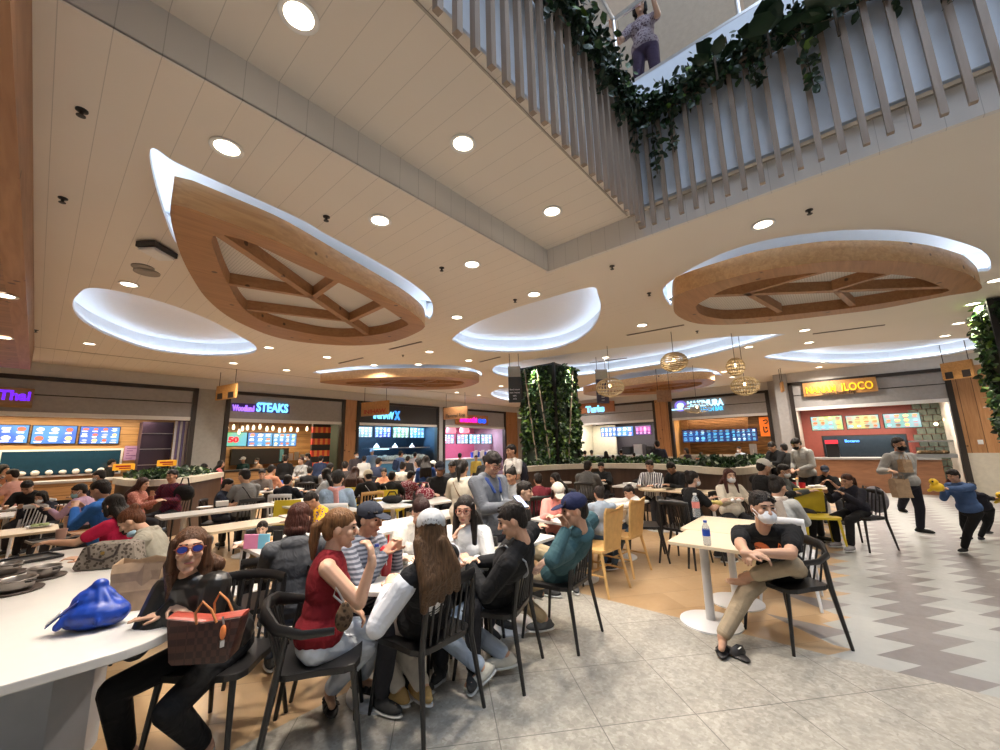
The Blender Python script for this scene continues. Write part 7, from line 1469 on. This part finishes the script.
bottle(707.5, 545, .20, 'water bottle with a dark blue label on the nearest maple table', None, m_bb, m_bb); bottle(697, 517, .27, 'taller water bottle with a pale red label on the second maple table', None, m_white, plain('pale_red_label', (.55,.18,.16), .5))
for i, (px, py, rr) in enumerate([(716,505,.11),(737,503,.08)]):
    c = P(px, py, .752); t = thing('food_wrapper', ('crumpled yellow food wrapper on the second maple table','white food paper beside the yellow wrapper on the second maple table')[i], 'food', c); mb = MB(); rb = random.Random(i+9)
    for k in range(9): mb.ell(c+Vector((rb.uniform(-rr,rr)*.7, rb.uniform(-rr,rr)*.7, .02+rb.random()*.03)), (.035,.03,.02+.02*rb.random()), None, 8, 6)
    put(grow(mb, .009, 1), 'wrapper_paper', plain('yellow_paper', (.62,.50,.16), .7) if i == 0 else m_white, t)
# bags of the walking man
c = (H8['arms'][1][2]+H8['arms'][0][2])/2-F0*.12; paperbag(c-Z*.02-F0*.02, R0, .15, .20, .10, 'upper brown paper bag held against the chest of the walking man', True); paperbag(PT(900,486,6.15)-Z*.17, R0, .22, .28, .13, 'lower brown paper bag with handles carried by the walking man', True)
def toy(c, s_, label):
    t = thing('toy', label, 'toy', c); mb = MB().ell(c, (.10*s_,.07*s_,.06*s_)).ell(c+Vector((-.06,.03,.07))*s_, .045*s_).cap(c+Vector((.06,0,0))*s_, c+Vector((.12,-.02,.06))*s_, .03*s_, .02*s_).cap(c, c+Vector((.0,.08,-.05))*s_, .03*s_, .02*s_); put(grow(mb, .009, 2), 'toy_body', plain('toy_yellow', (.85,.55,.02), .5), t); MB().ell(c+Vector((-.10,.04,.075))*s_, .012*s_).build('nose', m_black, t)
toy(PT(937,487,5.2), 1.0, 'yellow soft toy held out by the boy in the blue jacket'); toy(H10['pel']+hv(10)*.24+Z*.13-F0*.1, 1.0, 'yellow soft toy held by the small child in the dark jacket')
# backpack on the aisle chair
n_ = hv(192); c = Vector((rB['pel'].x, rB['pel'].y, .68))-n_*.37; t = thing('backpack', 'grey backpack hanging on the black chair by the aisle', 'backpack', (c.x, c.y, .45)); M_ = Matrix((n_.cross(Z), n_, Z)).transposed()
put(grow(MB().ell(c, (.17,.10,.20), M_, 14, 10).ell(c-n_*.07-Z*.06, (.12,.06,.10), M_, 12, 8), .010, 2), 'backpack_body', cloth((.27,.26,.29)), t); x_ = n_.cross(Z)
for sg_ in (-1, 1): MB().tube([c+x_*sg_*.08+Z*.17, c+x_*sg_*.09+Z*.20+n_*.08, c+x_*sg_*.10+n_*.12], .013, 6).build('strap', cloth((.10,.10,.11)), t)
# red cups, plates and small things on the farther tables
for i, (x, y, w_) in enumerate([(794,490,'left of the pair'),(803,490.5,'right of the pair')]): cup(x, y, .05, .13, 'red paper cup on the maple table with trays, '+w_, m_rl)
def plate(px, py, r, label, food=None, z=.752):
    c = P(px, py, z); t = thing('plate', label, 'plate', c); MB().lathe([(r*.55,0),(r,.018),(r*1.0,.022),(r*.55,.008),(.001,.008)], c, 22).build('dish', m_white, t, smooth=True)
    if food:
        mb = MB(); rb = random.Random(int(px)); [mb.ell(c+Vector((rb.uniform(-1,1)*r*.45, rb.uniform(-1,1)*r*.45, .025)), (.03,.03,.02), None, 8, 5) for k in range(6)]; mb.build('food', plain('food_%d' % int(food[0]*99), food, .7), t, smooth=True)
for a_ in [(817,487,.13,'white plate on the maple table right of the red cups',(.7,.68,.6)),(800,480,.14,'white plate on the table behind the red cups',(.6,.35,.1)),(598,481.5,.10,'plate of green food between the grey coat and the black suit',(.25,.35,.1)),(628,484,.11,'plate beside the black bag on the low white table',None),(563,513.5,.10,'plate before the woman in the salmon-pink jacket',(.5,.3,.1)),(380,499.5,.11,'plate on the round white pedestal table',None),(258,496,.10,'plate near the man in the grey t-shirt',(.6,.4,.2)),(205,508,.11,'plate before the navy t-shirt on the upper row table',None),(40,527,.12,'plate on the tan table by the bare arms',(.3,.35,.15)),(20,492,.12,'plate on the white table far left',(.5,.35,.2))]: plate(*a_)
def softbag(px, py, rx, h, label, mt, z=.752, cat='bag'):
    c = P(px, py, z); t = thing('soft_bag', label, cat, c); put(grow(MB().ell(c+Z*h*.45, (rx,rx*.6,h*.5), Matrix.Rotation(AZ-1.57, 3, 'Z'), 14, 8).ell(c+Z*h*.3+R0*rx*.4, (rx*.6,rx*.5,h*.35)), .012, 2), 'bag_body', mt, t); MB().tube([c-R0*rx*.5+Z*h*.8, c-R0*rx*.25+Z*h*1.35, c+R0*rx*.25+Z*h*1.35, c+R0*rx*.5+Z*h*.8], .012, 6).build('handle', mt, t)
softbag(183, 500, .19, .30, 'black shoulder bag standing at the left end of the upper table row', cloth((.012,.012,.014))); softbag(392, 503, .17, .13, 'flat black bag lying on the round white pedestal table', cloth((.012,.012,.014))); softbag(425, 499, .17, .20, 'dark red patterned bag on the table behind the woman in white', cloth((.20,.02,.04), (.5,.4,.4), 'print')); softbag(641, 483, .20, .09, 'black bag lying on the low white table by the booth', cloth((.012,.012,.014)))
for a_ in [(222,506,.12,.07,'white takeaway box at the middle of the upper table row'),(318,499,.12,.06,'white takeaway box beside the pink scarf'),(275,488,.13,.07,'white takeaway box on the table beyond the man in grey'),(812,493,.11,.05,'white napkin box on the maple table with the red cups')]:
    c = P(a_[0], a_[1], .752); t = thing('takeaway_box', a_[4], 'box', c, AZ-.9); MB().box((0,0,a_[3]/2), (a_[2]*1.4, a_[2], a_[3])).build('box_body', m_white, t, local=True, bevel=.006); MB().box((0,0,a_[3]+.004), (a_[2]*1.45, a_[2]*1.05, .01)).build('lid', m_white, t, local=True)
for a_ in [(238,498,.045,.12,'orange cup before the boy in navy',(.7,.22,.05)),(281,487,.05,.16,'blue paper cup left of the broad man in black',(.03,.12,.5)),(343,497,.045,.11,'white cup beyond the pink scarf',(.65,.65,.62)),(437,489,.05,.15,'red cup before the man in the black t-shirt and cap',(.6,.04,.05)),(68,528,.05,.14,'clear pinkish cup on the counter before the crimson top',(.55,.35,.28)),(60,541,.045,.12,'second pinkish cup at the far end of the counter table',(.55,.35,.28))]: cup(a_[0], a_[1], a_[2], a_[3], a_[4], plain('cup_%d_%d' % (a_[5][0]*99, a_[5][2]*99), a_[5], .35))
for o in list(COL.objects): BUILD.objects.link(o); COL.objects.unlink(o)
LCOL.exclude = False; COL = BUILD; bpy.data.collections.remove(bpy.data.collections['place'])
# ------------------------------------------------------------------ light from the atrium and fill added on the upper floor
w = bpy.data.worlds.new('world'); S.world = w; w.use_nodes = True
w.node_tree.nodes['Background'].inputs[0].default_value = (.62,.68,.80,1); w.node_tree.nodes['Background'].inputs[1].default_value = .32
ld = bpy.data.lights.new('skylight', 'AREA'); ld.shape = 'RECTANGLE'; ld.size = 7; ld.size_y = 5; ld.energy = 430; ld.color = (.68,.81,1.0)
lo = bpy.data.objects.new('skylight', ld); COL.objects.link(lo); lo.location = (0,-2.5,10.5)
for (x, y, e_, c_) in [(6.6,0,40,(1,.9,.8)),(6.6,-5,40,(1,.9,.8)),(1,5,40,(1,.9,.8)),(-4,5,30,(1,.9,.8))]:
    ld = bpy.data.lights.new('upper_floor_fill', 'AREA'); ld.size = .5; ld.energy = e_; ld.color = c_  # fill added to brighten the upper floor; no fitting there
    lo = bpy.data.objects.new('upper_floor_fill', ld); COL.objects.link(lo); lo.location = (x, y, 8.9)
vs = S.view_settings; S.display_settings.display_device = 'sRGB'; vs.view_transform = 'Standard'; vs.look = 'None'; vs.gamma = 1; vs.use_curve_mapping = False; vs.exposure = 0.67
S.cycles.max_bounces = 7; S.cycles.diffuse_bounces = 4; S.cycles.glossy_bounces = 3; S.cycles.transmission_bounces = 4
S.cycles.use_denoising = True; S.cycles.sample_clamp_indirect = 4
